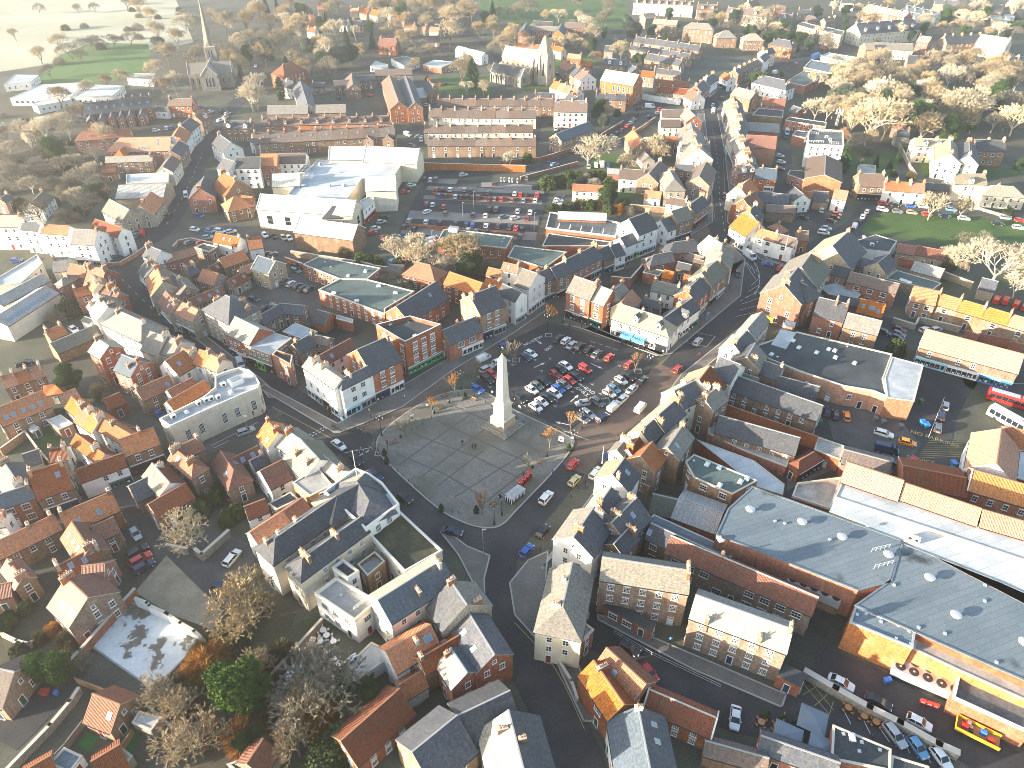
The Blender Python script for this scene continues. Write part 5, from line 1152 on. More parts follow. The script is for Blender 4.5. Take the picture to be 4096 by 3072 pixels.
s|n|house|1|42.7|190.4|-.489|5.5|3.6|5|1.4|0|rear range of the cafe block|ch=[(-.4,0,1),(.47,0,2)]
s|w|shop|1|0|190.6|-.711|7.5|5.4|8.3|2.1|0|left timber framed gable on the square|shop={'R':['grey']},ch=[],wk='grid'
g|w|shop|1|5.4|197|-.616|5.5|9|9.3|3.4|0|right timber framed gable on the square|shop={'R':['white']},ch=[(.3,.4,4)],wk='grid'
s|n|shop|1|9.9|202.8|.726|5.9|5.8|7.6|2.2|0|right of the timber framed gables|shop={'F':['teal']},ch=[(.3,.2,2)]
s|n|shop|1|14.7|206.1|.719|6.7|6.1|7.6|2.4|0|second right of the timber framed gables|shop={'F':['black']},ch=[(.49,0,2)]
s|b|shop|1|22.1|214.7|.778|15.6|7.2|7|2.8|0|long red fronted, right of the timber gables|shop={'F':['black','red','grey']},ch=[(-.48,0,3),(0,0,2),(.49,0,5)]
s|n|shop|1|30.6|222.1|.694|4.9|6.8|5.4|2.6|0|low, with blue green shopfront in the narrow street|shop={'F':['teal','teal']},ch=[]
s|w|shop|1|34.8|224.5|.585|4.3|7|5.4|2.7|0|with small white gable in the narrow street|shop={'F':['white']},ch=[(-.4,0,1)]
s|w|shop|1|40.6|231.5|.692|9|5.8|6.3|2.2|0|with lime green shop window|shop={'F':['white:SALE','lime']},ch=[]
s|w|shop|1|44.3|237.3|.666|9.8|10.4|8.8|4.1|0|tall, lettered across its long shopfront|shop={'F':['white:the original factory shop']},ch=[(.45,0,4)],sp=3.6
s|w|shop|1|55.1|243.6|.655|4.7|7.6|6|3|0|beside the tall lettered shop|shop={'F':['grey']},ch=[(-.3,0,1)]
m|n|shop|1|60.6|247.6|.591|7.9|7.4|7.8|3.1|0|with big sash windows in the narrow street|shop={'F':['navy']},ch=[],wk='wide'
s|n|shop|1|69.2|259.3|.932|12.4|6.1|6.8|2.4|0|at the upper end of the narrow street|shop={'F':['black','red','teal']},ch=[(-.45,0,3),(.45,0,4)]
n|c|house|1|63.8|265.4|-.401|7.7|4.4|5.8|1.6|0|white faced behind the narrow street|ch=[(-.48,0,2),(.48,0,4)]
f|w|shop|1|-47.3|148.7|-.764|14|4.8|9.3|1.7|0|long sunlit front of the corner block|shop={'F':['white','grey','black','white']},ch=[(-.3,0,5),(-.05,.1,5)],skip=0
s|w|shop|1|-40.1|146.6|.777|9.3|3.8|9.3|1.5|1|square side of the corner block|shop={'F':['pale blue sign','grey']},ch=[(-.1,.2,5)],wk='wide',ww=1.4,skip=0
s|b|shop|1|-36.1|155.8|.723|9.2|11.6|9.3|4.5|0|with nine sashes and navy shop on the square|shop={'F':['navy','white']},ch=[(.47,0,5)],wk='grid',ww=1.3,wh=1.8,lint='white paint',skip=0
s|b|pub|1|-15|173.5|.673|11.4|7.2|5.8|2.8|0|with white bay windows left of the tall brick house|wk='grid',ww=2.2,wh=1.7,sp=4,skip=0,ch=[(-.05,0,2)],shop={'F':['-','white','white']}
s|n|shop|1|-8.5|183.9|.644|9.2|10.2|9.3|4|0|tall, with navy shop below sash windows|shop={'F':['navy','grey']},ch=[(-.48,-.1,4),(-.48,.7,3),(.4,.3,1)],wk='grid',ww=1.2,wh=1.8,lint='white paint',skip=0
o|b|house|1|-14.4|200.1|-.595|12.8|6.4|6|2.8|0|upper orange roof behind the square|ch=[]
o|b|house|1|-5.3|201.1|-.643|6.7|4|5.5|1.7|0|small orange roof behind the timber gables|ch=[(.3,0,4)]
o|w|house|1|-.1|210.5|-.457|5.8|3.9|6.3|1.7|0|white backed behind the timber gables|ch=[(.45,0,3)],sk=[(-1,-.1,.5)]
o|w|house|1|-5.4|211|-.443|5|3.9|4.3|1.7|0|low white behind the timber gables|ch=[]
o|b|hall|1|-28.5|210.9|-.469|12.5|7.8|4.5|3.4|3|square hipped hall beside the thicket|
s|b|hall|1|-28.5|188.7|.959|18|10|5.6|3.9|0|slated hall with white gable behind the square|roof2='f',sk=[(-1,.2,.6)]
s|n|house|1|-72|184.7|.996|9.1|4.6|4.5|1.8|0|left wing of the L shaped yard house|ch=[(.3,.3,2)]
s|n|house|1|-65.8|187.8|-.167|7.4|4.5|4.5|1.8|0|right wing of the L shaped yard house|ch=[]
s|n|house|1|-58.6|167.5|.924|5.5|5.2|5|2.1|0|dark slated, behind the red parapet|ch=[(-.3,0,2)]
r|w|house|1|-48.3|163.4|.877|11.2|4.4|5.5|1.9|0|with white courtyard wall behind the corner block|ch=[],sk=[(-1,-.2,.4)]
n|n|house|1|-53.9|170.6|-.326|6|3.6|5|1.3|0|dark tiled, behind the car court|ch=[(-.48,0,2)]
s|b|shed|1|-56.1|185.1|-.428|4.3|6|3.2|2.3|0|small store in the car court|nowin=1
u|t|house|1|-79.8|212.8|-.522|7.4|7.8|6|2.8|0|lone, standing in the gravel yard|roof2='n',ch=[(.4,0,1)],cop=1
p|b|store|1|26|251.6|-.095|17.6|5|6|1.7|0|glazed canopy block behind the car deck|nowin=1
p|c|supermarket_range|1|-51.2|308.5|-.122|23.2|13.1|8|4.4|0|right part of the supermarket back range|nowin=1,cop=1
p|c|supermarket_range|1|-71|311.3|.02|15.5|11.4|8|3.8|0|left part of the supermarket back range|nowin=1,cop=1
p|c|supermarket_range|1|-90.6|282.4|.101|10.7|9.9|7.5|3.3|0|left range of the supermarket|nowin=1
p|c|supermarket_range|1|-51.6|275.7|.09|11.6|11.1|8.6|3.8|0|entrance wing of the supermarket|wk='grid',ww=1,wh=3,fl=1,door=0
p|c|supermarket_range|1|-75.9|256.8|-.165|37.1|11|7.8|3.7|0|long front range of the supermarket|wk='grid',ww=2.4,wh=3.4,fl=1,sp=7,door=0,cop=1
p|n|supermarket_range|1|-65|239.1|-.28|22.6|10.1|6.5|3.4|0|blank walled range in front of the supermarket|nowin=1,cop=1
s|c|supermarket_range|1|-65.2|252.4|.126|9.3|7.5|7|2.9|3|slated porch wing of the supermarket|nowin=1
n|o|terraced_house|8|-91.7|363.7|.074|62|6.8|6|2.5|0|in the dormered upper left terrace|do=[(-1,0,.45)],dw='orange brick'
n|n|terraced_house|9|-87.6|342.1|.17|64.4|9.2|6|3.4|0|in the terrace behind the supermarket|sk=[(-1,.1,.5)]
s|n|rear_wing|1|-117.6|342.2|1.691|9.5|4.8|4.6|1.9|4|first rear wing from the left behind the supermarket|ch=[]
s|n|rear_wing|1|-97.5|342.8|1.642|9.3|4.9|4.6|1.9|4|second rear wing from the left behind the supermarket|ch=[]
s|n|rear_wing|1|-87.7|343.5|1.616|9.2|5|4.6|2|4|third rear wing from the left behind the supermarket|ch=[]
s|n|rear_wing|1|-77.5|344.1|1.589|9|5.1|4.6|2|4|fourth rear wing from the left behind the supermarket|ch=[]
s|n|rear_wing|1|-67.7|344.9|1.563|8.9|5.1|4.6|2|0|fifth rear wing from the left behind the supermarket|ch=[]
s|n|rear_wing|1|-58.3|345.6|1.538|8.7|5.2|4.6|2.1|0|sixth rear wing from the left behind the supermarket|ch=[]
n|n|terraced_house|10|-5.3|396.2|-.01|68|7.8|5.5|2.8|0|in the back row of the four right terraces|
n|c|terraced_house|8|-15|377|-.019|54.3|8.2|5.4|3|0|in the second row of the four right terraces|
n|c|terraced_house|8|-16.1|353.4|.022|52.4|7|5.4|2.5|0|in the third row of the four right terraces|
n|n|terraced_house|9|-13.9|334.3|-.007|49.8|6.9|5.4|2.5|0|in the front row of the four right terraces|
n|o|warehouse|1|-64|408.5|-1.347|53.4|9.2|7|3.4|0|left half of the double gabled warehouse|roof2='n',fl=2
s|o|warehouse|1|-55.3|409.2|1.777|53.5|7.8|7|3|4|right half of the double gabled warehouse|fl=2
n|n|school|1|-98.1|437.3|.237|9.1|6.4|4.8|2.3|0|left part of the old school|
n|n|school|1|-91.9|437.4|1.774|24.8|8|5|2.9|4|gabled middle of the old school|
s|n|school|1|-86.7|448.3|.293|11.6|5.9|4.8|2.3|0|right part of the old school|
n|n|school|1|-70.5|456.1|.135|21.6|7.1|6|2.6|0|long hall behind the old school|
r|b|villa|1|-132.4|454.3|1.016|18|11|7.5|4.8|3|turreted villa among the trees|
s|w|villa|1|-126.3|429.8|-.441|13.2|7|6|2.7|3|small white villa among the trees|
s|c|house|1|-112.1|404.9|1.881|46.5|8.4|6.5|3.3|4|row of gables running back from the terrace|sk=[(-1,-.3,.5),(-1,0,.5),(-1,.3,.5)]
s|n|house|1|-111.5|437.2|.191|7|4.2|4|1.7|0|low wing beside the white villa|
g|n|church_hall|1|-114.6|381.2|.042|20.5|8.2|6|3.1|0|left church hall with arched windows|sp=2.2,ww=.8,wh=2.2,fl=1
g|n|church_hall|1|-93.1|383.1|.058|15.1|7.5|6|2.8|0|right church hall|sp=2.4,wh=2,fl=1
r|b|villa|1|-84|534|-.212|12.7|8.5|6|3.7|0|lone villa on the wooded slope|ch=[(-.4,0,3),(.4,0,3)]
o|t|house|1|-158.7|669.1|.281|6.1|5.8|5|2.5|0|first from the left among the top slope houses|
o|t|house|1|-154.8|625.9|-.799|15.3|6.1|4.5|2.7|0|second from the left among the top slope houses|
o|t|house|1|-151.7|611.9|-.232|14.5|5.1|4|2.2|0|third from the left among the top slope houses|
o|w|house|1|-147.1|583.1|-.352|6.4|5.8|4.5|2.5|0|fourth from the left among the top slope houses|
o|t|house|1|-128.8|661.3|-.534|8.6|5.1|4.5|2.2|0|fifth from the left among the top slope houses|
o|t|house|1|-118.8|652.6|-.662|8.8|7.1|5|3.1|0|sixth from the left among the top slope houses|
o|t|house|1|-108.6|643.6|-.74|10.2|7.6|5|3.3|0|seventh from the left among the top slope houses|
o|w|house|1|-93.9|640.6|.278|9.5|5.5|5|2.4|0|eighth from the left among the top slope houses|
o|t|house|1|-86.6|625.5|-.175|8.6|5.6|5|2.4|0|ninth from the left among the top slope houses|
o|t|house|1|-89.6|615.7|.112|8.6|4.2|4.5|1.8|0|tenth from the left among the top slope houses|
o|w|house|1|-76.3|594.2|-.368|8.9|5.4|5|2.3|0|eleventh from the left among the top slope houses|
o|t|house|1|-66.3|593.6|-.432|5.4|4.2|4|1.8|0|twelfth from the left among the top slope houses|
o|t|house|1|-56.5|583|-.386|8.2|5.4|5|2.3|0|thirteenth from the left among the top slope houses|
s|n|house|1|-55.5|558.1|0|7.5|7.9|3.4|3.1|0|fourteenth from the left among the top slope houses|
s|w|house|1|-128.1|606.8|-.322|7.5|5.8|5|2.2|0|fifteenth from the left among the top slope houses|
s|n|house|1|-117.7|607.1|-.566|8.8|6.1|5|2.4|0|sixteenth from the left among the top slope houses|
p|w|hall|1|-26.9|514.4|-.814|26.7|5.9|5|2|0|white hall behind the tall conifer|
s|n|house|1|-45.1|425|-1.299|15.2|7|5.5|2.7|0|steep gable beside the warehouse|
g|n|house|1|10.2|395.7|0|7.6|6.8|5.5|2.5|0|stub closing the back terrace row|
s|b|terraced_house|8|-204.1|387|.434|31.8|11.1|6|4.3|0|in the far left slate terrace|sk=[(-1,0,.5)]
s|b|rear_wing|1|-213.8|374.6|1.966|11.2|3.6|4.6|1.4|4|first red rear wing from the left, far terrace|ch=[]
s|b|rear_wing|1|-208.9|376.2|1.955|11.2|3.6|4.6|1.4|4|second red rear wing from the left, far terrace|ch=[]
s|b|rear_wing|1|-204.6|377.9|1.946|11.2|3.6|4.6|1.4|4|third red rear wing from the left, far terrace|ch=[]
s|b|rear_wing|1|-200.5|379.6|1.937|11.3|3.6|4.6|1.4|4|fourth red rear wing from the left, far terrace|ch=[]
s|b|rear_wing|1|-196.5|381.3|1.928|11.3|3.6|4.6|1.4|4|fifth red rear wing from the left, far terrace|ch=[]
s|b|rear_wing|1|-191.4|383|1.918|11.4|3.6|4.6|1.4|4|sixth red rear wing from the left, far terrace|ch=[]
n|b|house|1|-174.5|395|-.036|12.8|7.4|6|2.7|0|below the spired church|
s|w|house|1|-184.1|391.1|-.125|7.1|3.6|4|1.4|0|low white beside the spired church lane|
r|b|health_centre|1|-192.7|343.4|.264|24.2|6.6|5.6|2.9|1|back range of the red health centre|
o|b|health_centre|1|-168.9|329|.077|27.6|10.4|5.4|4.5|1|glazed range of the red health centre|sk=[(-1,0,.2),(-1,.05,.2),(-1,.1,.2),(-1,.15,.2),(-1,.3,.5),(-1,.3,.75)]
o|b|health_centre|1|-175|322.7|1.546|9.6|4.8|5|2.1|3|small hip before the health centre|
f|n|house|1|-168.1|313.9|.11|19.8|4.8|5|1.7|0|long stone range below the health centre|
o|n|cottage|1|-173|303.9|.153|5.8|4.6|4|2|0|low garden house below the stone range|
c|t|works|1|-147.5|278.5|.1|18.2|13.8|5|2.8|0|glass striped works on the left street|nowin=1,sk=[(-1,-.1,.3),(-1,-.05,.3),(-1,.2,.3)]
r|n|shop|1|-155.3|367.6|1.414|9.9|6.8|6.6|2.9|0|top of the left street|do=[(-1,0,.4)]
s|w|shop|1|-155.9|351.1|1.547|12.4|7.9|7.2|3.1|0|white fronted, second down the left street|
o|w|shop|1|-154.7|337.2|1.738|13.9|8|6.8|3.5|4|third down the left street|
s|n|shop|1|-150|320.8|1.654|13.4|6.9|6.4|2.7|4|fourth down the left street|
n|c|shop|1|-146.9|303.2|1.688|13.8|6.6|6|2.4|4|fifth down the left street|
s|w|house|1|-129.4|327.3|-.903|15.1|9|6.5|3.5|0|white gable across the left street|ch=[(-.48,0,3)]
s|n|house|1|-132.4|356.1|-.042|13.7|6.6|6.3|2.6|0|dormered, at the head of the left street|do=[(-1,-.3,.4),(-1,.3,.4)]
s|w|flats|1|-110.1|297.9|.061|9.7|7.9|8.8|3.1|0|white apartments with balconies|wk='wide',ww=1.3
s|w|flats|1|-118|297.2|-.609|7.7|8|8|3.1|0|curved end of the white apartments|
o|n|house|1|-111.6|277.5|-.805|11.5|11.8|6.6|5.1|0|orange slope below the white apartments|
s|n|cottage|1|-199.4|270.7|1.442|5|4|4.5|1.6|0|garden house at the hazy left edge|
n|w|cottage|1|-184.3|267.3|1.699|12.3|6.9|4.5|2.5|4|cottage beside the hazy allotments|
o|b|flats|1|-102.2|301|.043|7|8.2|8.6|3.6|0|red apartments beside the supermarket|wk='wide',ww=1.3
n|w|flats|1|-93.9|305.7|.026|11.9|7.6|8|2.8|0|white apartments beside the supermarket|
s|w|house|1|-118.1|336.3|-.734|7.8|3.9|5.5|1.5|0|white gable left of the rear wings|
f|o|chapel|1|60.7|421.5|-.558|20.1|12.6|11|4.4|0|tall chapel with round windows|sp=3,ww=1.1,wh=2.6,fl=2,door=0
o|n|house|1|34.9|471.2|-1.298|16.6|7.2|5.5|3.2|0|top of the brick row by the church|
s|n|house|1|38.7|459.1|-1.307|11.3|8.5|5.5|3.3|0|middle of the brick row by the church|
n|w|house|1|42.7|450.7|-1.279|13.4|10.1|5.5|3.7|0|white gabled end of the row by the church|
o|b|house|1|46.5|481.3|-.506|7.8|4.6|5|2|0|rear wing of the brick row|
o|b|house|1|40.7|500.4|-.443|9.4|4.9|5|2.1|0|upper rear wing of the brick row|
o|w|cottage|4|30.9|425.9|-.922|21.6|7|4.5|3|0|in the stepped white cottages by the church|
s|b|house|1|17.8|410|-.132|11|3.6|6|1.4|0|brick, left of the buff mill|
s|w|house|1|33.6|403.1|-1.296|12.2|8|5|3.1|0|steep slate, behind the buff mill|
n|c|house|1|29.9|380|-.065|16.7|10.9|7.8|4|0|buff mill house with four tall windows|sk=[(-1,-.4,.8),(-1,-.35,.8),(-1,.3,.8),(-1,.38,.8)],ww=1.3,wh=2
u|n|house|1|28.7|346.7|.817|24.8|7.4|6|2.7|0|long blue slated, with red doors|ch=[],sp=2.2
s|n|terraced_house|3|53.4|405.3|-.159|16.5|5.9|6|2.3|0|in the short slate terrace by the chapel|
u|n|house|1|64.2|478.9|-.346|14|7.5|6.4|2.7|0|blue slated, above the chapel|do=[(-1,-.2,.4),(-1,.3,.4)]
u|n|house|1|74.1|470.1|-1.317|11|6.1|5|2.2|0|wing above the chapel|
s|n|terraced_house|6|106.1|533.4|-.609|48.3|6.9|5.5|2.7|0|in the top row of dark slate terraces|
s|n|terraced_house|6|97.5|512|-.615|43.9|5.5|5.5|2.1|0|in the middle row of dark slate terraces|
s|n|terraced_house|3|96.6|488.8|-.748|25.9|7.2|5.5|2.8|0|in the lowest row of dark slate terraces|
s|n|house|1|65.4|521.4|-.373|6|6.8|5|2.6|0|left of the dark slate terraces|
s|n|house|1|94.8|466.8|-.45|17.1|4.8|4|1.9|0|shed like, above the orange rows|
o|n|house|1|80.7|452.4|-.365|8|5.6|6|2.4|0|left of the long orange rows|
r|n|house|1|92.2|434.7|-.28|19.2|4.8|5.3|2.1|0|upper long orange row|
r|n|house|1|90.2|420.8|-.289|17.7|5.2|5|2.3|0|lower long orange row|
r|w|pub|1|99.7|409.9|-1.303|9.6|8|5|3.5|0|white gabled pub at the main bend|
s|b|shop|1|103.8|419.5|1.062|14.6|8.4|7|3.3|0|tall, beside the main bend|shop={'F':['black']}
s|w|shop|1|112.1|434.8|1.035|15.1|7.1|7|2.8|0|white, beside the main bend|shop={'F':['white']}
o|w|shop|1|126.2|445.8|-1.257|8.8|5.4|6|2.3|0|white corner shop uphill of the bend|shop={'F':['black']}
n|n|terraced_house|5|143.4|469.9|.889|35.3|6.1|6|2.2|0|in the row climbing the hill|
s|w|house|1|157.9|488.2|1.049|15.1|6.1|7|2.4|0|white, top of the climbing row|
s|c|house|1|164|500.3|.676|9.9|6.4|8|2.5|0|three storey, top of the climbing row|
g|n|villa|1|135.1|571.8|-.349|21.5|8.6|8.8|3.2|3|big hipped villa left of three|
g|n|villa|1|150.6|555.4|0|13.8|10.1|6.5|3.8|3|middle hipped villa of three|ch=[(.5,0,3),(-.5,0,3)]
f|n|villa|1|167.4|547.5|0|13.8|9.6|6.5|3.4|3|right hipped villa of three|ch=[(.5,0,3),(-.5,0,3)]
f|n|villa|1|113.9|589.9|-.401|17.7|7.1|8.5|2.5|0|broad house above the slate terraces|
f|n|villa|1|106|621.6|.488|10.7|8.1|7|2.8|0|beside the grey green pine|
n|c|terraced_house|8|125.6|669.2|-.263|48.9|6.6|9|2.4|0|in the gabled terrace at the top edge|do=[(-1,0,.3)],dw='cream render'
n|n|terraced_house|2|158.3|652|-.174|15.9|8.6|8|3.1|0|in the pair right of the gabled terrace|do=[(-1,0,.35)]
n|n|villa|1|177.6|643.2|-.579|9.7|7.9|7|2.9|0|steep gabled, top right of the villas|do=[(-1,0,.35)]
n|n|terraced_house|4|194.3|631.4|-.446|24.1|8.9|8|3.2|0|in the bay windowed terrace above the villas|do=[(-1,0,.35)]
g|o|college|1|21.7|570.2|-.172|25.3|6.1|8|2.3|0|long front of the orange brick college|wh=2,ww=1.3
s|o|college|1|9.4|567.1|1.463|23.8|8|8|3.1|0|left wing of the orange brick college|
s|o|college|1|34.1|563.7|1.424|23.7|8|8|3.1|0|right wing of the orange brick college|
n|b|college|1|47|590.1|-.147|15.5|7.9|6|2.9|0|annexe of the orange brick college|
s|o|college|1|23.3|590.1|-.304|15.3|4.9|8|1.9|0|rear of the orange brick college|
o|c|terraced_house|4|14.7|528.1|-.194|26.8|5.1|5|2.2|0|in the long row beyond the church|
o|c|house|1|31.6|521.2|-.891|9.3|4.8|5|2.1|0|at the end of the row beyond the church|
o|n|house|1|57.6|333.8|-1.487|17.5|7.4|6|3.2|0|wrapped in scaffolding beside the garden|
g|c|store|1|60.2|321.8|-1.417|8.9|5.8|3|2.2|0|little store in the long garden|
n|c|block|1|80.3|372.1|-.1|10.5|6.9|7|2.5|0|upper flat fronted block by the junction queue|
n|c|block|1|78|363|0|9.8|7|5|2.5|0|lower flat fronted block by the junction queue|
g|b|house|1|88.2|366.2|-1.468|14.3|8|7.5|3|0|half barrel gable by the junction queue|
o|n|house|1|74.9|338.4|-.071|12.5|4.1|5.4|1.8|0|orange row behind the main street|
g|c|shop|1|83|336.8|1.456|19.2|11.4|7|4.3|0|first on the left of the main street|
g|c|shop|1|81|316.8|1.505|15.8|13.1|7|4.9|0|second on the left of the main street|
g|c|shop|1|80.7|318.9|0|13.6|5|8|1.9|0|cream, with pale slates on the main street|
s|n|house|1|73|297.9|-.167|8.7|4.2|7|1.7|0|blue topped, behind the main street|
n|n|shop|1|77.5|287.4|1.197|17.9|9.2|7.5|3.4|0|brown gable on the main street|
g|t|house|1|64.4|283.5|-1.556|17.4|8.2|6.8|3.1|3|broad hipped, near the long garden|ch=[(-.3,.2,6)]
n|c|house|1|50|292.5|-.205|10.4|7.4|6|2.7|0|cream, overlooking the hedge garden|ch=[(-.48,0,2),(.48,0,2)]
n|n|house|1|59.1|293.6|-2.015|17|9|6|3.3|4|brown roofed, beside the cream garden house|
o|c|cottage|1|30.8|280.7|-.125|12.6|4.2|5|1.8|0|long cream cottage by the car park|ch=[]
c|b|shed|1|44.4|305.1|-.115|6.4|6|3|1.2|0|rusty shed by the garden cars|nowin=1
o|c|outhouse|1|56.6|277.4|-.302|6.5|4.4|3.6|1.9|0|low cream outhouse by the ivy|
f|n|shop|1|114.1|383.4|-1.763|19|9.2|7.2|3.2|4|first down the right of the main street|shop={'F':['black','grey']},roof2='s',ch=[(-.4,0,5),(.3,0,5)]
f|b|shop|1|111.1|364.7|-1.713|20.4|8.6|7.2|3|4|second down the right of the main street|shop={'F':['white','teal']},roof2='s',ch=[(-.4,0,5),(.3,0,5)]
f|n|shop|1|106.9|346.5|-1.906|15.8|9.1|7.2|3.2|4|third down the right of the main street|shop={'F':['black','grey']},roof2='s',ch=[(-.4,0,5),(.3,0,5)]
f|c|shop|1|104|332.7|-1.658|15.7|7.9|7.2|2.8|4|fourth down the right of the main street|shop={'F':['white','teal']},roof2='s',ch=[(-.4,0,5),(.3,0,5)]
f|b|shop|1|102.4|316.9|-1.691|16.2|7.8|7.2|2.7|4|fifth down the right of the main street|shop={'F':['black','grey']},roof2='s',ch=[(-.4,0,5),(.3,0,5)]
f|n|shop|1|100.3|302.4|-1.752|13.7|7.5|7.2|2.6|4|sixth down the right of the main street|shop={'F':['white','teal']},roof2='s',ch=[(-.4,0,5),(.3,0,5)]
g|n|house|1|126.5|408.1|-.867|12.7|8.8|6.5|3.3|0|broad stone roofed at the head of the main street|
r|b|house|1|139.4|398.2|-.299|11.7|6.5|5|2.8|0|long red tiled, behind the main street|
s|w|villa|1|148.6|431.1|-.829|21.9|9.2|6.3|3.6|3|white villa with four chimneys|ch=[(-.4,.3,3),(.4,.3,3),(-.4,-.3,3),(.4,-.3,3)]
c|b|shed|1|123.3|361.1|-.191|15.4|11.4|4|2.3|0|grey corrugated, behind the main street|nowin=1
r|o|hall|1|111.7|325.2|-.199|12.9|9|8|3.9|0|big blank brick, behind the main street|nowin=1
n|b|shop|1|98|297.5|.17|8.6|6.6|6.5|2.4|0|dormered, low down the main street|do=[(-1,-.2,.4),(-1,.2,.4)],ch=[(0,0,3)]
u|b|shop|1|105.9|294.3|-.255|8.5|8.4|5.6|3|0|blue slated, over a white shopfront|ch=[(-.2,0,2),(.48,0,2)],shop={'F':['-','white']}
o|c|shop|1|91.2|273.7|.966|10.9|9|6.4|3.9|0|white faced at the lower main street|roof2='f'
r|b|shop|1|90|262.3|.892|10|8.8|6.2|3.8|0|with a terracotta stack at the lower main street|ch=[(0,0,2)],roof2='g'
s|c|shed|1|103|272.4|-.325|11.8|7|4|2.7|0|blue felted row behind the lower main street|nowin=1
n|o|sports_hall|1|131.5|298.1|-1.917|24.7|14.1|6.4|2.3|4|sports hall with a broad glazed gable|nowin=1
s|b|garage|1|149.3|389.8|-.996|5.2|6.4|3.4|2.5|0|pair of lock up garages by the wood|ch=[]
n|n|pub|1|145.8|285.7|-.066|10.3|9.4|6|3.4|0|stone inn with a black shopfront by the green|shop={'F':['black']},ch=[(-.48,0,2),(.48,0,3)]
o|w|cottage|3|157.4|280.1|-.213|14.9|6.2|5.4|2.7|0|in the white row facing the green|
s|n|cottage|1|173.1|284.7|-.155|8.6|4.5|4|1.8|0|dark low range facing the green|
f|c|mansion|1|184.8|284.7|-.053|12.7|7.9|7|2.8|0|gatehouse with a broad arch facing the green|ch=[(-.48,0,4),(.48,0,4)],do=[(-1,0,.3)],dw='cream render',wk='grid'
f|c|mansion|1|195.2|276.9|-.166|15.8|8|5|2.8|3|hipped lodge right of the gatehouse|
f|c|mansion|1|189.1|327.3|-.117|14.5|6.5|7.6|2.3|0|left wing of the gabled mansion|ch=[(-.3,.3,4),(.2,.3,4)],do=[(-1,-.2,.3),(-1,.2,.3)],dw='cream render',wk='grid',ww=1.4
f|c|mansion|1|190.8|313.5|-2.01|21.1|10|7.6|3.5|4|first gable of the gabled mansion|wk='grid'
s|c|mansion|1|198.1|311.9|1.115|21.1|9|7.6|3.5|0|second gable of the gabled mansion|wk='grid'
s|n|mansion|1|213.9|324.1|-.133|12.6|8.6|7|3.4|0|right wing of the gabled mansion|ch=[(0,.3,5),(.45,0,4)],wk='grid',ww=1.4
s|t|house|1|186.5|348.3|-.165|5.6|5.6|5|2.2|0|coach house by the stone wall|
o|n|house|1|190.3|360.6|-.641|4.9|5.4|5|2.3|0|orange gable under the big tree|
s|n|house|1|199.8|377.2|-.24|4.4|4.9|5|1.9|0|slate roof under the big tree|ch=[]
f|o|house|1|236|518|.113|6.5|8.9|7|3.1|0|gabled block beside the fuel station|
g|c|hall|1|254.3|522|-.149|24.8|8.5|6|3.2|0|pale roofed hall behind the wood|
f|b|house|1|283.2|538.5|-.721|7.7|8.5|7|3|0|left end of the long brick terrace|
s|n|terraced_house|4|309.7|541.7|.185|27.8|10|6.2|3.9|0|in the long brick terrace behind the wood|
f|c|house|1|324.5|527.3|-.804|18.5|11.9|8|4.2|0|tall right end of the long brick terrace|
s|n|house|1|314.6|482.2|.28|13.9|11.1|5|4.3|0|house at the right edge of the wood|
s|b|house|1|249|481.3|-.287|5.7|9|7|3.5|0|red house half hidden in the wood|
f|b|terraced_house|6|297|634.4|-1.135|40.5|9.2|8|3.2|0|in the stepped terrace top right|
u|w|terraced_house|4|328.1|640.9|-1.204|33.9|7.4|7|2.7|0|in the blue roofed terrace top right|do=[(-1,0,.4)]
s|c|terraced_house|5|267.6|570.4|.332|51.6|14.4|8|5.6|0|in the gabled terrace beside the flats|do=[(-1,0,.35)]
n|n|bungalow|1|235.7|629.6|-.46|12.4|6.8|4|2.5|3|round looking hipped bungalow|ch=[]
s|n|house|1|237.2|650.4|-.283|9.6|7.1|5|2.8|0|boxy house at the upper right|
n|c|villa|1|191.9|626.1|-.584|18.7|11.4|8|4.1|0|bay windowed villa in bare trees|do=[(-1,0,.35)]
s|n|villa|1|210.3|613.7|-.502|10.3|7.1|8|2.8|0|right of the villa in bare trees|do=[(-1,0,.35)]
s|b|villa|1|182.7|527.5|-.716|16.7|8.1|7|3.2|3|red hipped villa by the top road|ch=[(-.4,0,2),(.4,0,2)]
n|n|house|1|203.8|684.5|.533|11.6|7.1|6|2.6|0|first from the left of the scattered top right houses|
s|w|house|1|287.4|691.7|-.289|10.5|5.5|6|2.1|0|second from the left of the scattered top right houses|
n|n|house|1|245.3|617.1|.439|11.4|6.4|5|2.3|0|third from the left of the scattered top right houses|
s|n|house|1|372.1|681.5|-.729|8.8|7.9|6|3.1|0|fourth from the left of the scattered top right houses|
g|n|house|1|396.9|662.4|-.459|12.6|9|6|3.4|0|fifth from the left of the scattered top right houses|
n|b|house|1|223.8|669.3|-.36|7.9|5.8|5|2.1|0|sixth from the left of the scattered top right houses|
s|n|house|1|365|689.3|-.399|7.7|6.5|6|2.5|0|seventh from the left of the scattered top right houses|
o|w|cottage|1|129.6|273.1|-.436|5.1|5.9|5|2.6|0|blazing cottage by the green road|ch=[]
s|w|cottage|1|112.8|273|-1.404|7.7|6.5|5|2.5|0|white gable cottage behind the white inn|ch=[]
o|w|cottage|1|117.1|274.1|-.368|3.5|3.6|5|1.6|0|orange cottage behind the white inn|ch=[]
s|n|shed|1|122.6|275.3|-.15|5.9|7|3.5|2.7|0|slate shed behind the white inn|nowin=1
u|y|store|1|103.4|272.5|-.292|10.8|7|3.5|2.5|0|blue roofed store behind the white inn|nowin=1
n|n|store|1|103|262.6|-.11|10.7|4.9|4|1.8|0|purple roofed store behind the white inn|nowin=1
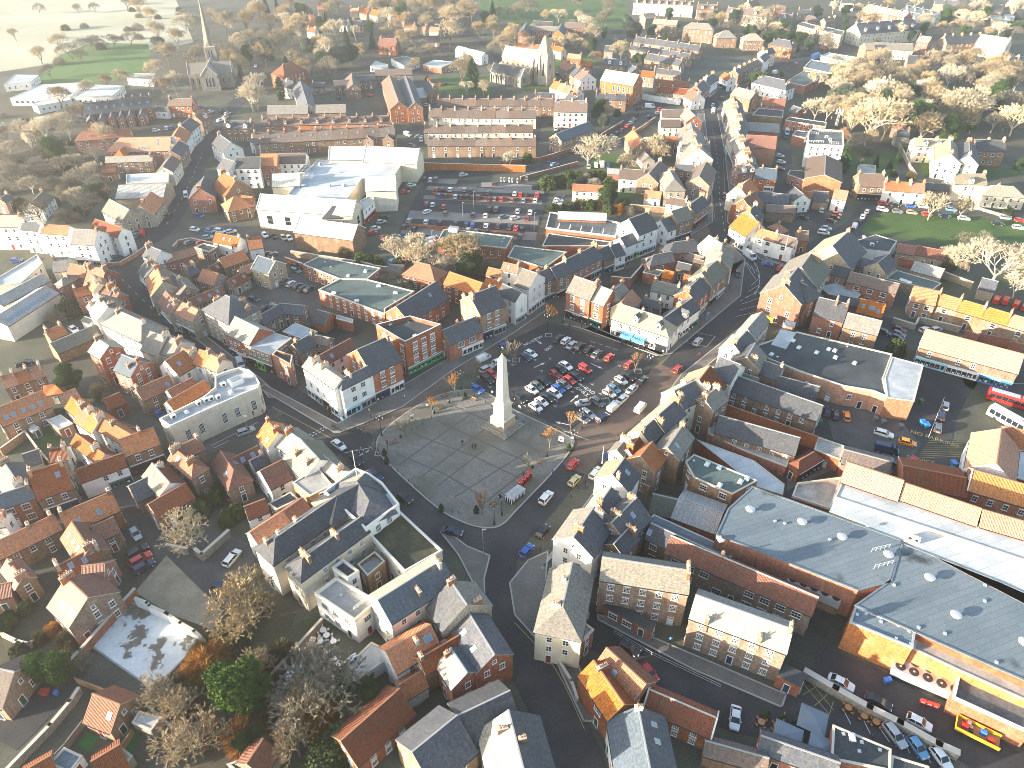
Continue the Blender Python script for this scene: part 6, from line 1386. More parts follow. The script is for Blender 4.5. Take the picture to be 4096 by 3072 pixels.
B|n|house|1|-79.1|82.8|-.636|7.5|9.5|5.8|3.5|0|big gabled, above the white stained slab|sk=[(-1,-.1,.35),(-1,.05,.35),(-1,.25,.35),(-1,.4,.35)],roof2='r',ch=[(-.45,0,5)]
r|n|house|1|-94.9|89.1|2.444|6.9|3.6|5.2|1.6|4|with mottled lit roof at the left edge|ch=[(-.48,0,4),(.2,0,1)],roof2='o'
r|b|house|1|-96.9|86.1|.308|4|3.6|4|1.6|0|red brick at the left edge above the lawn|ch=[]
r|b|house|1|-79.8|89.3|.132|4|7|4.5|3|0|slate patched wing above the slab|ch=[]
n|n|barn|1|-84.6|67.6|-.192|3.6|9|4|3.3|0|barn with blue doors at the left edge|
r|n|cottage|1|-66|63.1|-.337|5.5|6.5|3.4|2.8|0|small cottage below the timber fence|ch=[],sk=[(-1,.3,.5)]
r|n|outhouse|1|-62.8|54.9|.681|4|5|3|2.2|0|tiny tiled outhouse at the bottom edge|nowin=1
r|n|outhouse|1|-73|53.5|.67|4|4|3|1.7|0|brick outhouse at the bottom edge|nowin=1
r|n|shed|1|-39.6|55|1.201|4|5|3.5|2.2|0|ivy covered shed at the bottom edge|nowin=1''')
FLATS = [
('W','n','garage',[(-110.5,134.1),(-108.2,136.4),(-112.8,139.8),(-115.2,137.6)],3,'of the garage on the back lawn',{'par':.15}),
('W','k','shed',[(-117,134),(-116.1,135.7),(-117.9,136.7),(-118.9,135.2)],2.4,'of the garden shed on the back lawn',{'par':0}),
('W','c','hall',[(-162.5,200),(-155.4,202),(-155.4,215.4),(-160.6,221.7),(-165,204.4)],5.5,'of the pale shed at the left edge',{}),
('D','n','store',[(-105.1,227.8),(-103.2,231.8),(-109,234.2),(-111.3,231.3)],3.5,'with a dark puddle at the fork',{}),
('L','p','bank',[(-80,129.2),(-72.8,136),(-66.6,141.6),(-63.7,143.9),(-63.7,146),(-65.7,149.2),(-68,151.6),(-70.9,152.7),(-74.4,150.5),(-75.9,148.9),(-74.4,144.2),(-76,140.1),(-83.5,131.9)],7.5,'and curved front at the street corner',{'cop':'pale coping','par':.9,'parm':'pale stone','ww':1.3,'wh':3,'wk':'grid','fl':1,'sp':3.3,'skip':0,'door':0,'lint':'pale stone','it':[(-80.7,133,'a'),(-78.5,135.3,'d'),(-76.5,138.2,'a'),(-75.1,139.4,'a'),(-74.1,140.1,'a'),(-72.5,140.6,'a'),(-70.2,143.1,'d'),(-70,146.8,'p'),(-69.2,147.3,'a'),(-72.9,145.7,'a')],'itr':.75}),
('K','n','block',[(-42.6,107.4),(-38.5,110.7),(-42.7,116.1),(-47.1,111.4)],7.5,'with brown bay behind the white hall',{'par':.12}),
('D','n','outhouse',[(-49.6,105.9),(-45.7,108.9),(-47.9,111.1),(-51.9,107.6)],5,'tucked behind the white hall',{'par':.1}),
('L','w','town_hall',[(-38.8,105.9),(-28.6,95.9),(-22.9,102.5),(-27.2,108.6),(-30.2,111.1),(-33.5,112.9)],9.8,'and hipped slate lights facing the square',{'cop':'pale coping','par':.7,'parm':'white render','wk':'grid','ww':1.3,'wh':1.9}),
('M','c','shop',[(-20.3,87.9),(-13.6,93),(-23.5,103.7),(-28.9,97.7)],7,'mossy over the shops on the square',{'cop':'pale coping','par':.5}),
('D','w','block',[(-30.6,85.8),(-28.8,87.5),(-32.3,90.3),(-34,88.4)],7.5,'of the small roof terrace',{'par':.7}),
('K','n','block',[(-27.4,87.7),(-24.6,91.2),(-26.9,93.6),(-29.8,90.5)],5.5,'with timber fenced decks',{'par':.9,'parm':'timber'}),
('K','w','hotel_wing',[(-28,77.5),(-24.6,81.6),(-33.1,87),(-36.4,83.3)],6.3,'with pale terrace above the cafe yard',{'par':.8,'parm':'cream render','wk':'wide','ww':1.6,'it':[(-31.6,83.3,'s'),(-27.3,81.4,'r'),(-29.9,84.7,'s')],'itr':.87}),
('L','w','kitchen',[(-26,68.9),(-20.6,73.4),(-25.2,75.7),(-28.7,71.3)],3,'of the single storey kitchen',{'par':.1,'it':[(-27.7,72.3,'a'),(-28.2,71.7,'a')],'itr':.69}),
('K','b','annexe',[(12,74),(14.6,76.7),(12.5,78.7),(9.4,76)],5.2,'stepped down behind the wedge corner',{'par':.3}),
('D','b','lean_to',[(25.4,77.8),(26.5,79.7),(18.2,84.7),(17.2,83.3)],3,'along the old inn',{'par':0,'wk':'wide','ww':1.8,'blank':''}),
('D','b','lean_to',[(48.9,66.9),(50.7,69.3),(47.6,71.4),(45.5,69.1)],3.2,'at the inn end',{'par':0,'wk':'wide'}),
('D','b','workshop',[(49.6,54.7),(58,52.9),(59.5,56.2),(51.8,60.1)],3.8,'at the bottom edge by the parked row',{'par':.15,'it':[(52.9,58.6,'s'),(54.1,58.1,'d'),(55.3,57.3,'s'),(54.4,55.9,'s'),(57.7,56.1,'s')],'itr':-.21}),
('D','b','workshop',[(57.8,52.3),(63.5,51.8),(64.4,53.7),(59.4,55.4)],3.5,'small,at the bottom edge',{'par':.1}),
('U','b','shopping_hall',[(63.4,83.1),(70,84.9),(76.5,95.1),(51.2,109.8),(44.4,103.4),(40.4,96.4)],8,'nearer the east row',{'par':.08,'parm':'blue felt','cop':'blue felt','nowin':1,'it':[(48.7,102.7,'v'),(58.2,99.3,'v'),(64.8,95.4,'v'),(72.1,91,'v'),(62.5,95.1,'s'),(53.1,99.9,'s'),(71.3,92.6,'r'),(70.2,88.6,'r'),(40.9,95.1,'d'),(54.9,99.3,'s')],'itr':.27}),
('U','b','shopping_hall',[(69.9,74.4),(83.8,65.4),(90.2,60.3),(100.9,77.3),(90.7,85.1),(76.3,94.4),(70.4,85.5),(61.6,79.9)],8,'at the right edge',{'par':.08,'parm':'blue felt','cop':'blue felt','nowin':1,'it':[(77.5,85.6,'v'),(78.4,77.5,'v'),(71,75.3,'s'),(81,68.6,'s'),(70.5,84.3,'s'),(87.3,84.3,'s'),(75,74.1,'s'),(85.4,80.8,'s'),(87.4,72.1,'v')],'itr':-.57}),
('U','o','shopping_hall',[(68.3,71.4),(70.3,74.8),(61.7,79.8),(59.5,76.5)],7.7,'above the fan bank',{'par':.25,'cop':'lead sheet','nowin':1,'itr':1.04,'it':[(63.1,78.3,'s'),(65.1,76.7,'s'),(67.8,75.9,'s'),(69.2,74.8,'s'),(66.3,73.3,'s'),(68.3,72.2,'s'),(61.4,78.1,'s')]}),
('K','o','service_block',[(75.1,68.3),(83.8,62.7),(85.2,65.3),(70.9,74.6),(69.3,72.3)],6.2,'mossy strip below the shopping hall',{'par':.1,'nowin':1}),
('G','b','service_block',[(82.5,58.4),(85.2,63.1),(76.1,68.8),(73,64.4)],4.2,'service block with sunken well',{'par':.5,'cop':'pale coping','nowin':1}),
('W','c','arcade',[(67.1,106),(99.3,88.4),(102.1,93.2),(93.8,98.1),(80.2,105.1),(70.2,110.4)],8.6,'upper white strip of the arcade',{'par':.15,'nowin':1,'it':[(70.8,98.1,'s')],'itr':-.5}),
('W','c','arcade',[(65,102.7),(76.4,95.2),(93.9,78.7),(99.8,88.7),(67.5,106.5)],8,'lower white strip of the arcade',{'par':0,'nowin':1,'it':[(78.2,95.3,'a'),(79.2,94.7,'a')],'itr':-.58}),
('W','b','hall',[(107.7,114.6),(113.6,111.6),(119.3,121.5),(113.5,123.1)],6.8,'in the courtyard at the right edge',{'par':.2,'nowin':1}),
('D','o','store',[(68.9,159.8),(72.4,156.9),(75.5,154.1),(84.9,147.6),(91.7,145.5),(94.2,143.2),(96.3,150.8),(103.3,161.9),(80.9,173),(67.6,166.1)],6,'with white rooflights behind the market shops',{'par':.3,'fl':1,'it':[(79,165.2,'d'),(83.1,162.8,'d'),(87.4,160.4,'d'),(91.6,157.8,'d'),(86.9,164.3,'d'),(88.4,163.7,'d'),(78.5,168.6,'d'),(92.6,165.8,'s'),(71.8,160.7,'s'),(70.5,161.9,'d')],'itr':-.69}),
('L','o','store',[(96.6,150.8),(93.9,142.6),(100,141.1),(109.3,156.5),(102.6,160.4)],6.3,'patched,facing the service yard',{'par':.1,'nowin':1}),
('W','k','canopy',[(75.2,164.3),(80.7,172.7),(76.7,174.3),(71.7,166.6)],6.2,'glazed canopy beside the store roof',{'par':0,'nowin':1}),
('K','b','lean_to',[(47.3,132.3),(53.9,126.5),(62.7,120.6),(64.7,124.3),(48.4,136)],3.4,'ledge below the lower long range',{'par':.1,'nowin':1}),
('W','b','canopy',[(51.5,117.5),(53.4,114),(58.9,111.2),(60.2,114.4),(55.5,122),(43.9,129.3)],4,'wavy edged,beside the paved court',{'par':.1,'nowin':1}),
('K','b','shop',[(70.6,125.8),(75.5,122.4),(78.2,127.1),(73.1,130.2)],4,'brown,behind the octagonal kiosk',{'par':.1}),
('K','b','shop',[(60.1,109.5),(67,105.9),(72.4,114.5),(72.9,115.3),(62.4,113.4)],5,'triangular,between the court and arcade',{'par':.5,'nowin':1}),
('E','n','block',[(39.8,114.2),(43.8,111.3),(47,109.1),(53.5,113.2),(41.3,121.6),(38.9,119.1)],6.3,'green,with rooflights and fire stairs',{'par':.15,'wk':'wide','ww':1.6,'it':[(43.6,118.3,'d'),(46.1,117.3,'d'),(49.7,112.8,'d'),(51.4,113.8,'d'),(44.9,111.7,'d'),(40.9,119.5,'s')],'itr':-.62}),
('E','n','outhouse',[(28.3,116.6),(30.5,114.6),(32,119),(29.9,120.2)],3,'small,in the court of the market block',{'par':.1,'nowin':1}),
('U','b','lean_to',[(43,93.6),(44.9,95.5),(30,105.5),(27.3,103.1)],4,'beside the long dark range',{'par':.05,'nowin':1}),
('D','w','garage_block',[(122.4,227.8),(129.8,225.9),(136,234.4),(130.6,239.6),(121,234.4)],4.5,'black,beside the village green',{'par':.15,'nowin':1,'it':[(125.6,237.6,'d'),(125.5,230.7,'a'),(128.6,233.6,'s')],'itr':-.25}),
('E','n','workshop',[(133.5,201.2),(138.1,205.4),(127.5,214.1),(121.5,208.6)],3.8,'green,with a glazed strip below the sheds',{'par':.12,'nowin':1,'it':[(126.3,207.5,'d'),(127.2,206.7,'d'),(128,205.8,'d')],'itr':.74}),
('L','b','extension',[(100.1,199.7),(107.5,196.6),(110.3,199.7),(105,206.9),(98.9,204.4)],3,'puddled,among the back yards',{'par':.1,'nowin':1}),
('E','b','extension',[(48.1,210.2),(50.2,214),(44.9,216),(43.2,212.8)],3.8,'wet looking,inside the cafe court',{'par':.1,'nowin':1}),
('D','b','store',[(-30.7,162.5),(-28.5,160.6),(-19.6,169.2),(-21.3,170),(-28.6,173.6),(-37.5,169.1)],10,'with white pilasters and long green awning',{'par':1.2,'cop':'pale coping','wk':'grid','ww':1.5,'wh':2.2,'lint':'white paint','sp':3,'skip':0,'it':[(-33.9,171,'d'),(-26.3,165,'d'),(-28.6,170.3,'n')],'itr':-.72,'shop':{1: ['green']}}),
('E','b','office',[(-55.5,206.1),(-46.6,205.7),(-43.3,213.3),(-65.3,221.4),(-69.5,215.9)],5,'green,left of the brick hall',{'par':.2,'wk':'wide','ww':1.3,'it':[(-59.9,214.2,'s'),(-53,208,'d'),(-47.9,211.1,'d'),(-62.4,217.5,'s')],'itr':-.05}),
('E','b','office',[(-37.8,183.9),(-38,187.1),(-30.4,197.4),(-46.4,205),(-55.1,205.3),(-60.5,198.4)],5.3,'green,with dark stains behind the square',{'par':.25,'wk':'pane','it':[(-55.3,196.4,'d'),(-47.4,191.7,'d'),(-42,200.7,'d'),(-36.2,196.4,'d'),(-35.8,191.5,'s')],'itr':1.63}),
('L','n','shop',[(-65.3,160.7),(-61.4,168.8),(-68.2,172.1),(-73.4,165.3)],6.8,'over dark fronts on the shopping street',{'par':.1,'ww':.8,'sp':1.6,'shop':{3: ['black','lime','black']}}),
('L','n','shop',[(-58.9,170.9),(-55.8,174.9),(-63.3,179.6),(-65.9,174.9)],5,'pale blue,behind the dark shops',{'par':.1}),
('D','b','shop',[(-58.2,155),(-58.8,159.4),(-63.7,161.8),(-64.4,159.8)],7,'with red parapet on the shopping street',{'par':.6,'cop':'coping'}),
('K','b','shed',[(-52.6,184.4),(-47.2,182),(-47.4,184),(-52.7,186.5)],3.5,'low wall store in the car court',{'par':.1,'nowin':1}),
('G','k','container',[(-41.1,215.7),(-37,214.4),(-36.1,218.8),(-42,219.2)],3.5,'green sided container store',{'par':0,'nowin':1}),
('E','o','hall',[(-26.4,234.1),(-2,228.8),(.3,238.1),(-23,244.3),(-24.9,243.3)],4.5,'long brick hall by the car park',{'par':.25,'fl':1,'it':[(-21.1,242.7,'p'),(-14.1,238.6,'s'),(-3.4,233.9,'s'),(-2.8,236.6,'s')],'itr':-.22}),
('E','b','store',[(10.9,215.2),(19,226.9),(.8,231.7),(-1.5,223.2)],4,'wet,behind the narrow street shops',{'par':.25,'nowin':1}),
('D','b','store',[(33.3,231.7),(35.3,234.7),(13.2,241.7),(10.6,231.7)],4,'lower terrace behind the white shop',{'par':.2,'nowin':1}),
('G','b','store',[(36.8,236.6),(39.5,248),(35.2,250.7),(14.3,257.4),(12.3,243.7)],5,'roof car deck with white railings',{'par':.5,'cop':'pale coping','nowin':1,'it':[(16.9,244.3,'r'),(20.9,243.2,'r'),(24.9,242.2,'r'),(28.8,241.1,'r'),(32.7,240.1,'r')],'itr':1.34}),
('W','c','supermarket',[(-63.6,265.3),(-61.3,286.3),(-48.5,289),(-47.2,301.8),(-84.3,308.2),(-87.6,269.5)],6.8,'in the middle of the supermarket',{'par':.5,'nowin':1,'it':[(-86.6,294.6,'f'),(-83.1,288.3,'p'),(-71.9,293.9,'s'),(-82,302.5,'a'),(-73.1,279,'a'),(-67.6,279,'a'),(-62.6,279,'s'),(-83.5,279,'v'),(-54.9,301.8,'s')],'itr':1.46}),
('L','w','supermarket_shop',[(-56.1,256.8),(-53.5,267.4),(-54.9,272.3),(-58.8,266.2)],6,'white shop wing with red fascia',{'par':.3,'shop':{0: ['red']}}),
('G','w','nursery',[(-67.7,482.9),(-59.6,496.3),(-70,508.9),(-78.5,502.2)],4,'nursery on the upper slope',{'par':.15}),
('L','b','nursery',[(-44.2,481),(-37.1,495.2),(-50.6,501.1),(-56.6,488.2)],3.5,'red walled nursery',{'par':.15}),
('L','w','house',[(-81.5,480.7),(-78.9,490.1),(-88.3,499.8),(-89.7,485.4)],3.2,'white veranda house on the slope',{'par':.1}),
('L','b','extension',[(-52.5,413.9),(-47.3,416.3),(-49.3,436.4),(-55.3,433.8)],3.5,'extension beside the warehouse',{'par':.1}),
('W','w','school',[(-244,413.8),(-249.7,445.2),(-273.3,439.8),(-276.3,412.6)],4,'left school block in the haze',{'par':.15,'wk':'wide','ww':1.8}),
('W','w','school',[(-253.3,397.5),(-241.3,409),(-252.1,412.1),(-259.4,402.8)],4,'front school block in the haze',{'par':.15}),
('W','w','school',[(-221.8,416.2),(-223.8,437.2),(-242.3,439.8),(-242.3,414.5)],4,'right school block in the haze',{'par':.15}),
('L','w','school',[(-282.7,445.2),(-285.7,461.1),(-300.6,461.9),(-294.9,439.8)],4,'far left school block',{'par':.15}),
('K','w','pavilion',[(-213.3,450.6),(-217.5,464.8),(-229.6,464.8),(-229.9,454.8)],4,'long pavilion beside the playing field',{'par':.15}),
('W','t','hall',[(-158.3,286.4),(-141.6,288.2),(-145.4,298.9),(-162.4,296.5)],5,'bright roof on the left street',{'par':.2,'nowin':1}),
('D','n','store',[(138.1,376.5),(141.9,388.1),(130.1,392.5),(123.7,380.6)],4.5,'brown walled,behind the main street',{'par':.2,'nowin':1}),
('U','b','garage_shop',[(195.6,461.3),(209.3,481.6),(192.6,497.6),(181.4,477.6)],4.3,'by the fuel canopy',{'par':.3,'cop':'pale coping','nowin':1}),
('W','w','canopy',[(215.3,488.1),(224.1,498.5),(209,513),(201.2,504.5)],5,'fuel station canopy',{'par':.4,'nowin':1,'parm':'shop green'}),
('E','b','car_showroom',[(167.8,433.3),(190.9,460.8),(177.7,466.6),(159.8,442.6)],5,'green,behind the white villa',{'par':.2,'nowin':1}),
('D','b','exchange',[(154.5,360.8),(157.5,368),(141.8,376.7),(137.8,371.6)],4.6,'left of the mast topped exchange',{'par':.2,'sp':2.4}),
('G','w','exchange',[(130.4,318.6),(145.6,316.2),(152.7,336.8),(139.7,340),(136.8,336.4)],10,'mast topped telephone exchange',{'par':.6,'parm':'white render','cop':'pale coping','it':[(138.1,333.2,'r'),(143.5,335.9,'r'),(148.7,335.9,'r'),(136.3,321.4,'r'),(142.4,319.7,'r'),(142,328.1,'a'),(142.5,324.7,'a'),(131.9,321.4,'r')],'itr':-.16}),
('D','b','extension',[(122.5,292.5),(125.9,303.1),(119.8,304.6),(117.2,299.5)],4,'lean block beside the sports hall',{'par':.1}),
('G','b','extension',[(139.7,344.8),(143.9,353.9),(138.5,355.8),(134.1,348.4)],4.5,'small block below the exchange',{'par':.2,'nowin':1}),
('K','n','extension',[(148.5,303.2),(156,302.5),(160.4,312.8),(154.4,314.3),(151.9,311.3)],3,'rear block behind the stone inn',{'par':.1,'nowin':1}),
('G','n','flats',[(217.4,565.1),(224.1,579.2),(217.2,594.9),(209.9,583.6)],8.6,'left block of the grey flats',{'par':.2,'ww':1.6,'wk':'wide','sp':2.4}),
('G','n','flats',[(229.4,548.7),(236.7,562.1),(228.6,577),(220.2,564.2)],8.6,'right block of the grey flats',{'par':.2,'ww':1.6,'wk':'wide','sp':2.4}),
('W','w','park_home',[(364.7,644.2),(373.3,647.3),(376.6,657.7),(368.4,655.6)],3,'first park home from the left,top right',{'par':0}),
('W','w','park_home',[(387.5,641.7),(396.1,644.7),(399.7,655.1),(391.4,653)],3,'second park home from the left,top right',{'par':0}),
('W','w','park_home',[(398.8,644.2),(407.6,647.3),(411.3,657.7),(403,655.6)],3,'third park home from the left,top right',{'par':0}),
('W','w','park_home',[(371.7,610.3),(379.9,613),(383.1,622.5),(375.3,620.6)],3,'fourth park home from the left,top right',{'par':0}),
('W','w','park_home',[(383.2,610.3),(391.4,613),(394.8,622.5),(386.9,620.6)],3,'fifth park home from the left,top right',{'par':0}),
('W','w','park_home',[(386.4,626.8),(394.9,629.8),(398.3,639.7),(390.3,637.7)],3,'sixth park home from the left,top right',{'par':0}),
('L','k','shelter',[(-58.3,59.6),(-57.4,61.9),(-61.5,62.8),(-61.9,60.9)],3,'glass roofed shelter in the back garden',{'par':.1,'nowin':1}),
('U','w','garden_room',[(-68.4,53.1),(-67.6,55.7),(-71.1,57),(-72.3,54.5)],2.6,'at the bottom edge',{'par':.25}),
('K','k','shed',[(-60.3,54.5),(-59.8,55.8),(-61.9,57),(-62.8,56.3)],2.6,'grey shed at the bottom edge',{'par':.05,'nowin':1}),
('D','n','shed',[(-41.4,52.4),(-38.8,53.5),(-42,55.2),(-44.3,54.3)],3,'dark shed at the bottom edge',{'par':.1,'nowin':1})]
CARLIST = [
('in the left rows by the obelisk','h black 2.2 149.3 -.8;h white 5.3 153.2 -.82;h white 6.1 145.9 -.8;h grey 6.8 155 -.82;h white 7.7 148 -.81;u black 8.5 156.9 -.83;u black 9.4 149.8 -.82;s white 11.3 151.7 -.83;h maroon 11.9 160.2 -.85;h blue 12.4 153.7 -.83;h black 13.2 162.6 -.85;e grey 14 155.5 -.84;s white 15 164.3 -.86;h red 15.6 157.5 -.85;e black 17.6 159.1 -.86;m red 20.3 162.8 -.87'),
('in the right rows near the road','s grey 17.8 141.4 -.82;h silver 18.4 147.5 -2.93;e silver 19.4 143.1 -.83;e grey 22.4 148 -.85;u navy 23 141.4 .81;h white 25.8 151.7 -.86;h lightblue 27.2 153.6 -.87;h silver 29.6 157.4 -.88;u black 31.9 159.1 -.89'),
('parked along the kerb right of the square','v white 26.3 145.9 .89;s white 29 149.3 .89;s silver 32.1 153.5 .89;s black 35.3 157.2 .89'),
('in the row facing the cafe','s black 13.5 177.9 .98;h white 15.8 176.9 .98;s silver 17.4 174.6 .97;u black 19.5 173.6 .96;h black 22.1 172.3 .95;s grey 24.2 170.1 .94;h red 27.6 168.3 .93;h red 32.8 164.9 .91'),
('beside the leafless tree in the square','h navy 3.8 168.3 -.72;h white 5.4 170.1 -.73'),
('left of the obelisk','h blue -9.2 153.5 -.67;v white -8 167.8 .73;e silver -7 162.9 .72;u black -6.7 157.7 -.83;h red -5.4 160.2 -.77;h white -3.8 166.3 .72;h blue -2.3 174.3 .73'),
('driving past the cafe corner','h red 45.8 162.6 .95;e silver 54.3 176.4 .96'),
('on the road at the upper junction','s black 76.2 217.7 -1.7;w white 83.7 230.4 -1.17;h blue 88.3 225 -.38'),
('parked at the foot of the white inn','h red 91.8 221.7 .84'),
('driving down the dark main street','m maroon 87.4 284.3 -1.77'),
('on the road right of the cobbles','h blue 3 98.6 .96;h black 6.6 103.8 .96;u white 7.6 113.6 .98;h red 14.3 124.5 .98;h yellow 14.3 119 .97;e white 19.4 121.5 .96;h navy 22.2 126.3 .96;v white 33.2 145.5 .97'),
('on the road left of the cobbles','s white -42 131.2 -.75;h black -36.8 125.7 -.74;s navy -31.5 120.7 -.74;h black -23.9 113.4 -.63;s navy -12.6 103.7 -.27'),
('in the brick walled service yard','h navy 80.7 144 1.33;h navy 82.5 142.6 1.32;h orange 85.1 142.1 1.31;e white 91.9 135.4 -.49;w navy 90 129.4 -.37;e black 89 125.9 -.59;h orange 96.3 132.1 -.42;v red 94.3 124.9 .82'),
('in the line beside the skips','h grey 106.3 137.6 1.06;h navy 109.4 142.3 1.06;h silver 112.3 146.3 1.06'),
('along the stone wall at the lower right','s white 57.3 69.3 -.59;s black 62.4 65.8 -.59;h white 67.7 62.2 -.59'),
('in the bottom row at the lower right','e silver 62.8 60.1 -1.26;h lightblue 65.6 58.1 -1.28;h white 68.6 56.4 -1.29'),
('in the inn yard','e black 21.2 76.1 -.54;h red 24.2 71.2 -1.04;s white 37.3 63 -1.89'),
('in the cobbled yard left of the lane','h silver -79.6 103.1 -.82;e black -77.2 98.3 .8;e red -75.8 96.4 .8;e navy -74.4 94.5 .79;e red -61.5 114.6 .99'),
('on the road beside the stone bank','h blue -89.8 142.6 -.62;e silver -66.1 136.3 .58'),
('half hidden beside the orange outhouse','e white -57.2 96.7 1.22'),
('under the tan tree by the sandy yard','h navy -57.1 89.5 -.22'),
('in the scrapyard below the cafe','w red -42.8 64.6 .92;v silver -38.8 64.8 -.76;s white -38.8 70.8 1.15'),
('in the terrace courtyard at the left','e black -136.5 165.4 .65;h white -131.2 182.9 -.69'),
('by the white houses at the left junction','h blue -172.8 227.3 .2;h blue -140.8 230 1.03;h black -139.4 235.3 1.03;h lightblue -139.6 247.5 1.89;v red -137.5 248.5 1.83'),
('on the left street','u black -133.8 265.2 1.7;v white -134.4 284.9 -1.19'),
('in the walled lot by the left street','h grey -117.5 241.2 .92;h white -119.4 252.5 -.33;h blue -122 264.7 -.34;h red -113 241.2 .79;h silver -112.2 245.6 .22;h lightblue -113.2 251.2 -.33;m white -109.4 250.9 -.33;h white -105.1 250.6 .41'),
('on the curved shopping street','v white -76 165.2 -1.07'),
('in the gravel yard','h navy -82.4 200.7 -.5;h black -77.7 195 1.64;h white -91.6 247.5 -.95;s black -87 232.1 1.11;h grey -75.6 196.9 1.63;s grey -84.5 231.6 1.11;h black -88.4 246.6 -.96;h gold -84.1 245.3 -.97;e grey -75.5 212.5 1.17;h white -82 245 -.97;h white -73 210.8 1.16;e grey -73.6 219.8 -.58;s black -74.3 223.2 -.54;h black -70.5 209.2 1.15;s black -68.5 207.5 1.15;u navy -66.1 206.9 1.14;h black -60 183.6 -.5'),
('in front of the supermarket','h red -52.1 249.6 .42;h white -51.5 253.4 .42;h silver -50.2 259.2 .43;h black -49.3 263.1 .43'),
('near the tan thicket in the car park','h red -47.1 245.8 .77;h lightblue -41.8 226.7 1.25;h white -43.7 244.1 .59;h gold -43 246.4 .59;h silver -39.3 240.2 .58;h red -37 226.4 1.3;h white -38.3 245 .59;w white -29.2 239.2 .57;w white -28.7 242.7 .58'),
('left of the fourth car park row','h black -40.8 254.9 1.41;h silver -39.6 260.4 1.41;h black -36.7 253 1.39'),
('in the fourth car park row','h white -33 259.1 1.55;h black -27.7 258.3 1.54;h black -21.5 257.8 1.52;h navy -17.4 256.9 1.51;h white -16.5 251.9 1.5;h blue -15 256.3 1.5;h grey -13.4 250.9 1.49;h white -9.8 255.8 1.49;h black -9.4 250.6 1.48;h black -5.3 255.3 1.47;h black -.9 254.4 1.46;h red 1.5 253.7 1.45;h grey 3 246.8 1.45;h black 3.8 252.5 1.45'),
('in the third car park row','m maroon -34.3 276 1.56;h white -33.4 268.7 .88;h white -31.9 275.7 1.55;h red -27.3 273.6 1.54;h grey -26.2 267.2 1.53;h grey -15.2 265.8 1.5;h white -10.3 265.1 1.49;u black -8.9 271.4 1.49;u grey -6.3 271.1 1.48;h teal -3.3 263.9 .49;h white 1.2 262.8 .49;h silver 2.3 269.3 1.46;h maroon 5.9 262.4 1.44;h white 7.2 268.3 1.44'),
('in the second car park row','h blue -30.1 284.9 1.53;h black -27.4 284.7 1.52;h white -23.1 283.8 1.51;h black -20.8 283.4 1.5;u black -18.5 283.8 1.5;h black -16.2 282.9 1.49;u maroon -13.9 283.1 1.49;h black -9.3 281.2 1.47;h grey -7.1 281.2 1.47;h red -4.4 281.2 1.46;h grey 0 280.2 1.45;h lightblue 4.7 279.6 1.43;h white 9.5 279.9 1.42'),
('in the first car park row','h red -31.5 291.5 1.53;h black -29 291.5 1.53;h white -25.9 291.3 1.52;h silver -19.8 290.9 1.5;h black -17.4 289.7 1.5;h grey -10.2 288.1 1.48;h white 1.2 286.8 1.45;h red 3.5 286.3 1.44;h black 5.8 286 1.43;m red 10.4 285.5 1.42'),
('at the top of the car park','u black -37.7 302.6 1.55;h white -35.2 302.4 1.54;u grey -32.8 302.6 1.54;h silver -21.2 307.8 .42;h black -7.5 297.8 1.47;h grey 6.4 303.8 1.44'),
('beside the supermarket tower','h red -44.5 288.8 .24;h black -44 291.9 .24;h white -42.7 296 .24'),
('on the lane behind the supermarket','v white -51.7 361.8 -.77;h grey -47.9 345.5 -.28;h silver -45.9 358.7 .38;h white -44.4 353.6 -1.39;h white -46.8 411.8 .37'),
('on the school lane','h navy -97.7 424.5 0;h red -81.4 430.8 0'),
('by the presbytery garden','h red -43 453.6 1.38;h black -39.8 455.3 1.38'),
('on the roads in the upper woods','h white -165.8 497.5 -1.27;h silver -176 538 -1.27;h white -99.1 693.6 1.01;h silver -59.2 628.2 0;h navy -36.4 596.1 -1.49'),
('below the long garden hedge','s silver 34.4 318 1.49;v white 37.8 319.1 1.48;w white 40.6 319.7 1.47;h blue 43.1 318.9 1.47'),
('by the shed right of the car park','h silver 18.3 277.1 -.25;h white 18.9 279.6 -.25;h black 19.5 284.1 -.25'),
('in the queue at the junction','h silver 49.4 359.5 .99;h black 52.3 363.7 .99;h black 55.5 368.5 .99;h red 59 375 .99;h white 61.5 380.5 .99;h silver 63.9 386.3 .99;h black 66 393.1 1;h black 69.8 406 .31;h black 72.1 390.1 .99;w white 75.6 408.3 -.21;h white 78.6 397.5 .54;h red 80.9 403.8 0'),
('on the road below the terraces','h lightblue 19.3 320.5 .56'),
('on the main street bend','h white 110.9 411.6 1.16;w white 108.5 400 1.33;h grey 119.3 425.8 1.16;h red 143.2 458.3 .9'),
('on the lane beside the terraces','h black 16.1 394.4 .49;h blue 16.5 402 .5;h white 19.4 409.5 .2'),
('before the buff mill house','h white 22.1 370 -1.58;h black 25.5 369.5 -1.59'),
('in the lanes by the church','h black 28.6 478 .64;h black 41.6 445 .6;h white 50 442.6 .6'),
('in the yard behind the garden wall','h white 64.7 353.4 -1.68;h black 67.1 352.5 -1.68'),
('on the top right road','w white 164.9 479.8 .82;h black 135.4 358.7 -1.83;w white 137.5 364.6 -1.83;h grey 185.8 503.7 .82;h red 218.2 548.1 -1.34'),
('in the alley right of the main street','h black 119.4 314.9 -.29;h silver 124.2 331.4 -.3;h white 122.4 323.6 -.3'),
('in the sloping car park by the green','h black 112.9 262.9 -.37;h white 122.6 270.2 1.22;m white 116.3 249.7 -.36;h silver 118.7 253.4 -.37;h black 122.9 259.9 -.37;h black 125.2 263 -.38;h red 126.8 266 -.38'),
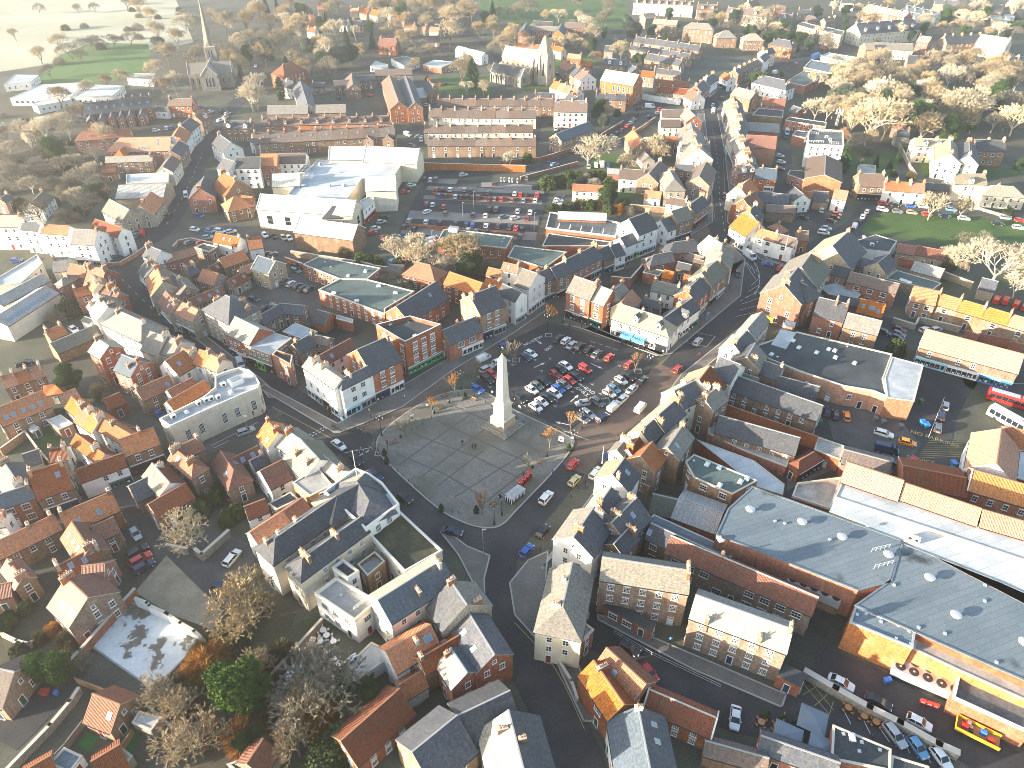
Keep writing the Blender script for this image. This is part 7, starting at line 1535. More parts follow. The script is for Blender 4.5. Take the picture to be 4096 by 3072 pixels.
('in the far row above the green','h red 149.4 276.8 -.27;h black 153.9 275.5 -.27;h blue 159.5 274.2 -.27;h white 164.3 273.7 -.27;h lightblue 174.2 270.7 -.27;h silver 191.5 263 -.27;h red 195.7 260.5 -.27'),
('in the near row above the green','u white 146.9 270.7 -.35;h grey 152.1 268.9 -.35;h gold 157.3 267.9 -.35;h red 162.4 266.3 -.35;s navy 168.7 264.7 -.35;s white 175.1 262.4 -.35;s black 185.6 257.8 -.35;e white 191.7 254.1 -.35'),
('up the left side of the green','v white 129.8 254.9 1.03;h black 133.5 259.6 1.02;h white 136.7 264.2 1.02;h silver 140.1 268.9 1.02'),
('in the yard behind the parade','h white 123.7 182.8 .37;h silver 127 182.9 .37'),
('in the yard by the round bush','h black 110.9 181.4 -.75;h navy 113.5 178.4 -.75;h grey 114.8 180.4 -.75;h black 116 182.8 -.76'),
('in the row of post vans','v red 154.2 200 .88;v red 156.9 199.6 .88;v red 159 197.3 .87;v red 160.9 195.7 .86'),
('in the lot below the spired church','h blue -171.1 407.7 1.15;h white -162.3 399.7 1.13;h white -152.4 384.6 1.1;h black -156.9 401.7 1.12;h silver -151.4 389.9 1.11;h silver -152.2 396.4 1.11'),
('in the yard behind the left street','h white -179.4 368.3 .38;u white -175.3 371.4 1.86;h blue -173.2 372.4 1.86'),
('on the hazy road at the left edge','h silver -260.7 377.4 .29;h white -254.2 378.4 .29;h white -249 379.5 .29;w white -244.6 384.6 .29;h grey -227.8 388.9 .29')]
TREELIST = [
('around the spired church','p -216 461 13;a -251 559 17;a -196 423 13;d -235 524 14;a -221 495 16;b -191 429 15;a -232 544 15;g -239 598 14;g -200 494 15;a -214 590 17;g -182 498 16;c -168 473 8;a -199 591 18;g -177 522 15;p -140 402 15 1.15;a -200 638 17;a -159 497 15'),
('in the top left haze','a -362 573 9;a -308 505 12;g -398 675 9;g -284 470 9;a -312 541 12;g -300 526 9 1.5;g -367 678 8;g -298 541 9 1.5;a -241 429 10;g -291 546 10 1.5;g -355 684 8;a -236 442 10;g -282 553 9 1.5;a -232 451 10;g -273 561 9 1.5;g -283 598 8;a -307 663 16;a -284 627 14'),
('by the hazy left road','p -232 331 8;p -236 351 12;b -225 338 10;p -232 353 10;p -224 349 14;e -204 320 14 1.15;p -221 357 13;a -244 404 13;p -214 351 12;g -229 384 9;a -225 386 9;c -202 341 6;p -193 344 12'),
('in the left allotments','g -223 315 8 1.5;g -208 294 9 1.5;g -217 318 8 1.6;g -201 302 8 1.4;n -194 296 5;g -196 308 9 1.4;n -185 292 5;p -176 279 7;p -192 312 9;s -199 329 4;g -181 294 9 1.3;p -180 302 9;e -169 280 8 1.3;n -170 290 4'),
('in the left garden below the allotments','n -182 282 4;n -168 261 4;g -167 265 11 1.2;s -168 283 4'),
('on the wooded slope top left','p -138 404 15;a -201 633 17;p -147 438 12;g -161 500 14;g -171 541 15;a -182 596 15;g -159 533 15;k -130 423 13;k -139 462 9;a -179 626 16;a -157 561 15;b -151 558 13;a -158 592 16;g -170 651 13;c -174 678 8;d -137 527 13;b -124 498 12;g -118 470 9;c -148 633 9;b -133 563 14;g -127 538 13;a -146 645 15;g -111 464 8;p -128 573 15;d -112 494 15 1.3;a -145 666 15;c -117 554 13;d -105 503 14;c -118 586 12;b -113 569 12;a -102 520 10;e -107 595 9 1.4;c -98 549 12;a -93 578 9 1.4;p -85 534 9'),
('in the top middle park','a -111 655 15;a -105 663 16;a -95 658 16;g -73 533 8 1.4;g -66 518 8 1.5;a -79 649 17;g -75 639 12;g -62 540 8 1.3;a -68 646 18;g -65 616 13;g -55 523 9 1.4;a -62 656 18;a -51 615 18;a -44 556 18;a -44 599 20 1.1;a -39 638 17;a -32 636 16;a -23 572 14;c -16 653 14;a -14 598 14;a -14 582 12;a -10 656 10;a -4 536 14;g 4 648 14;c 5 562 7'),
('in the presbytery garden','a -61 488 8;r -52 466 3;a -30 452 17 1.1;p -26 434 8;a -27 479 13;k -23 446 17 1.05;p -16 431 9;a -11 467 9'),
('in the green park top middle','a -6 528 14;a -2 548 15;e 5 568 5;g 12 673 13 1.3;a 13 545 9;e 16 577 6;a 26 632 11;e 24 570 7;e 27 565 6;p 37 637 11 1.2;a 44 557 9;g 54 701 10;p 53 632 11;a 47 541 9;a 50 536 8;g 54 573 9;p 57 594 14;a 58 556 15 1.1;e 67 578 9;g 74 622 14;g 82 676 12'),
('between the church and slate terraces','a 54 510 7;r 59 525 4;g 73 557 6;p 71 508 15;d 89 604 12;d 88 569 15 1.1;e 80 501 8;e 84 498 8;d 102 583 10;e 91 494 7;k 110 565 9'),
('on the hill behind the villas','e 90 623 9;a 142 686 9;g 157 630 10;e 162 635 10;a 162 619 12;g 166 604 9;a 178 648 9;e 176 632 11;a 188 649 12;e 174 586 9;g 180 601 13 1.2;e 141 445 9;a 193 627 14;e 146 450 8;g 183 582 12;a 195 608 14;e 180 548 11'),
('in the garden right of the terraces','b -3 317 7;b -1 317 8;s 7 325 5;p 34 320 10 1.2;e 44 386 8;e 45 387 11;p 40 323 14 1.15;d 47 374 7;a 50 388 7;s 56 394 4;a 51 310 10 1.1;p 65 328 11;a 67 322 9;a 72 341 6'),
('in the hedge garden above the car park','o 2 307 3;s 15 295 6 1.5;s 20 297 5 1.4;s 25 305 4 1.5;s 25 295 4 1.3;s 29 304 4 1.5;n 29 300 3;n 32 302 4;s 35 305 4 1.5;s 33 290 4;n 35 296 4 1.4;s 38 305 4 1.5;e 37 276 9;s 41 295 5 1.3;e 39 274 8 1.2'),
('along the bank behind the roof car deck','s 16 270 4 1.4;s 22 272 4 1.3;q 27 274 4 1.5;s 31 273 4 1.3;q 35 273 4 1.6;s 38 269 4 1.3;r 42 269 4 1.3;s 45 274 4 1.4;n 46 269 3 1.5'),
('in the big wood on the right','p 157 383 13 1.1;p 178 443 11;p 163 383 12;d 175 410 11;a 186 437 10;a 168 388 13;g 203 484 11;a 193 448 14;d 179 406 13;r 163 358 6;a 170 377 13;b 172 383 13;a 192 434 15 1.2;a 168 365 13;a 206 462 15;b 167 359 12;d 185 404 13;g 197 424 15;a 213 461 13;a 168 342 10;a 228 489 13;p 170 347 23 1.15;p 197 403 18 1.1;a 238 498 12;p 203 402 15;g 226 456 14;e 224 440 10;e 217 420 11 1.3;g 227 442 14;g 185 341 6;a 224 428 13;e 208 389 9 1.6;a 237 450 13;e 223 417 11 1.3;a 252 472 11;e 214 389 9 1.4;a 240 436 13;a 231 414 15;a 263 483 14;a 225 393 15;a 271 487 14;e 219 373 6 1.6;g 257 450 13;a 225 383 12;a 270 471 14;b 228 384 17;e 223 369 5 1.6;p 227 378 19;g 261 444 13;a 277 475 15 1.2;e 229 365 5 1.6;p 236 382 18;a 293 490 14;g 273 450 14;p 238 378 16;a 274 443 16;a 262 419 15;g 268 423 13;a 289 460 16;g 262 406 14;e 254 389 10;a 282 438 16;a 311 488 12;a 246 366 7 1.2;g 261 392 14 1.2;g 282 426 14;a 294 444 13;a 250 364 9;g 258 378 10;g 267 392 14'),
('in the upper right gardens','p 193 636 13;e 146 445 10;p 197 625 13;a 206 632 14;p 194 585 11;e 166 470 4;e 205 598 11;g 182 509 9;e 200 568 8 1.2;d 203 572 8;s 197 542 6;e 206 561 9 1.3;e 208 549 6 1.5;e 206 539 7 1.3;b 219 565 12;e 249 652 11 1.2;g 225 558 10;e 221 543 4 2;e 193 460 6;p 270 674 11;e 275 661 10 1.2;k 146 312 12;a 245 569 9 1.2;g 164 345 7;g 156 321 5;a 287 663 11;p 257 578 12;n 166 334 5;c 163 318 6;a 325 698 9;c 169 317 6;a 288 595 9;s 167 308 3;b 279 568 14;c 176 325 7;e 289 570 10;q 173 305 4;p 348 695 10;e 304 585 11;p 318 614 12;p 370 695 10;e 341 625 13 1.2;d 348 638 14;a 334 600 9;g 370 665 12;a 338 598 11 1.2;p 348 606 16 1.3;p 380 655 15;p 363 588 10 1.3;e 307 473 8;p 406 649 17;g 368 575 10;e 221 309 8;e 384 600 9'),
('round the village green','s 109.8 171.2 5 1.2;s 168 280 4;p 161 262 11 .9;s 176 284 3;p 149 225.4 7;q 147.7 220.2 5;e 149.3 219.5 4 1.4;p 149.8 219.2 11;a 151.2 217.4 6;g 161 237 7;p 173 262 10 .9;g 167 235 8;s 191 278 4;s 196 278 4;p 157.7 210.1 17 1.15;s 194 266 4;p 161 202.6 9;p 166 209.8 10'),
('in the thicket by the car park','q -59 232 4 1.3;s -52.5 226.7 4 1.4;s -49.7 225.8 4 1.4;s -46.2 224.9 4;n -41.2 210.8 4 1.6;p -39.4 225.2 11;s -38.9 223.5 4;n -36.3 204.9 5 1.6;s -35.1 207.5 4 1.4;p -32.7 221.4 9;p -32.1 224.6 12;p -26.9 221.7 7;p -22.8 218.1 7;a -21.9 224.7 11;g -18 221.4 9;a -17.1 222.5 13 1.1;e -16.9 215.6 6;e -13.9 216 9 1.2;e -11.6 219.9 7;q -9 216.5 6 1.1'),
('on the market square','o -15.2 150.8 8;y -10.7 159.5 6;y 1.1 165.5 9'),
('outside the timber gables','o 11.3 185.4 8'),
('at the corner of the car park','o 34.1 161.7 7'),
('along the left side of the cobbles','y -31.5 128.1 5;y -26.2 135 7;o -20.3 143.4 6;o -6.4 108.9 7'),
('along the right side of the cobbles','y 4.3 122.9 5;o 9.2 130.4 7;o 14.6 136.4 7;y 24.8 149.1 6'),
('in the walled town gardens','n -144.4 190.4 4;n -138.4 188.1 5;s -136.9 191.5 6 1.2;e -116.2 152.8 9 1.15'),
('in the yards below the bank','s -118.2 141 3;n -109.7 152.2 4;q -108.6 150.5 4;n -105.9 149.1 3;s -70.9 108.7 4 1.2;p -66.5 99.9 9 1.1;s -70.4 112.9 3;s -68 109.4 4 1.2;s -66 113.1 4 1.2;s -64.7 116.2 4;s -61.4 106.5 4;s -63.1 118.2 4;s -59.6 108.7 4'),
('in the lower left gardens','s -94.6 80.6 4;s -94.6 82.3 3;s -89 75.3 3;s -92.6 84.4 3;q -86.7 77.8 3;e -79.3 69 8 1.1;r -85.1 79.6 3;s -79.4 72.2 4 1.2;q -81.2 77.2 4;n -77 73.5 3;n -63 64.9 4;a -59.3 64.5 8;q -59.8 67.3 4;q -57.4 68.1 5;a -54.4 62.7 9;q -54.9 65.1 6;s -55.7 71.5 4;a -49.5 57 9 1.1;q -55.7 74.3 5;r -54.6 71.5 6 1.2;r -49.2 60.1 5;q -54.8 77.2 4;r -52.7 74.6 5;s -53.2 77.2 4 1.2;e -45.3 64.3 14 1.1;s -50.4 78.2 4 1.5;r -43.5 59.6 6 1.2;a -48.9 81.2 12 1.1;e -42.2 58 6;a -43.6 70.4 8;q -44.2 72.8 5;n -39.2 56.7 5'),
('in the scrapyard garden','a -47.9 79.1 9;q -48.3 84.5 5;q -43.4 71 5;q -40.9 74.4 5;a -34.1 57 8;a -34.5 63.4 9 1.1;g -34.4 69.7 9;r -32.3 62.1 6 1.2;g -31.4 65.1 11 1.3;s -29.9 55.4 5 1.3;s -29 56.5 6 1.2;e -29.5 66.4 7;s -27.9 57.5 6;s -26.7 58.5 6 1.2;q -25.9 61.7 5;e -23.7 66.3 6'),
('in the wood behind the spired church','p -244 591 16 1;a -239 639 11 1;a -178 490 13 1;a -166 470 15 1;a -189 545 12 1;e -170 500 13 1;a -184 549 13 1;e -179 531 12 1;a -208 644 15 1;p -216 676 10 1;e -159 500 16 1;c -204 667 14 1;a -162 535 13 1;c -193 660 14 1;a -165 560 12 1;p -176 613 13 1;c -139 474 12 1;a -188 682 12 1;a -136 482 14 1;e -170 645 14 1;a -128 470 12 1;c -161 622 14 1;a -157 606 11 1;a -132 531 13 1;e -141 589 14 1;e -118 484 13 1;g -159 682 14 1;p -124 522 13 1;g -111 468 14 1;a -153 702 14 1;a -126 728 13 1;c -107 687 13 1;p -97 623 15 1;a -106 718 15 1;a -88 592 12 1;e -89 641 15 1;a -76 544 14 1;a -82 619 12 1;a -71 554 13 1;a -86 771 11 1;p -66 611 11 1;g -54 673 14 1;c -36 667 11 1;a -33 698 12 1'),
('in the far upper left hedges','n -296 504 5 1.4;q -344 610 5 1.4;g -284 510 9 1;n -334 619 4 1.4;q -288 547 5 1.4;g -331 691 12 1;n -295 607 4 1.4;q -325 686 4 1.4;n -337 720 5 1.4;n -289 610 5 1.4;n -275 580 4 1.4;n -308 660 4 1.4;g -330 744 8 1;q -290 654 4 1.4;q -285 687 4 1.4;g -317 776 7 1;g -261 635 11 1;n -254 671 4 1.4;n -238 671 4 1.4;q -271 779 4 1.4;a -254 734 8 1;q -241 775 5 1.4'),
('in the left side gardens','n -270 391 3 1.4;s -235 330 3 1.4;n -211 287 4 1.4;g -244 351 9 1;g -211 295 11 1;n -256 375 3 1.4;q -223 319 5 1.4;s -196 273 5 1.4;s -248 375 5 1.4;n -213 310 5 1.4;p -199 288 8 1;g -232 351 8 1;n -223 338 4 1.4;g -181 260 10 1;s -206 308 3 1.4;n -236 372 4 1.4;s -215 330 3 1.4;n -225 353 4 1.4;s -185 277 4 1.4;s -201 309 3 1.4;n -187 290 4 1.4;n -173 262 5 1.4;s -205 328 4 1.4;s -197 315 5 1.4;s -213 348 3 1.4;s -169 267 4 1.4;n -172 278 4 1.4;p -188 323 8 1;g -171 287 9 1;s -182 317 4 1.4'),
('among the top right houses','g 115 621 9 1;e 124 635 12 1;s 129 624 4 1.4;n 148 612 5 1.4;e 140 571 10 1;e 154 609 9 1;a 164 560 7 1;e 174 565 12 1;e 187 594 8 1;e 190 561 11 1;n 212 559 3 1.4;s 227 597 5 1.4;g 215 535 11 1;e 246 585 9 1;e 264 630 8 1;g 276 632 10 1;p 287 638 8 1;a 275 606 12 1;g 268 584 8 1;n 260 562 6 1.4;s 288 613 6 1.4;n 324 621 6 1.4;a 342 642 9 1;a 322 594 10 1;s 379 681 6 1.4;e 324 567 12 1;g 388 681 7 1;a 402 704 12 1;g 358 610 8 1;e 397 687 13 1;e 415 710 11 1;e 382 645 11 1;a 343 569 11 1;e 390 659 12 1;n 365 603 4 1.4;e 338 553 10 1;p 369 604 9 1;e 341 548 7 1;n 386 630 5 1.4;e 360 573 7 1;a 410 660 9 1;e 369 586 11 1;n 413 656 6 1.4;a 463 737 8 1'),
('deep in the right hand wood','p 180 416 15 1;g 198 451 13 1;g 194 432 12 1;a 180 391 13 1;a 203 439 17 1;a 198 422 17 1;p 182 383 16 1;a 181 355 13 1;e 192 381 17 1;g 219 430 14 1;p 206 397 16 1;a 229 449 13 1;a 197 372 14 1;a 235 449 12 1;p 212 386 12 1;e 203 367 16 1;p 228 417 14 1;a 195 346 17 1;a 224 397 15 1;a 208 360 12 1;g 217 371 13 1;a 234 399 11 1;p 256 445 14 1;e 209 347 15 1;a 228 369 12 1;e 277 452 11 1;g 284 452 14 1;p 240 366 11 1;p 264 415 16 1;e 261 404 16 1;a 276 430 17 1;a 302 461 14 1;p 247 361 16 1;p 294 442 13 1'),
('on the park edge','e -20 613 13 1;g -12 534 9 1;p -14 619 8 1;p 2 581 11 1;p 15 585 10 1;a 20 572 9 1;g 25 533 11 1;p 32 535 11 1;a 41 547 11 1;g 46 599 10 1;a 54 599 9 1;e 54 531 12 1')]
PEOPLE = [
('walk',-12.1,131.7,.52,'black','person in black walking on the cobbles'),
('walk',-9.5,130.3,.7,'maroon','person in a pink coat on the cobbles'),
('walk',-8.8,130.3,.7,'navy','person in navy beside the pink coated walker'),
('sit',-4.9,137.9,3.49,'black','person sitting on the obelisk steps'),
('stand',-28.2,149.8,1.57,'white','person in white by the corner shops'),
('walk',-21.9,145.9,0,'cream','person in a pale coat in the light strip'),
('walk',-64.1,145.7,1.57,'black','person in black at the bank corner'),
('walk',-56.4,150.4,1.05,'black','person in black outside the corner block'),
('stand',-5.2,151.4,0,'cream','person in cream beside the obelisk'),
('walk',-63.6,143.4,1.05,'red','person in red at the bank corner'),
('walk',1.9,145.3,3.14,'white','person in white walking in the car park'),
('walk',9.4,121.3,.35,'blue','person in a blue jacket beside the road'),
('stand',16.8,118.3,1.57,'black','person in black by the bollard crossing'),
('stand',17.1,116.9,1.57,'grey','person in grey by the bollard crossing'),
('stand',16.7,116.5,4.71,'navy','person in navy by the bollard crossing'),
('stand',20.9,184.3,0,'black','person outside the black bakery'),
('walk',53.3,169.2,1.05,'red','person in red on the pavement east of the junction'),
('stand',44.9,171.7,0,'white','person in white at the cafe corner'),
('walk',39.8,224.2,.52,'black','person in the narrow shop street'),
('walk',7.5,254.8,1.57,'black','person beside the car park lamp'),
('stand',25.3,181.9,0,'navy','person by the green shopfront'),
('sit',32.2,176.2,3.14,'navy','person seated under the left awning'),
('sit',36.8,173.6,3.14,'black','person seated under the right awning'),
('stand',29,77.6,0,'lightblue','person in pale blue outside the inn'),
('stand',28.6,76.2,0,'black','person in black outside the inn'),
('walk',58.7,59.6,1.57,'maroon','person in maroon beside the parked row'),
('stand',-29.1,86.6,0,'black','person in black on the pale roof terrace')]
PROPLIST = [
('lamp','black lamp post with lanterns around the square',[(-34.9,123.7,0),(-32.2,135.2,0),(-13.6,154,0),(-3.8,106.2,0)],None,None),
('pole','tall grey lamp column at the roundabout',[(-5.9,98.2,0)],None,None),
('bollard','black bollard edging the cobbles',[(-31,126.4,0),(-29.6,124.9,0),(-28.1,123.4,0),(-26.7,122.4,0),(-25.2,120.7,0),(-23.7,119.1,0),(-25,137,0),(-22.2,117.5,0),(-23.7,137.7,0),(-21.3,116.5,0),(-22.5,139.4,0),(-22.3,140.9,0),(-19.8,115,0),(-18.3,113.2,0),(-20.5,141.9,0),(-13.1,109.7,0),(-14.1,151.1,0),(-11.6,109.2,0),(-9.9,151.1,0),(-6.9,148.2,0),(-5.4,146.4,0),(1.2,141.4,0),(2.9,139.7,0)],None,None),
('bollard','black bollard by the corner shop railing',[(-44.7,138.9,0),(-43.4,137.7,0),(-41.9,137.3,0),(-40.5,137,0),(-39,137.5,0),(-37.6,138.5,0),(-36.8,139.2,0),(-36,140.1,0),(-34.9,141.4,0)],None,None),
('bench','timber bench on the cobbles',[(-28.9,132.3,.69),(-18.3,145.8,.7),(-17.8,151,.6),(-10.2,149.4,-.56),(-4.2,111.8,.69)],None,None),
('bin','black litter bin on the cobbles',[(-27.4,134.4,0),(-20,143.9,0),(-16.5,148.2,0),(-2.7,114.2,0),(2.7,121.1,0)],None,None),
('planter','black tub with clipped evergreen on the square',[(-30.5,128.1,0),(-29.6,125.5,0),(-15.5,110.2,0),(-12.4,150.1,0),(-7.8,109.7,0)],None,None),
('pit','stone edged tree pit on the square',[(-31.9,128.9,0),(-26.3,135.2,0),(-20.4,142.7,0),(-15.4,149.1,0),(-6.9,109.3,0)],None,None),
('board','notice board left of the cobbles',[(-25.2,140.5,.46)],None,None),
('sign','blue road sign by the town corner',[(-45.5,130.2,-.39),(-42.4,138.8,-.28)],None,None),
('signal','traffic signal on the corner',[(-65,140.7,.5),(-46.6,142.6,-.41),(-36,142.1,-.29),(-29.9,129.7,-.5)],None,None),
('phone','red telephone box on the square',[(1.8,117.2,.95),(2.6,118.1,.95),(3.3,119.1,.95),(4,120,.95)],None,None),
('lamp','black lamp post at the right of the square',[(14.8,129.8,0),(17.4,138.1,0)],None,None),
('lamp','black lamp post beside the tan young tree',[(-2.2,108.9,0)],None,None),
('bollard','black bollard along the right of the cobbles',[(1.2,141.6,0),(2.8,140.1,0),(4.5,138.9,0),(6.2,137.5,0),(10.7,131,0),(13.3,114.2,0),(15.2,116.9,0)],None,None),
('bench','timber bench right of the cobbles',[(6.6,125.6,.7),(7.8,134.8,-.55)],None,None),
('bin','litter bin right of the cobbles',[(4.8,123.6,0),(8.3,127.7,0)],None,None),
('planter','clipped evergreen tub by the crossing',[(13.7,129.9,0)],None,None),
('pit','stone edged tree pit in the car park',[(9.2,128.7,0),(13.9,135.7,0),(24.6,149.1,0)],None,None),
('board','notice board right of the cobbles',[(12,132.3,-.43)],None,None),
('bollard','black post by the roundabout pavement',[(-.3,94.2,0),(5.9,99.1,0)],None,None),
('wsign','white parking sign by the car park lamp',[(14.5,131.6,0)],None,None),
('lamp','black lamp post near the cafe corner',[(10.4,182.6,0),(37.5,161.2,0)],None,None),
('signal','traffic signal outside the bakery',[(12.5,193.8,-.54),(15.7,188.7,-.53),(56.5,184.4,-.72),(58.9,188.7,-.74)],None,None),
('pit','stone edged tree pit at the car park corner',[(1.2,167.7,0),(10.9,180.6,0),(34.9,162.4,0)],None,None),
('bollard','black bollard along the cafe pavement',[(15,182.5,0),(16.7,180.5,0),(23.6,172.6,0),(25.9,172,0),(29.2,169.8,0),(30.5,169.2,0),(31.8,168.3,0)],None,None),
('table','dark cafe table under the awnings',[(32.9,176.5,0),(34.8,175.9,0),(35.9,174.6,0),(37.7,173.6,0)],(.04,.04,.045),None),
('pole','grey lamp column in the long car park',[(8.3,251.8,0),(89.4,249.1,0)],None,None),
('bin','grey litter bin outside the bakery',[(15.6,187.1,0),(17.4,185.3,0)],None,None),
('sign','blue sign on the upper pavement',[(59.7,188.8,0)],None,None),
('charger','white charging post in the car park',[(-4.6,301.2,0),(-3.3,301.2,0),(-1.2,300.8,0),(.1,300.5,0),(2.3,299.8,0)],None,None),
('pole','grey lamp column beside the terrace wall',[(-29.4,325.7,0),(-24.3,321,0)],None,None),
('pole','grey lamp column between the car park rows',[(-28.5,236.9,0),(-18.9,261.2,0),(-15.2,271.8,0)],None,None),
('bollard','black bollard in the car park strip',[(-26,270.6,0),(-23.2,269.4,0),(-20.9,268.3,0),(-18.7,267.7,0),(-16.4,266.5,0),(-7.2,266.5,0),(-4.7,265.9,0)],None,None),
('pole','white lamp column by the bank road',[(-64.3,133.9,0)],None,None),
('table','orange cafe table along the stone wall',[(56.9,64.8,0),(59,63.3,0),(60.6,62.3,0)],(.45,.2,.07),None),
('table','tan cafe table on the inn patio',[(41.5,62.3,0),(43.9,61.6,0)],(.4,.2,.09),None),
('planter','potted bush on the inn patio',[(42.6,63.4,0),(44.9,62.6,0),(47.3,62.1,0)],None,None),
('wheelie','blue wheeled bin below the brick end',[(65.2,69.7,0),(65.9,69.9,0)],(.03,.15,.5),None),
('table','white garden table in the cafe yard',[(-36.6,77.8,0),(-35.1,77.4,0),(-35.1,79.8,0),(-34.2,78.7,0),(-33.4,75.5,0),(-32.7,77.4,0),(-31.9,74,0),(-30.8,73,0)],(.75,.74,.72),None),
('wheelie','green wheeled bin with white lid in the scrapyard',[(-42.2,70.1,0),(-39.4,75,0)],(.02,.26,.06),(2,2,1.3)),
('wheelie','dark wheeled bin by the scrapyard wall',[(-40.5,72.8,0),(-40.5,73.5,0),(-38.8,75.6,0)],(.03,.12,.05),None),
('wheelie','blue wheeled bin in the service yard',[(103.3,139.4,0),(103.8,138.5,0),(103.8,124.5,0)],(.03,.2,.5),(2,2,1.3)),
('wheelie','grey wheeled bin along the brick wall',[(92,140.9,0),(93.5,139.7,0),(97.2,138,0)],(.12,.13,.13),(1.6,1.6,1.3)),
('wheelie','green wheeled bin by the yard corner',[(77.6,139.9,0),(106.8,148.2,0),(102.7,122.6,0)],(.02,.2,.08),(1.6,1.6,1.2)),
('wheelie','blue wheeled bin beside the barn',[(-78.5,67.5,0)],(.03,.15,.5),None),
('wheelie','red crate bin beside the barn',[(-80.5,67.6,0)],(.5,.05,.03),(2.5,1.4,1))]
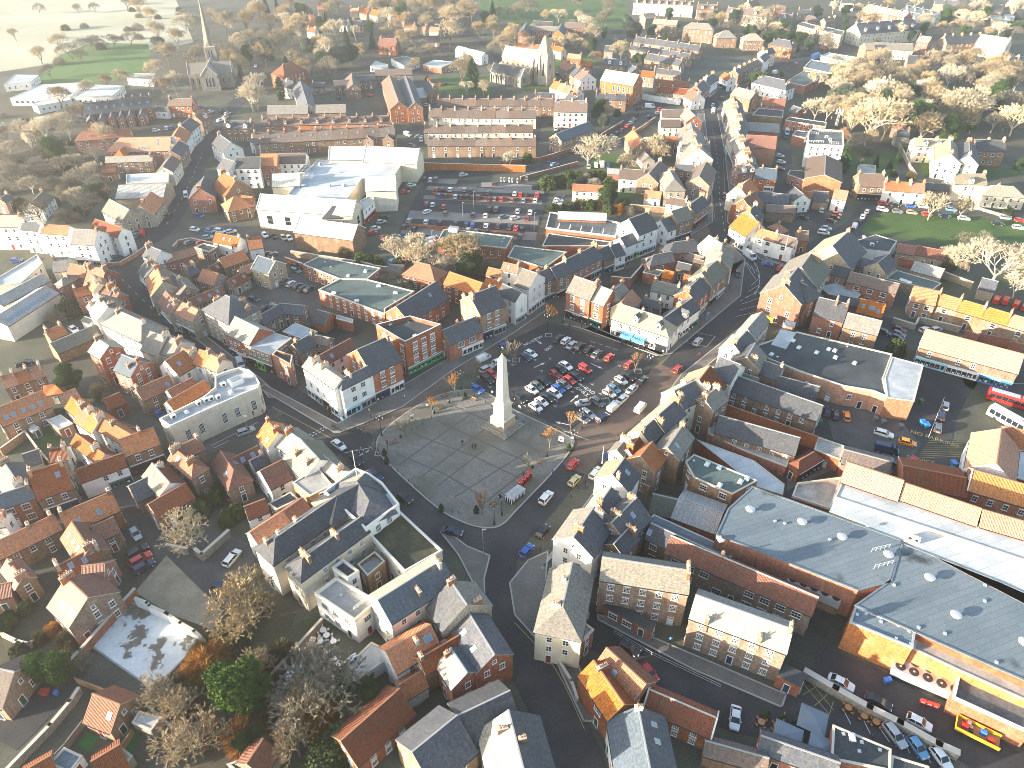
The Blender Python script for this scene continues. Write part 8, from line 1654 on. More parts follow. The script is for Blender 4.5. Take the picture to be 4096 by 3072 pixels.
WALLS = [
('boundary_wall','wall','white retaining wall along the stained slab',[(-71.6,85.4),(-69.1,84.4),(-68.4,83.8),(-64.7,82.2),(-64.2,81.9),(-61.2,80),(-58,78.3),(-55.6,76.4)],2.6,.5,'white render','coping',None),
('timber_fence','fence','long timber fence below the slab',[(-75.9,69.5),(-68.2,66.9),(-61,64.4)],1.8,.1,'timber','timber',None),
('boundary_wall','wall','old stone wall beside the dark lane',[(-74.4,67.6),(-74.7,65.4),(-76,61.3),(-79.1,54.3)],1.7,.5,'grey stone','coping',None),
('boundary_wall','wall','old brick wall beside the stained slab',[(-73.1,87.8),(-74.6,83.3),(-77.3,74.7),(-78.6,71)],2.2,.5,'red brick','coping',None),
('boundary_wall','wall','white garden wall beside the cottage',[(-65.2,60.4),(-65,63.9),(-62,63.3)],1.9,.3,'white render','coping',None),
('timber_fence','fence','grey board fence in the bottom garden',[(-71,61.9),(-72,58.2),(-73.4,55.1)],1.7,.08,'grey timber','grey timber',None),
('timber_fence','fence','brown board fence in the bottom garden',[(-62.2,60.5),(-62.9,57.4),(-63.5,56)],1.7,.08,'timber','timber',None),
('boundary_wall','wall','crooked brick wall by the scrub',[(-60.8,64.2),(-58.2,62.5),(-55.3,60.6),(-52.6,59.4),(-53.9,56)],1.8,.35,'brown brick','coping',None),
('boundary_wall','wall','low hedge wall across the lawn',[(-94.3,78.9),(-90.5,77.3),(-87.8,76.6),(-85.3,80.5)],1.2,.4,'buff stone','coping',None),
('boundary_wall','wall','short stone wall by the yard lamp',[(-71.1,99.1),(-66.7,98.1)],2,.4,'grey stone','coping',None),
('boundary_wall','wall','stone wall with coping by the sandy yard',[(-64.8,97.9),(-63.1,96.6),(-59.7,102.8)],2,.6,'grey stone','coping',None),
('boundary_wall','wall','brick wall beside the back lawn',[(-119.6,134.8),(-113.1,128.5),(-108.8,124.6)],2,.35,'red brick','coping',None),
('boundary_wall','wall','brick wall behind the skylight terrace',[(-121.8,128.2),(-119.5,134.3)],2.2,.35,'brown brick','coping',None),
('boundary_wall','wall','long old brick wall below the market halls',[(-150.5,178.9),(-145.4,192.2),(-140.2,206.2)],2,.5,'brown brick','coping',None),
('boundary_wall','wall','curved brick wall at the left junction',[(-140.2,223.7),(-135.4,224.6),(-133.3,229.7),(-131.4,237)],1.4,.4,'red brick','coping',None),
('boundary_wall','wall','curved brick wall round the lot',[(-121.6,237),(-121.5,241.5),(-117.7,243.6),(-108.8,240)],1.4,.4,'red brick','coping',None),
('boundary_wall','wall','long brick retaining wall below the terraces',[(-39.1,315.9),(-16.9,314.3),(5.7,312.8)],3,.5,'orange brick','coping',None),
('boundary_wall','wall','left brick planter wall in the car park',[(-32.3,286.5),(-12.6,282.9)],1,1.2,'red brick','red brick',None),
('boundary_wall','wall','right brick planter wall in the car park',[(-11.1,282.6),(8.7,281)],1,1.2,'red brick','red brick',None),
('boundary_wall','wall','left lower brick planter wall in the car park',[(-38.9,256.2),(-19.5,252.4)],1,1.2,'red brick','red brick',None),
('boundary_wall','wall','right lower brick planter wall in the car park',[(-18.1,252.4),(2,248.3)],1,1.2,'red brick','red brick',None),
('boundary_wall','wall','low brick wall of the gravel yard',[(-78.7,227.1),(-71.8,222.5)],2,.4,'red brick','coping',None),
('boundary_wall','wall','brick wall before the supermarket',[(-77.7,231.5),(-67,228.2),(-54.1,224)],2.2,.5,'brown brick','coping',None),
('boundary_wall','wall','ivy topped stone wall by the thicket',[(-54.1,225.7),(-47,221.6),(-42.6,220.2)],1.8,.5,'grey stone','coping',None),
('boundary_wall','wall','brick wall along the road below the terraces',[(-5.4,322.9),(13.3,326.9),(27.1,338.5),(40.2,353.6),(57.5,380.9)],1.6,.4,'red brick','coping',None),
('boundary_wall','wall','brick wall along the car park road',[(3.9,303.2),(16.6,312.1),(29.4,321.3)],1.6,.4,'red brick','coping',None),
('boundary_wall','wall','brick wall beside the junction queue',[(45.9,344.6),(57.9,359.2),(66.6,372.7),(75.2,387.1)],1.6,.4,'brown brick','coping',None),
('boundary_wall','wall','long white wall below the orange rows',[(73.9,424.8),(83.5,418.6),(93,413.8)],3,.5,'white render','coping',None),
('boundary_wall','wall','high brick wall round the cafe court',[(32.6,209.6),(38.5,208.4),(45.7,221.4)],4,.4,'red brick','coping',None),
('boundary_wall','wall','brick wall behind the narrow street',[(46.9,271.7),(60.2,268.6)],2.4,.4,'brown brick','coping',None),
('boundary_wall','wall','stone wall beside the coach house drive',[(185.5,347),(181.3,329.8),(177.3,315.5),(175.4,305.1)],2,.5,'buff stone','coping',None),
('boundary_wall','wall','pale wall between the lawns',[(179,292.8),(186.7,301.2)],1.3,.4,'cream render','coping',None),
('boundary_wall','wall','rubble wall behind the mews',[(115.9,187.2),(120.8,183.6),(123.8,187.9),(133.5,182.3)],2,.5,'grey stone','coping',None),
('boundary_wall','wall','stone wall behind the barn',[(144.8,215.6),(150.5,208.8)],2.4,.5,'buff stone','coping',None),
('boundary_wall','wall','low pale wall above the green',[(184.8,273.1),(193.6,263)],1,.4,'cream render','coping',None),
('guard_rail','rail','striped rail along the skips',[(102.7,134.6),(113.4,149.4)],1,.1,'white paint','white paint',1.2),
('boundary_wall','wall','long stone wall between the two yards',[(51.6,70.8),(55.5,67.7),(60,64.3),(64,61.7),(68.7,58.1),(70.9,56.9)],1.8,1,'grey stone','coping',None),
('timber_fence','fence','short fence by the patio',[(45.5,63.4),(43.9,59.8)],1.6,.1,'grey timber','grey timber',None),
('railing','railing','grey railing along the inn forecourt',[(19,79.5),(25.2,75.1),(36.2,68.8)],1,.1,'galvanised','galvanised',1.5),
('boundary_wall','wall','stone wall by the red postbox',[(8.1,73.7),(10.3,69.5),(11.1,66.3)],1.2,.4,'buff stone','coping',None),
('boundary_wall','wall','brick wall between grove and scrapyard',[(-44.4,66.3),(-41.3,71.1),(-35.5,81.2)],2,.4,'brown brick','coping',None),
('timber_fence','fence','timber fence of the cafe yard',[(-36.5,76.5),(-30.7,71.2)],1.8,.1,'timber','timber',None),
('railing','railing','black railing round the corner shop',[(-45.1,138.8),(-42.9,136.9),(-40.3,136.2),(-37.4,137.6),(-33.4,141.8)],1,.06,'black paint','black paint',.6)]
SHEETS = [
('field',[(-1169.3,1178.1),(-502.4,1178.1),(-228.7,563.5),(-259.9,542.1),(-438.7,386.5)],.02,'field','structure',0,0,'kerbstone'),
('meadow',[(-288.4,458.5),(-309.3,531.3),(-304.1,567.9),(-262,563.5),(-230.1,491.4),(-243.1,466.9),(-263.1,438.5)],.03,'bright grass','structure',0,0,'kerbstone'),
('park_grass',[(-49.2,914.3),(140.5,914.3),(86.5,619.4),(19.1,602.5),(-26.1,685.8)],.03,'grass','structure',0,0,'kerbstone'),
('wood_floor',[(-250.2,542.1),(-197.6,619.4),(-49.2,914.3),(-27.5,619.4),(-31.4,491.4),(-68.6,480),(-138.2,491.4),(-136.4,438.5),(-160.9,448.3),(-184.9,438.5)],.02,'earth','structure',0,0,'kerbstone'),
('wood_floor',[(133.1,438.5),(191.5,542.1),(287.4,619.4),(586.8,849.2),(266.7,337.4),(194.8,337.4),(146.9,297.5),(157.7,337.4),(156.4,386.5)],.02,'earth','structure',0,0,'kerbstone'),
('gardens',[(140.5,914.3),(728.6,1076),(443,619.4),(183.5,515.7),(143.3,528.6),(94.8,542.1)],.01,'earth','structure',0,0,'kerbstone'),
('gardens',[(-393.3,458.5),(-209.1,438.5),(-171.5,386.5),(-176.9,357.1),(-171,297.5),(-165.2,260.2),(-251.2,287.5)],.02,'earth','structure',0,0,'kerbstone'),
('village_green',[(140.6,266.6),(164,270.2),(214.5,254),(199.1,229.4),(185.9,234.8),(158.8,240.3),(131,251.2)],.05,'grass','structure',0,0,'kerbstone'),
('lawn',[(157.7,337.4),(179.5,337.4),(174,319.4),(157.8,297.5),(146.9,297.5)],.04,'grass','structure',0,0,'kerbstone'),
('lawn',[(186,325.2),(208.7,328.2),(203.5,313.7),(179.4,308.1)],.05,'grass','structure',0,0,'kerbstone'),
('lawn',[(208,316.5),(234.5,319.4),(228.1,308.1),(204.3,305.4)],.05,'grass','structure',0,0,'kerbstone'),
('lawn',[(18,563.5),(59.9,515.7),(41.1,469),(6.5,438.5)],.03,'grass','structure',0,0,'kerbstone'),
('churchyard',[(-47.8,474.5),(-13.2,474.5),(-12.3,433.7),(-47,433.7)],.03,'grass','structure',0,0,'kerbstone'),
('lawn',[(39,337.4),(51.7,334.3),(45.1,305.4),(32.3,308.1)],.03,'grass','structure',0,0,'kerbstone'),
('lawn',[(45.9,295),(62.4,300.1),(59,285),(42.8,285)],.03,'grass','structure',0,0,'kerbstone'),
('back_lawn',[(-119.3,136.4),(-115.8,139.1),(-109.9,133.8),(-113.4,129.6)],.03,'grass','structure',0,0,'kerbstone'),
('lawn',[(-99.8,87.6),(-91.2,87.6),(-81.3,79.4),(-81.9,73.7),(-89.9,70.1)],.03,'earth','structure',0,0,'kerbstone'),
('grove_floor',[(-61.9,87.6),(-50.5,92),(-41,83.4),(-42.3,74.6),(-29.6,69.2),(-29.9,55.1),(-53.4,55.1),(-56.4,67.5),(-62,67.5)],.02,'earth','structure',0,0,'kerbstone'),
('turf',[(-71,58.7),(-70.2,61),(-67.8,60.1),(-68.2,57.6)],.05,'artificial turf','structure',0,0,'kerbstone'),
('turf',[(-64,58.9),(-63.5,61.4),(-61.1,60.9),(-61.3,57.2)],.05,'artificial turf','structure',0,0,'kerbstone'),
('sandy_yard',[(-74,88.7),(-71.2,97.8),(-55.4,84.4),(-55.9,80.3),(-64.4,83.4)],.03,'sand','structure',0,0,'kerbstone'),
('old_yard',[(-72.4,98.4),(-63.1,105.4),(-52.4,99.1),(-52.9,87.6),(-56,83.4),(-67.7,94.9)],.02,'old asphalt','structure',0,0,'kerbstone'),
('stained_slab',[(-77.4,76.9),(-73.6,86.5),(-59.5,80.3),(-56.8,77.9),(-62.3,68.2)],.15,'pale slab','structure',.15,0,'concrete'),
('car_park',[(-43.6,244.1),(-39.2,292.4),(-35.5,305.4),(16.6,297.5),(13.9,277.9),(7.3,236.6),(-1,244.1),(-22,252)],.03,'asphalt','structure',0,0,'kerbstone'),
('parking_bays',[(-35.6,296.5),(13.4,291.4),(13.3,287.5),(-36.2,291.9)],.05,'car park blocks','structure',0,0,'kerbstone'),
('parking_bays',[(-36.1,286.5),(12.5,280.7),(12,277),(-36.5,282.6)],.05,'car park blocks','structure',0,0,'kerbstone'),
('parking_bays',[(-40.7,271.1),(10.7,265.3),(9.9,257.7),(-40.7,263.6)],.05,'car park blocks','structure',0,0,'kerbstone'),
('parking_bays',[(-41.7,256.9),(9.4,251.2),(8.7,244.1),(-41.7,250)],.05,'car park blocks','structure',0,0,'kerbstone'),
('parking_bays',[(-36.5,305.4),(-23.3,303.8),(-24,298.6),(-37,300.1)],.05,'car park blocks','structure',0,0,'kerbstone'),
('parking_bays',[(-13.2,301.2),(8.7,297.5),(8.2,291.4),(-13,295.5)],.05,'car park blocks','structure',0,0,'kerbstone'),
('car_park',[(-.1,178),(11.2,188.2),(41.5,169.7),(35.9,162.9),(14.3,137.3),(.5,146.5),(-11.9,153.4)],.05,'asphalt','structure',0,0,'kerbstone'),
('yard',[(82.6,154.4),(97.1,150.4),(99.8,132.1),(92.9,124),(79,133.8)],.03,'old asphalt','structure',0,0,'kerbstone'),
('gravel_yard',[(-94.4,216),(-70.2,219.3),(-59.5,197.9),(-64.5,181.8),(-84.2,192.3)],.02,'old asphalt','structure',0,0,'kerbstone'),
('walled_lot',[(-121.5,248),(-113.5,260.2),(-77.7,252),(-75.8,229.4),(-92.1,229.4)],.03,'old asphalt','structure',0,0,'kerbstone'),
('car_court',[(-64.5,181.8),(-54.9,189.6),(-45.1,181.8),(-54.1,172)],.03,'asphalt','structure',0,0,'kerbstone'),
('paved_court',[(65.1,125.5),(77.3,132.1),(79.3,125.5),(62.3,116.4)],.03,'paving','structure',0,0,'kerbstone'),
('terrace_patio',[(41.1,61.8),(48.3,60.3),(45.6,56.5),(40.5,59.5)],.04,'paving','structure',0,0,'kerbstone'),
('market_square',[(-32.8,129.6),(-32.8,135.5),(-27,144.6),(-18,152.4),(-8.2,153.4),(.5,145.5),(13.6,135.5),(15.1,132.1),(10.8,124),(1.4,110.7),(-2.1,106),(-5.6,105.1),(-10.6,106.7),(-17,111.4),(-27.7,123.2)],.15,'cobbles','structure',.12,4,'kerbstone'),
('pavement',[(-67.9,154.4),(-44.4,136.4),(-42.7,136.4),(-38,139.4),(-28.4,146.5),(-16.2,162.9),(.6,181.8),(12.2,196.5),(10.9,199.3),(-19.1,167.4),(-44,140),(-67.2,156.5)],.15,'paving','structure',.12,0,'kerbstone'),
('pavement',[(15.4,186.9),(21.5,183.8),(41.5,169.7),(45.7,170.8),(73.9,203.7),(82,229.4),(79,244.1),(61.4,216),(42.8,169.7),(16.4,192.3)],.15,'paving','structure',.12,0,'kerbstone'),
('pavement',[(7,96.6),(13.5,108),(24.5,125.5),(46.4,160.7),(73.1,189.6),(75.3,186.9),(46.9,156.5),(15.4,106.7),(6,94.3)],.15,'paving','structure',.12,0,'kerbstone'),
('pavement',[(3.2,96.6),(7.6,99.1),(6.8,90.9),(11.3,76.5),(14.2,62.6),(11.9,62.6),(7.8,73.7),(.4,83.4),(-.6,90.9)],.15,'paving','structure',.12,0,'kerbstone'),
('pavement',[(-9.3,100.3),(-4.4,97.8),(-5.4,92),(-5,84.4),(-7.9,90.9),(-11.1,97.8),(-15.4,104.1),(-13.4,104.1)],.15,'paving','structure',.12,0,'kerbstone'),
('pavement',[(82.8,260.2),(90.2,287.5),(100,337.4),(111,402.6),(118.1,419.9),(107.6,337.4),(95,287.5),(84.3,252),(90.1,229.4),(101.4,219.3),(86.9,229.4)],.13,'paving','structure',.1,0,'kerbstone'),
('pavement',[(77.4,260.2),(83.1,287.5),(92.1,331.2),(100.2,402.6),(104,402.6),(92.4,337.4),(81.5,287.5),(71.2,256),(55.6,236.6)],.13,'paving','structure',.1,0,'kerbstone'),
('pavement',[(-125.6,216),(-102.3,186.9),(-84,169.7),(-68.2,155.5),(-64.3,150.4),(-60.7,150.4),(-69.4,159.7),(-100.5,189.6),(-122.5,216)],.13,'paving','structure',.1,0,'kerbstone'),
('inn_forecourt',[(16.2,83.9),(37.5,72.8),(47.5,67.5),(45.9,65),(32.4,71.9),(16.1,82.4)],.1,'paving','structure',.08,0,'kerbstone')]
RIBBONS = [
('road','asphalt',[(-145.9,216),(-138.6,224.3),(-136.5,238.5),(-132.4,256),(-138.4,297.5),(-147.3,343.8),(-153.2,382.6),(-153.5,406.9),(-156.9,458.5),(-172.3,528.6),(-186.8,619.4)],9,.03,5),
('road','asphalt',[(-145,229.4),(-132.4,219.3),(-117.8,200.7),(-100.2,183),(-85.2,173.2),(-72.8,162.9),(-62.4,152.4),(-48.5,139.1),(-39.1,132.1)],10,.035,5),
('road','red paved road',[(-42,135.5),(-33.9,142.7),(-25.3,151.4),(-15.1,165.1),(-6.2,176.8),(3.4,186.9),(13.8,197.9),(27.4,219.3),(42.9,229.4),(61.9,244.1),(77.4,260.2)],8.5,.03,5),
('road','asphalt',[(-39.4,133.8),(-29.8,122.4),(-21.2,112.1),(-11.4,104.1),(-3,99.7)],9.5,.04,5),
('road','asphalt',[(11.7,50.9),(9.4,59.5),(3.6,72.8),(-1.8,83.4),(-3.5,93.1),(-1.6,101.5),(5.5,112.1),(13.5,124)],8.5,.045,5),
('road','red paved road',[(11.1,120.9),(22.4,137.3),(36.3,152.4),(49,167.4)],10,.042,5),
('road','asphalt',[(45.6,162.9),(64.6,189.6),(78.4,206.7),(83.5,226),(81.4,240.3)],9,.044,5),
('road','asphalt',[(81.7,234.8),(80,256),(86,287.5),(94,325.2),(100.9,371.3),(110.2,419.9),(125.8,453.3),(158.4,491.4),(189.7,515.7),(223.8,542.1),(264.7,563.5)],10.5,.046,5),
('road','asphalt',[(80.4,229.4),(91.4,222.6),(99.9,229.4)],12,.043,5),
('road','asphalt',[(93.5,219.3),(108.8,236.6),(131.1,256),(147.9,277.9),(169.7,282.6),(223.8,268.8)],9,.035,5),
('road','asphalt',[(-41.8,308.1),(-21.7,310.9),(.8,316.5),(22,325.2),(44.2,357.1),(65.2,394.4),(83.5,415.5),(106,424.5)],9,.04,5),
('road','asphalt',[(-281.4,367.7),(-240.4,378.8),(-212.1,390.4)],7,.03,5),
('road','asphalt',[(-38.4,364.1),(-49.2,378.8),(-56.8,402.6)],6,.03,5),
('lane','asphalt',[(9.7,343.8),(12.9,378.8),(20.5,419.9)],5,.03,5),
('road','asphalt',[(-70.6,696.3),(-38.4,619.4),(-14.8,542.1),(-1.8,491.4)],5,.03,5),
('lane','old asphalt',[(-95.8,113.5),(-87,122.4),(-76.3,128.8),(-67.7,137.3),(-60.6,145.5)],5,.03,5),
('lane','old asphalt',[(-94.3,119.4),(-77,105.4),(-67.9,96.6)],5.5,.032,5),
('lane','asphalt',[(-83.9,59.5),(-81.1,65.9),(-79,72.8)],8,.03,5),
('road','asphalt',[(11.8,83.4),(24.6,74.6),(35.9,65.9),(49.9,62.6),(59.6,58),(68.2,50.9)],9,.035,5),
('road','asphalt',[(54.3,73.7),(63.8,68.4),(72.3,61),(80.6,53.6)],8,.034,5),
('road','asphalt',[(88.8,203.7),(93.1,189.6)],7,.03,5),
('service_road','asphalt',[(153.5,156.5),(130.9,156.5),(124,162.9),(108.7,146.5),(100.6,133.8),(93.6,125.5)],13,.03,5),
('service_road','asphalt',[(79.2,144.6),(86.5,135.5),(95,128.8),(101.2,120.9)],16,.028,5),
('service_road','asphalt',[(117.3,189.6),(105.9,172),(109.9,162.9),(123.2,158.6)],9,.03,5),
('alley','asphalt',[(129.1,343.8),(115.3,297.5),(115.5,273.3),(122,260.2)],9,.03,5)]
DASHES = [
('road paint',[(80,252),(85.2,282.6),(94,325.2),(103.2,378.8)],.15,.125,2,4,4),
('road paint',[(84.3,226),(81.5,209.7),(73.1,200.7)],.15,.125,2,2,4),
('road paint',[(-23.8,312.5),(.8,318.2),(20,328.2),(41.9,357.1)],.15,.125,2,4,4),
('road paint',[(-134.8,219.3),(-120.5,203.7),(-101.2,183.8)],.15,.125,2,4,4),
('road paint',[(-132.3,258.1),(-137.5,295),(-146.2,340.6)],.15,.125,2,4,4),
('road paint',[(138.7,156.5),(131.1,156.9)],.15,.125,4,3,0),
('worn yellow paint',[(.5,81.8),(7.7,72.3),(12,61.4)],.12,.125,40,.2,4),
('worn yellow paint',[(-62.1,146.5),(-43.9,133.8)],.12,.125,40,.2,0),
('worn yellow paint',[(78.3,260.2),(83.1,287.5),(91.7,331.2)],.12,.125,40,.2,3),
('worn yellow paint',[(82.4,260.2),(88.5,287.5),(97.9,331.2)],.12,.125,40,.2,3),
('road paint',[(79.6,236.4),(80.5,231.1)],.12,.125,30,.1,0),
('road paint',[(80.4,233.3),(81.1,228)],.12,.125,30,.1,0),
('road paint',[(81.2,230.2),(81.6,225.1)],.12,.125,30,.1,0),
('road paint',[(81.9,227.2),(82.1,222.2)],.12,.125,30,.1,0),
('road paint',[(82.7,224.3),(82.6,219.3)],.12,.125,30,.1,0),
('road paint',[(79.1,236.9),(80.9,227.3),(81.7,214.4)],.12,.125,60,.1,3),
('road paint',[(80.9,237.9),(84.6,228.2),(83,214.4),(78.5,204.1)],.12,.125,60,.1,3),
('road paint',[(83.3,215.7),(79.1,210.6)],.12,.125,30,.1,0),
('road paint',[(81.8,211),(77,206.5)],.12,.125,30,.1,0),
('road paint',[(80.4,206.5),(74.9,202.5)],.12,.125,30,.1,0),
('road paint',[(79,202.1),(72.9,198.6)],.12,.125,30,.1,0),
('road paint',[(77.7,197.8),(71,194.8)],.12,.125,30,.1,0),
('road paint',[(76.3,193.7),(69.1,191.1)],.12,.125,30,.1,0),
('road paint',[(23.1,177.3),(30.6,172.7)],.12,.125,1.6,.8,0),
('road paint',[(51.2,176.9),(54.5,182.3),(60.3,179.9),(56.5,174.3),(51.1,176.6)],.1,.125,60,.1,0),
('road paint',[(-50.9,134.8),(-46,139.5)],.3,.125,.5,.5,0),
('road paint',[(-50.2,134.3),(-45.3,139)],.3,.125,.5,.5,0),
('road paint',[(-40.3,128.9),(-33.9,130.9)],.15,.125,60,.1,0),
('road paint',[(-36.5,128),(-33.8,130.4)],.3,.125,1,.7,0),
('worn yellow paint',[(96.5,127.1),(107.9,127.8)],.1,.125,60,.1,0),
('worn yellow paint',[(97.2,127.8),(108.2,128.4)],.1,.125,60,.1,0),
('worn yellow paint',[(97.9,128.6),(108.5,129)],.1,.125,60,.1,0),
('worn yellow paint',[(98.7,129.4),(108.8,129.6)],.1,.125,60,.1,0),
('worn yellow paint',[(99.4,130.2),(109.1,130.3)],.1,.125,60,.1,0),
('worn yellow paint',[(100.1,131),(109.4,130.9)],.1,.125,60,.1,0),
('worn yellow paint',[(100.8,131.8),(109.7,131.5)],.1,.125,60,.1,0),
('worn yellow paint',[(101.6,132.7),(110,132.2)],.1,.125,60,.1,0),
('worn yellow paint',[(102.3,133.5),(110.3,132.8)],.1,.125,60,.1,0),
('road paint',[(7.8,136.7),(13.1,137),(18.9,133.5)],.15,.125,60,.1,0),
('road paint',[(-72.3,130.7),(-62.9,139.3)],.12,.1,4,3,0),
('road paint',[(-73.4,131.3),(-64.2,140.5)],.12,.125,60,.1,0),
('worn yellow paint',[(50.9,69.4),(53.5,63.9)],.1,.125,60,.1,0),
('worn yellow paint',[(52.4,69.4),(54.5,64.7)],.1,.125,60,.1,0),
('worn yellow paint',[(50.2,67.4),(53.9,69.4)],.1,.125,60,.1,0),
('worn yellow paint',[(51.5,65.4),(54.9,67.8)],.1,.125,60,.1,0),
('worn yellow paint',[(53.5,63.9),(55,66.2)],.1,.125,60,.1,0),
('road paint',[(56.2,64.3),(56.5,62.2)],.12,.125,60,.1,0),
('road paint',[(58.9,62.8),(59.1,60.6)],.12,.125,60,.1,0),
('road paint',[(61,61.7),(61.7,59.2)],.12,.125,60,.1,0),
('road paint',[(64.2,58.6),(64.2,57.4)],.12,.125,60,.1,0),
('road paint',[(66.8,56.7),(66.9,55.9)],.12,.125,60,.1,0)]
MISC = {'bays': [(-12.27,168.36),(-9.12,159.46),(-10.7,156.62),(-5.94,154.95),(-1.32,167.75),(0.09,165.32),(6.82,143.97),(3.19,147.04),(18.3,156.45),(17.15,154.5),(21.64,156.17),(11.55,149.12),(19.56,151.25),(16.04,152.86),(23.43,152.05),(25.05,150.18),(20.8,142.97),(11.11,146.78),(27.15,157.29),(30.08,153.68),(17.63,171.47),(19.42,171.47),(15.28,174.01),(21.46,170.22),(24.13,168.36),(10.71,168.36),(6.46,167.75),(-0.93,167.13),(-1.25,161.19),(8.05,162.35),(18.14,158.88),(18.09,162.94),(30.06,164.72),(31.57,162.94)],'obelisk': (-2.31,138.84),'hut_a': (-1.31,112.4),'hut_b': (1.89,115.07),'hut_c': (-2.16,114.3),'hut1': (-0.73,112.21),'hut2': (2.06,115.26),'bus': (129.82,147.75),'bus_h': (131.84,146.45),'coach': (125.11,139.2),'coach_h': (126.56,136.8),'skip1': (111.69,149.65),'skip2': (109.5,146.01),'lorry': (202.67,516.65),'lorry_h': (209.69,524.31),'mast': (152.8,345.83),'nero1': (33.4,176.62),'nero2': (36.52,174.33),'nerod': (38.61,172.72),'noentry': (6.34,177.59),'noentry2': (8.22,179.25),'exit': (10.76,173.69),'exit2': (11.9,174.98),'arrow1': (7.8,165.32),'arrow1b': (9.41,166.53),'arrow2': (23.79,164.72),'arrow2b': (25.08,163.65),'arrow3': (7.62,177.26),'arrow3b': (9.36,174.98),'pole1': (8.81,242.89),'ahead': (19.43,153.68),'ahead2': (20.64,152.32),'arrow4': (16.52,150.18),'arrow4b': (17.79,151.78),'arrow5': (12.67,139.91),'arrow5b': (11.28,140.4),'canopyp': (21.32,124.37),'svc': (99.7,124.37),'svc2': (96.76,125.64),'prk': (105.84,132.94),'prk2': (103.94,134.08),'booths': (-48.72,265.69),'booths2': (-47.99,265.57),'fans': (73.02,69.4),'fans_h': (75.83,67.79),'fans2': (57.96,87.23),'fans2h': (60.35,85.74),'tent': (49.48,60.59),'barrier': (71.1,65.64),'barrierh': (72.49,65.06),'trailer': (76.27,60.23),'trailerh': (77.85,59.16),'wc': (57.75,62.61),'ch_a': (-3.53,475.66),'ch_b': (15.09,462.93),'ch_e': (-6.18,469.89),'ch_ap': (16.49,443.79),'ch_g': (21.08,453.04),'ch_g2': (15.06,450.32),'sp_base': (-187.61,480.83),'sp_t1': (-189.76,449.5),'sp_t2': (-165.92,454.73),'sp_g': (-172.1,436.85),'ob_a': (-2.25,136.4),'ob_b': (1.36,140.78),'grid': [[(-26.7,124.6),(-11.1,143.0)],[(-21.2,120.4),(-5.9,138.6)],[(-17.2,117.4),(-6.8,129.8)],[(-13.0,114.1),(2.8,128.5)],[(-7.9,110.4),(3.6,123.3)],[(-24.9,136.2),(-10.7,128.5)],[(-27.7,128.5),(-15.8,121.7)],[(-19.2,141.0),(3.1,125.9)],[(-15.8,121.7),(-5.8,113.7)],[(-14.8,146.5),(-5.6,140.5)],[(-10.4,128.5),(1.5,120.4)],[(-2.1,135.7),(6.7,129.3)]],'hips': [[(-32.07,107.45),(-28.61,101.82),(-34.46,106.47),(-26.48,106.47)],[(-35.26,103.05),(-31.34,106.58),(-35.98,103.64),(-34.35,110.12)]],'flag': (-32.4,109.11),'flagbase': (-31.29,105.14),'flag2': (19.75,116.26),'flag3': (92.67,223.59),'ysign': (76.9,184.63),'ysign2': (78.45,183.58),'wsign': (82.54,182.14),'wsign2': (83.61,181.45)}
# ------------------------------------------------------------------ build
def ordn(i): return ORD[i] if i < len(ORD) else '%dth' % i
LABELS = {}
def shopname(s):
 k, _, t = s.partition(':'); k = k if k in MATS or k == '-' else 'shop '+k; return k+(':'+t if t else '')
def house_rows():
 """terraces split into their houses"""
 for roof, wall, kind, n, cx, cy, an, L, W, h, rise, fl, loc, o in HOUSES:
  o = dict(o); rr = random.Random(cx*7+cy); u = L/n; ux, uy = math.cos(an), math.sin(an)
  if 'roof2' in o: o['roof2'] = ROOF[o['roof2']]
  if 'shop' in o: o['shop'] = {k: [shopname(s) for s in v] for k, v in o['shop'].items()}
  hA, hB, flip = fl & 1, fl >> 1 & 1, fl >> 2 & 1
  kw = kind.replace('_', ' ')
  for i in range(n):
   q = dict(o); m = -L/2+u*(i+.5); k = n-i if flip else i+1
   if n == 1:
    lab = '%s %s with %s %s' % (WW[wall], kw, RW[roof], loc); grp = None
    if 'ch' not in q and kind in ('house', 'shop', 'cottage', 'villa', 'pub', 'townhouse', 'mansion', 'inn'):
     c = []
     if not hA and rr.random() < .65: c.append((-.46, 0, rr.choice((2, 3, 4))))
     if not hB and rr.random() < .65: c.append((.46, 0, rr.choice((2, 3, 4))))
     if (hA and hB) or (L > 11 and rr.random() < .5): c.append((rr.uniform(-.1, .1), rr.choice((0, .3)), rr.choice((2, 3, 4))))
     q['ch'] = c
   else:
    pos = 'leftmost' if k == 1 else 'rightmost' if k == n else ordn(k)+' from left'
    lab = '%s %s %s %s' % (pos, WW[wall], 'house' if 'house' in kind else kw, loc); grp = 'houses '+loc
    q['ch'] = [(.5-.35/u, 0, rr.choice((3, 4)))]+([(-.5+.35/u, 0, 3)] if i == 0 else [])
    q['blank'] = ('L' if i else '')+('R' if i < n-1 else '')
   yield kind, kw, lab, cx+ux*m, cy+uy*m, an, u-(.01 if n > 1 else 0), W, h, rise, hA if i == 0 else 0, hB if i == n-1 else 0, WALL[wall], ROOF[roof], q, grp
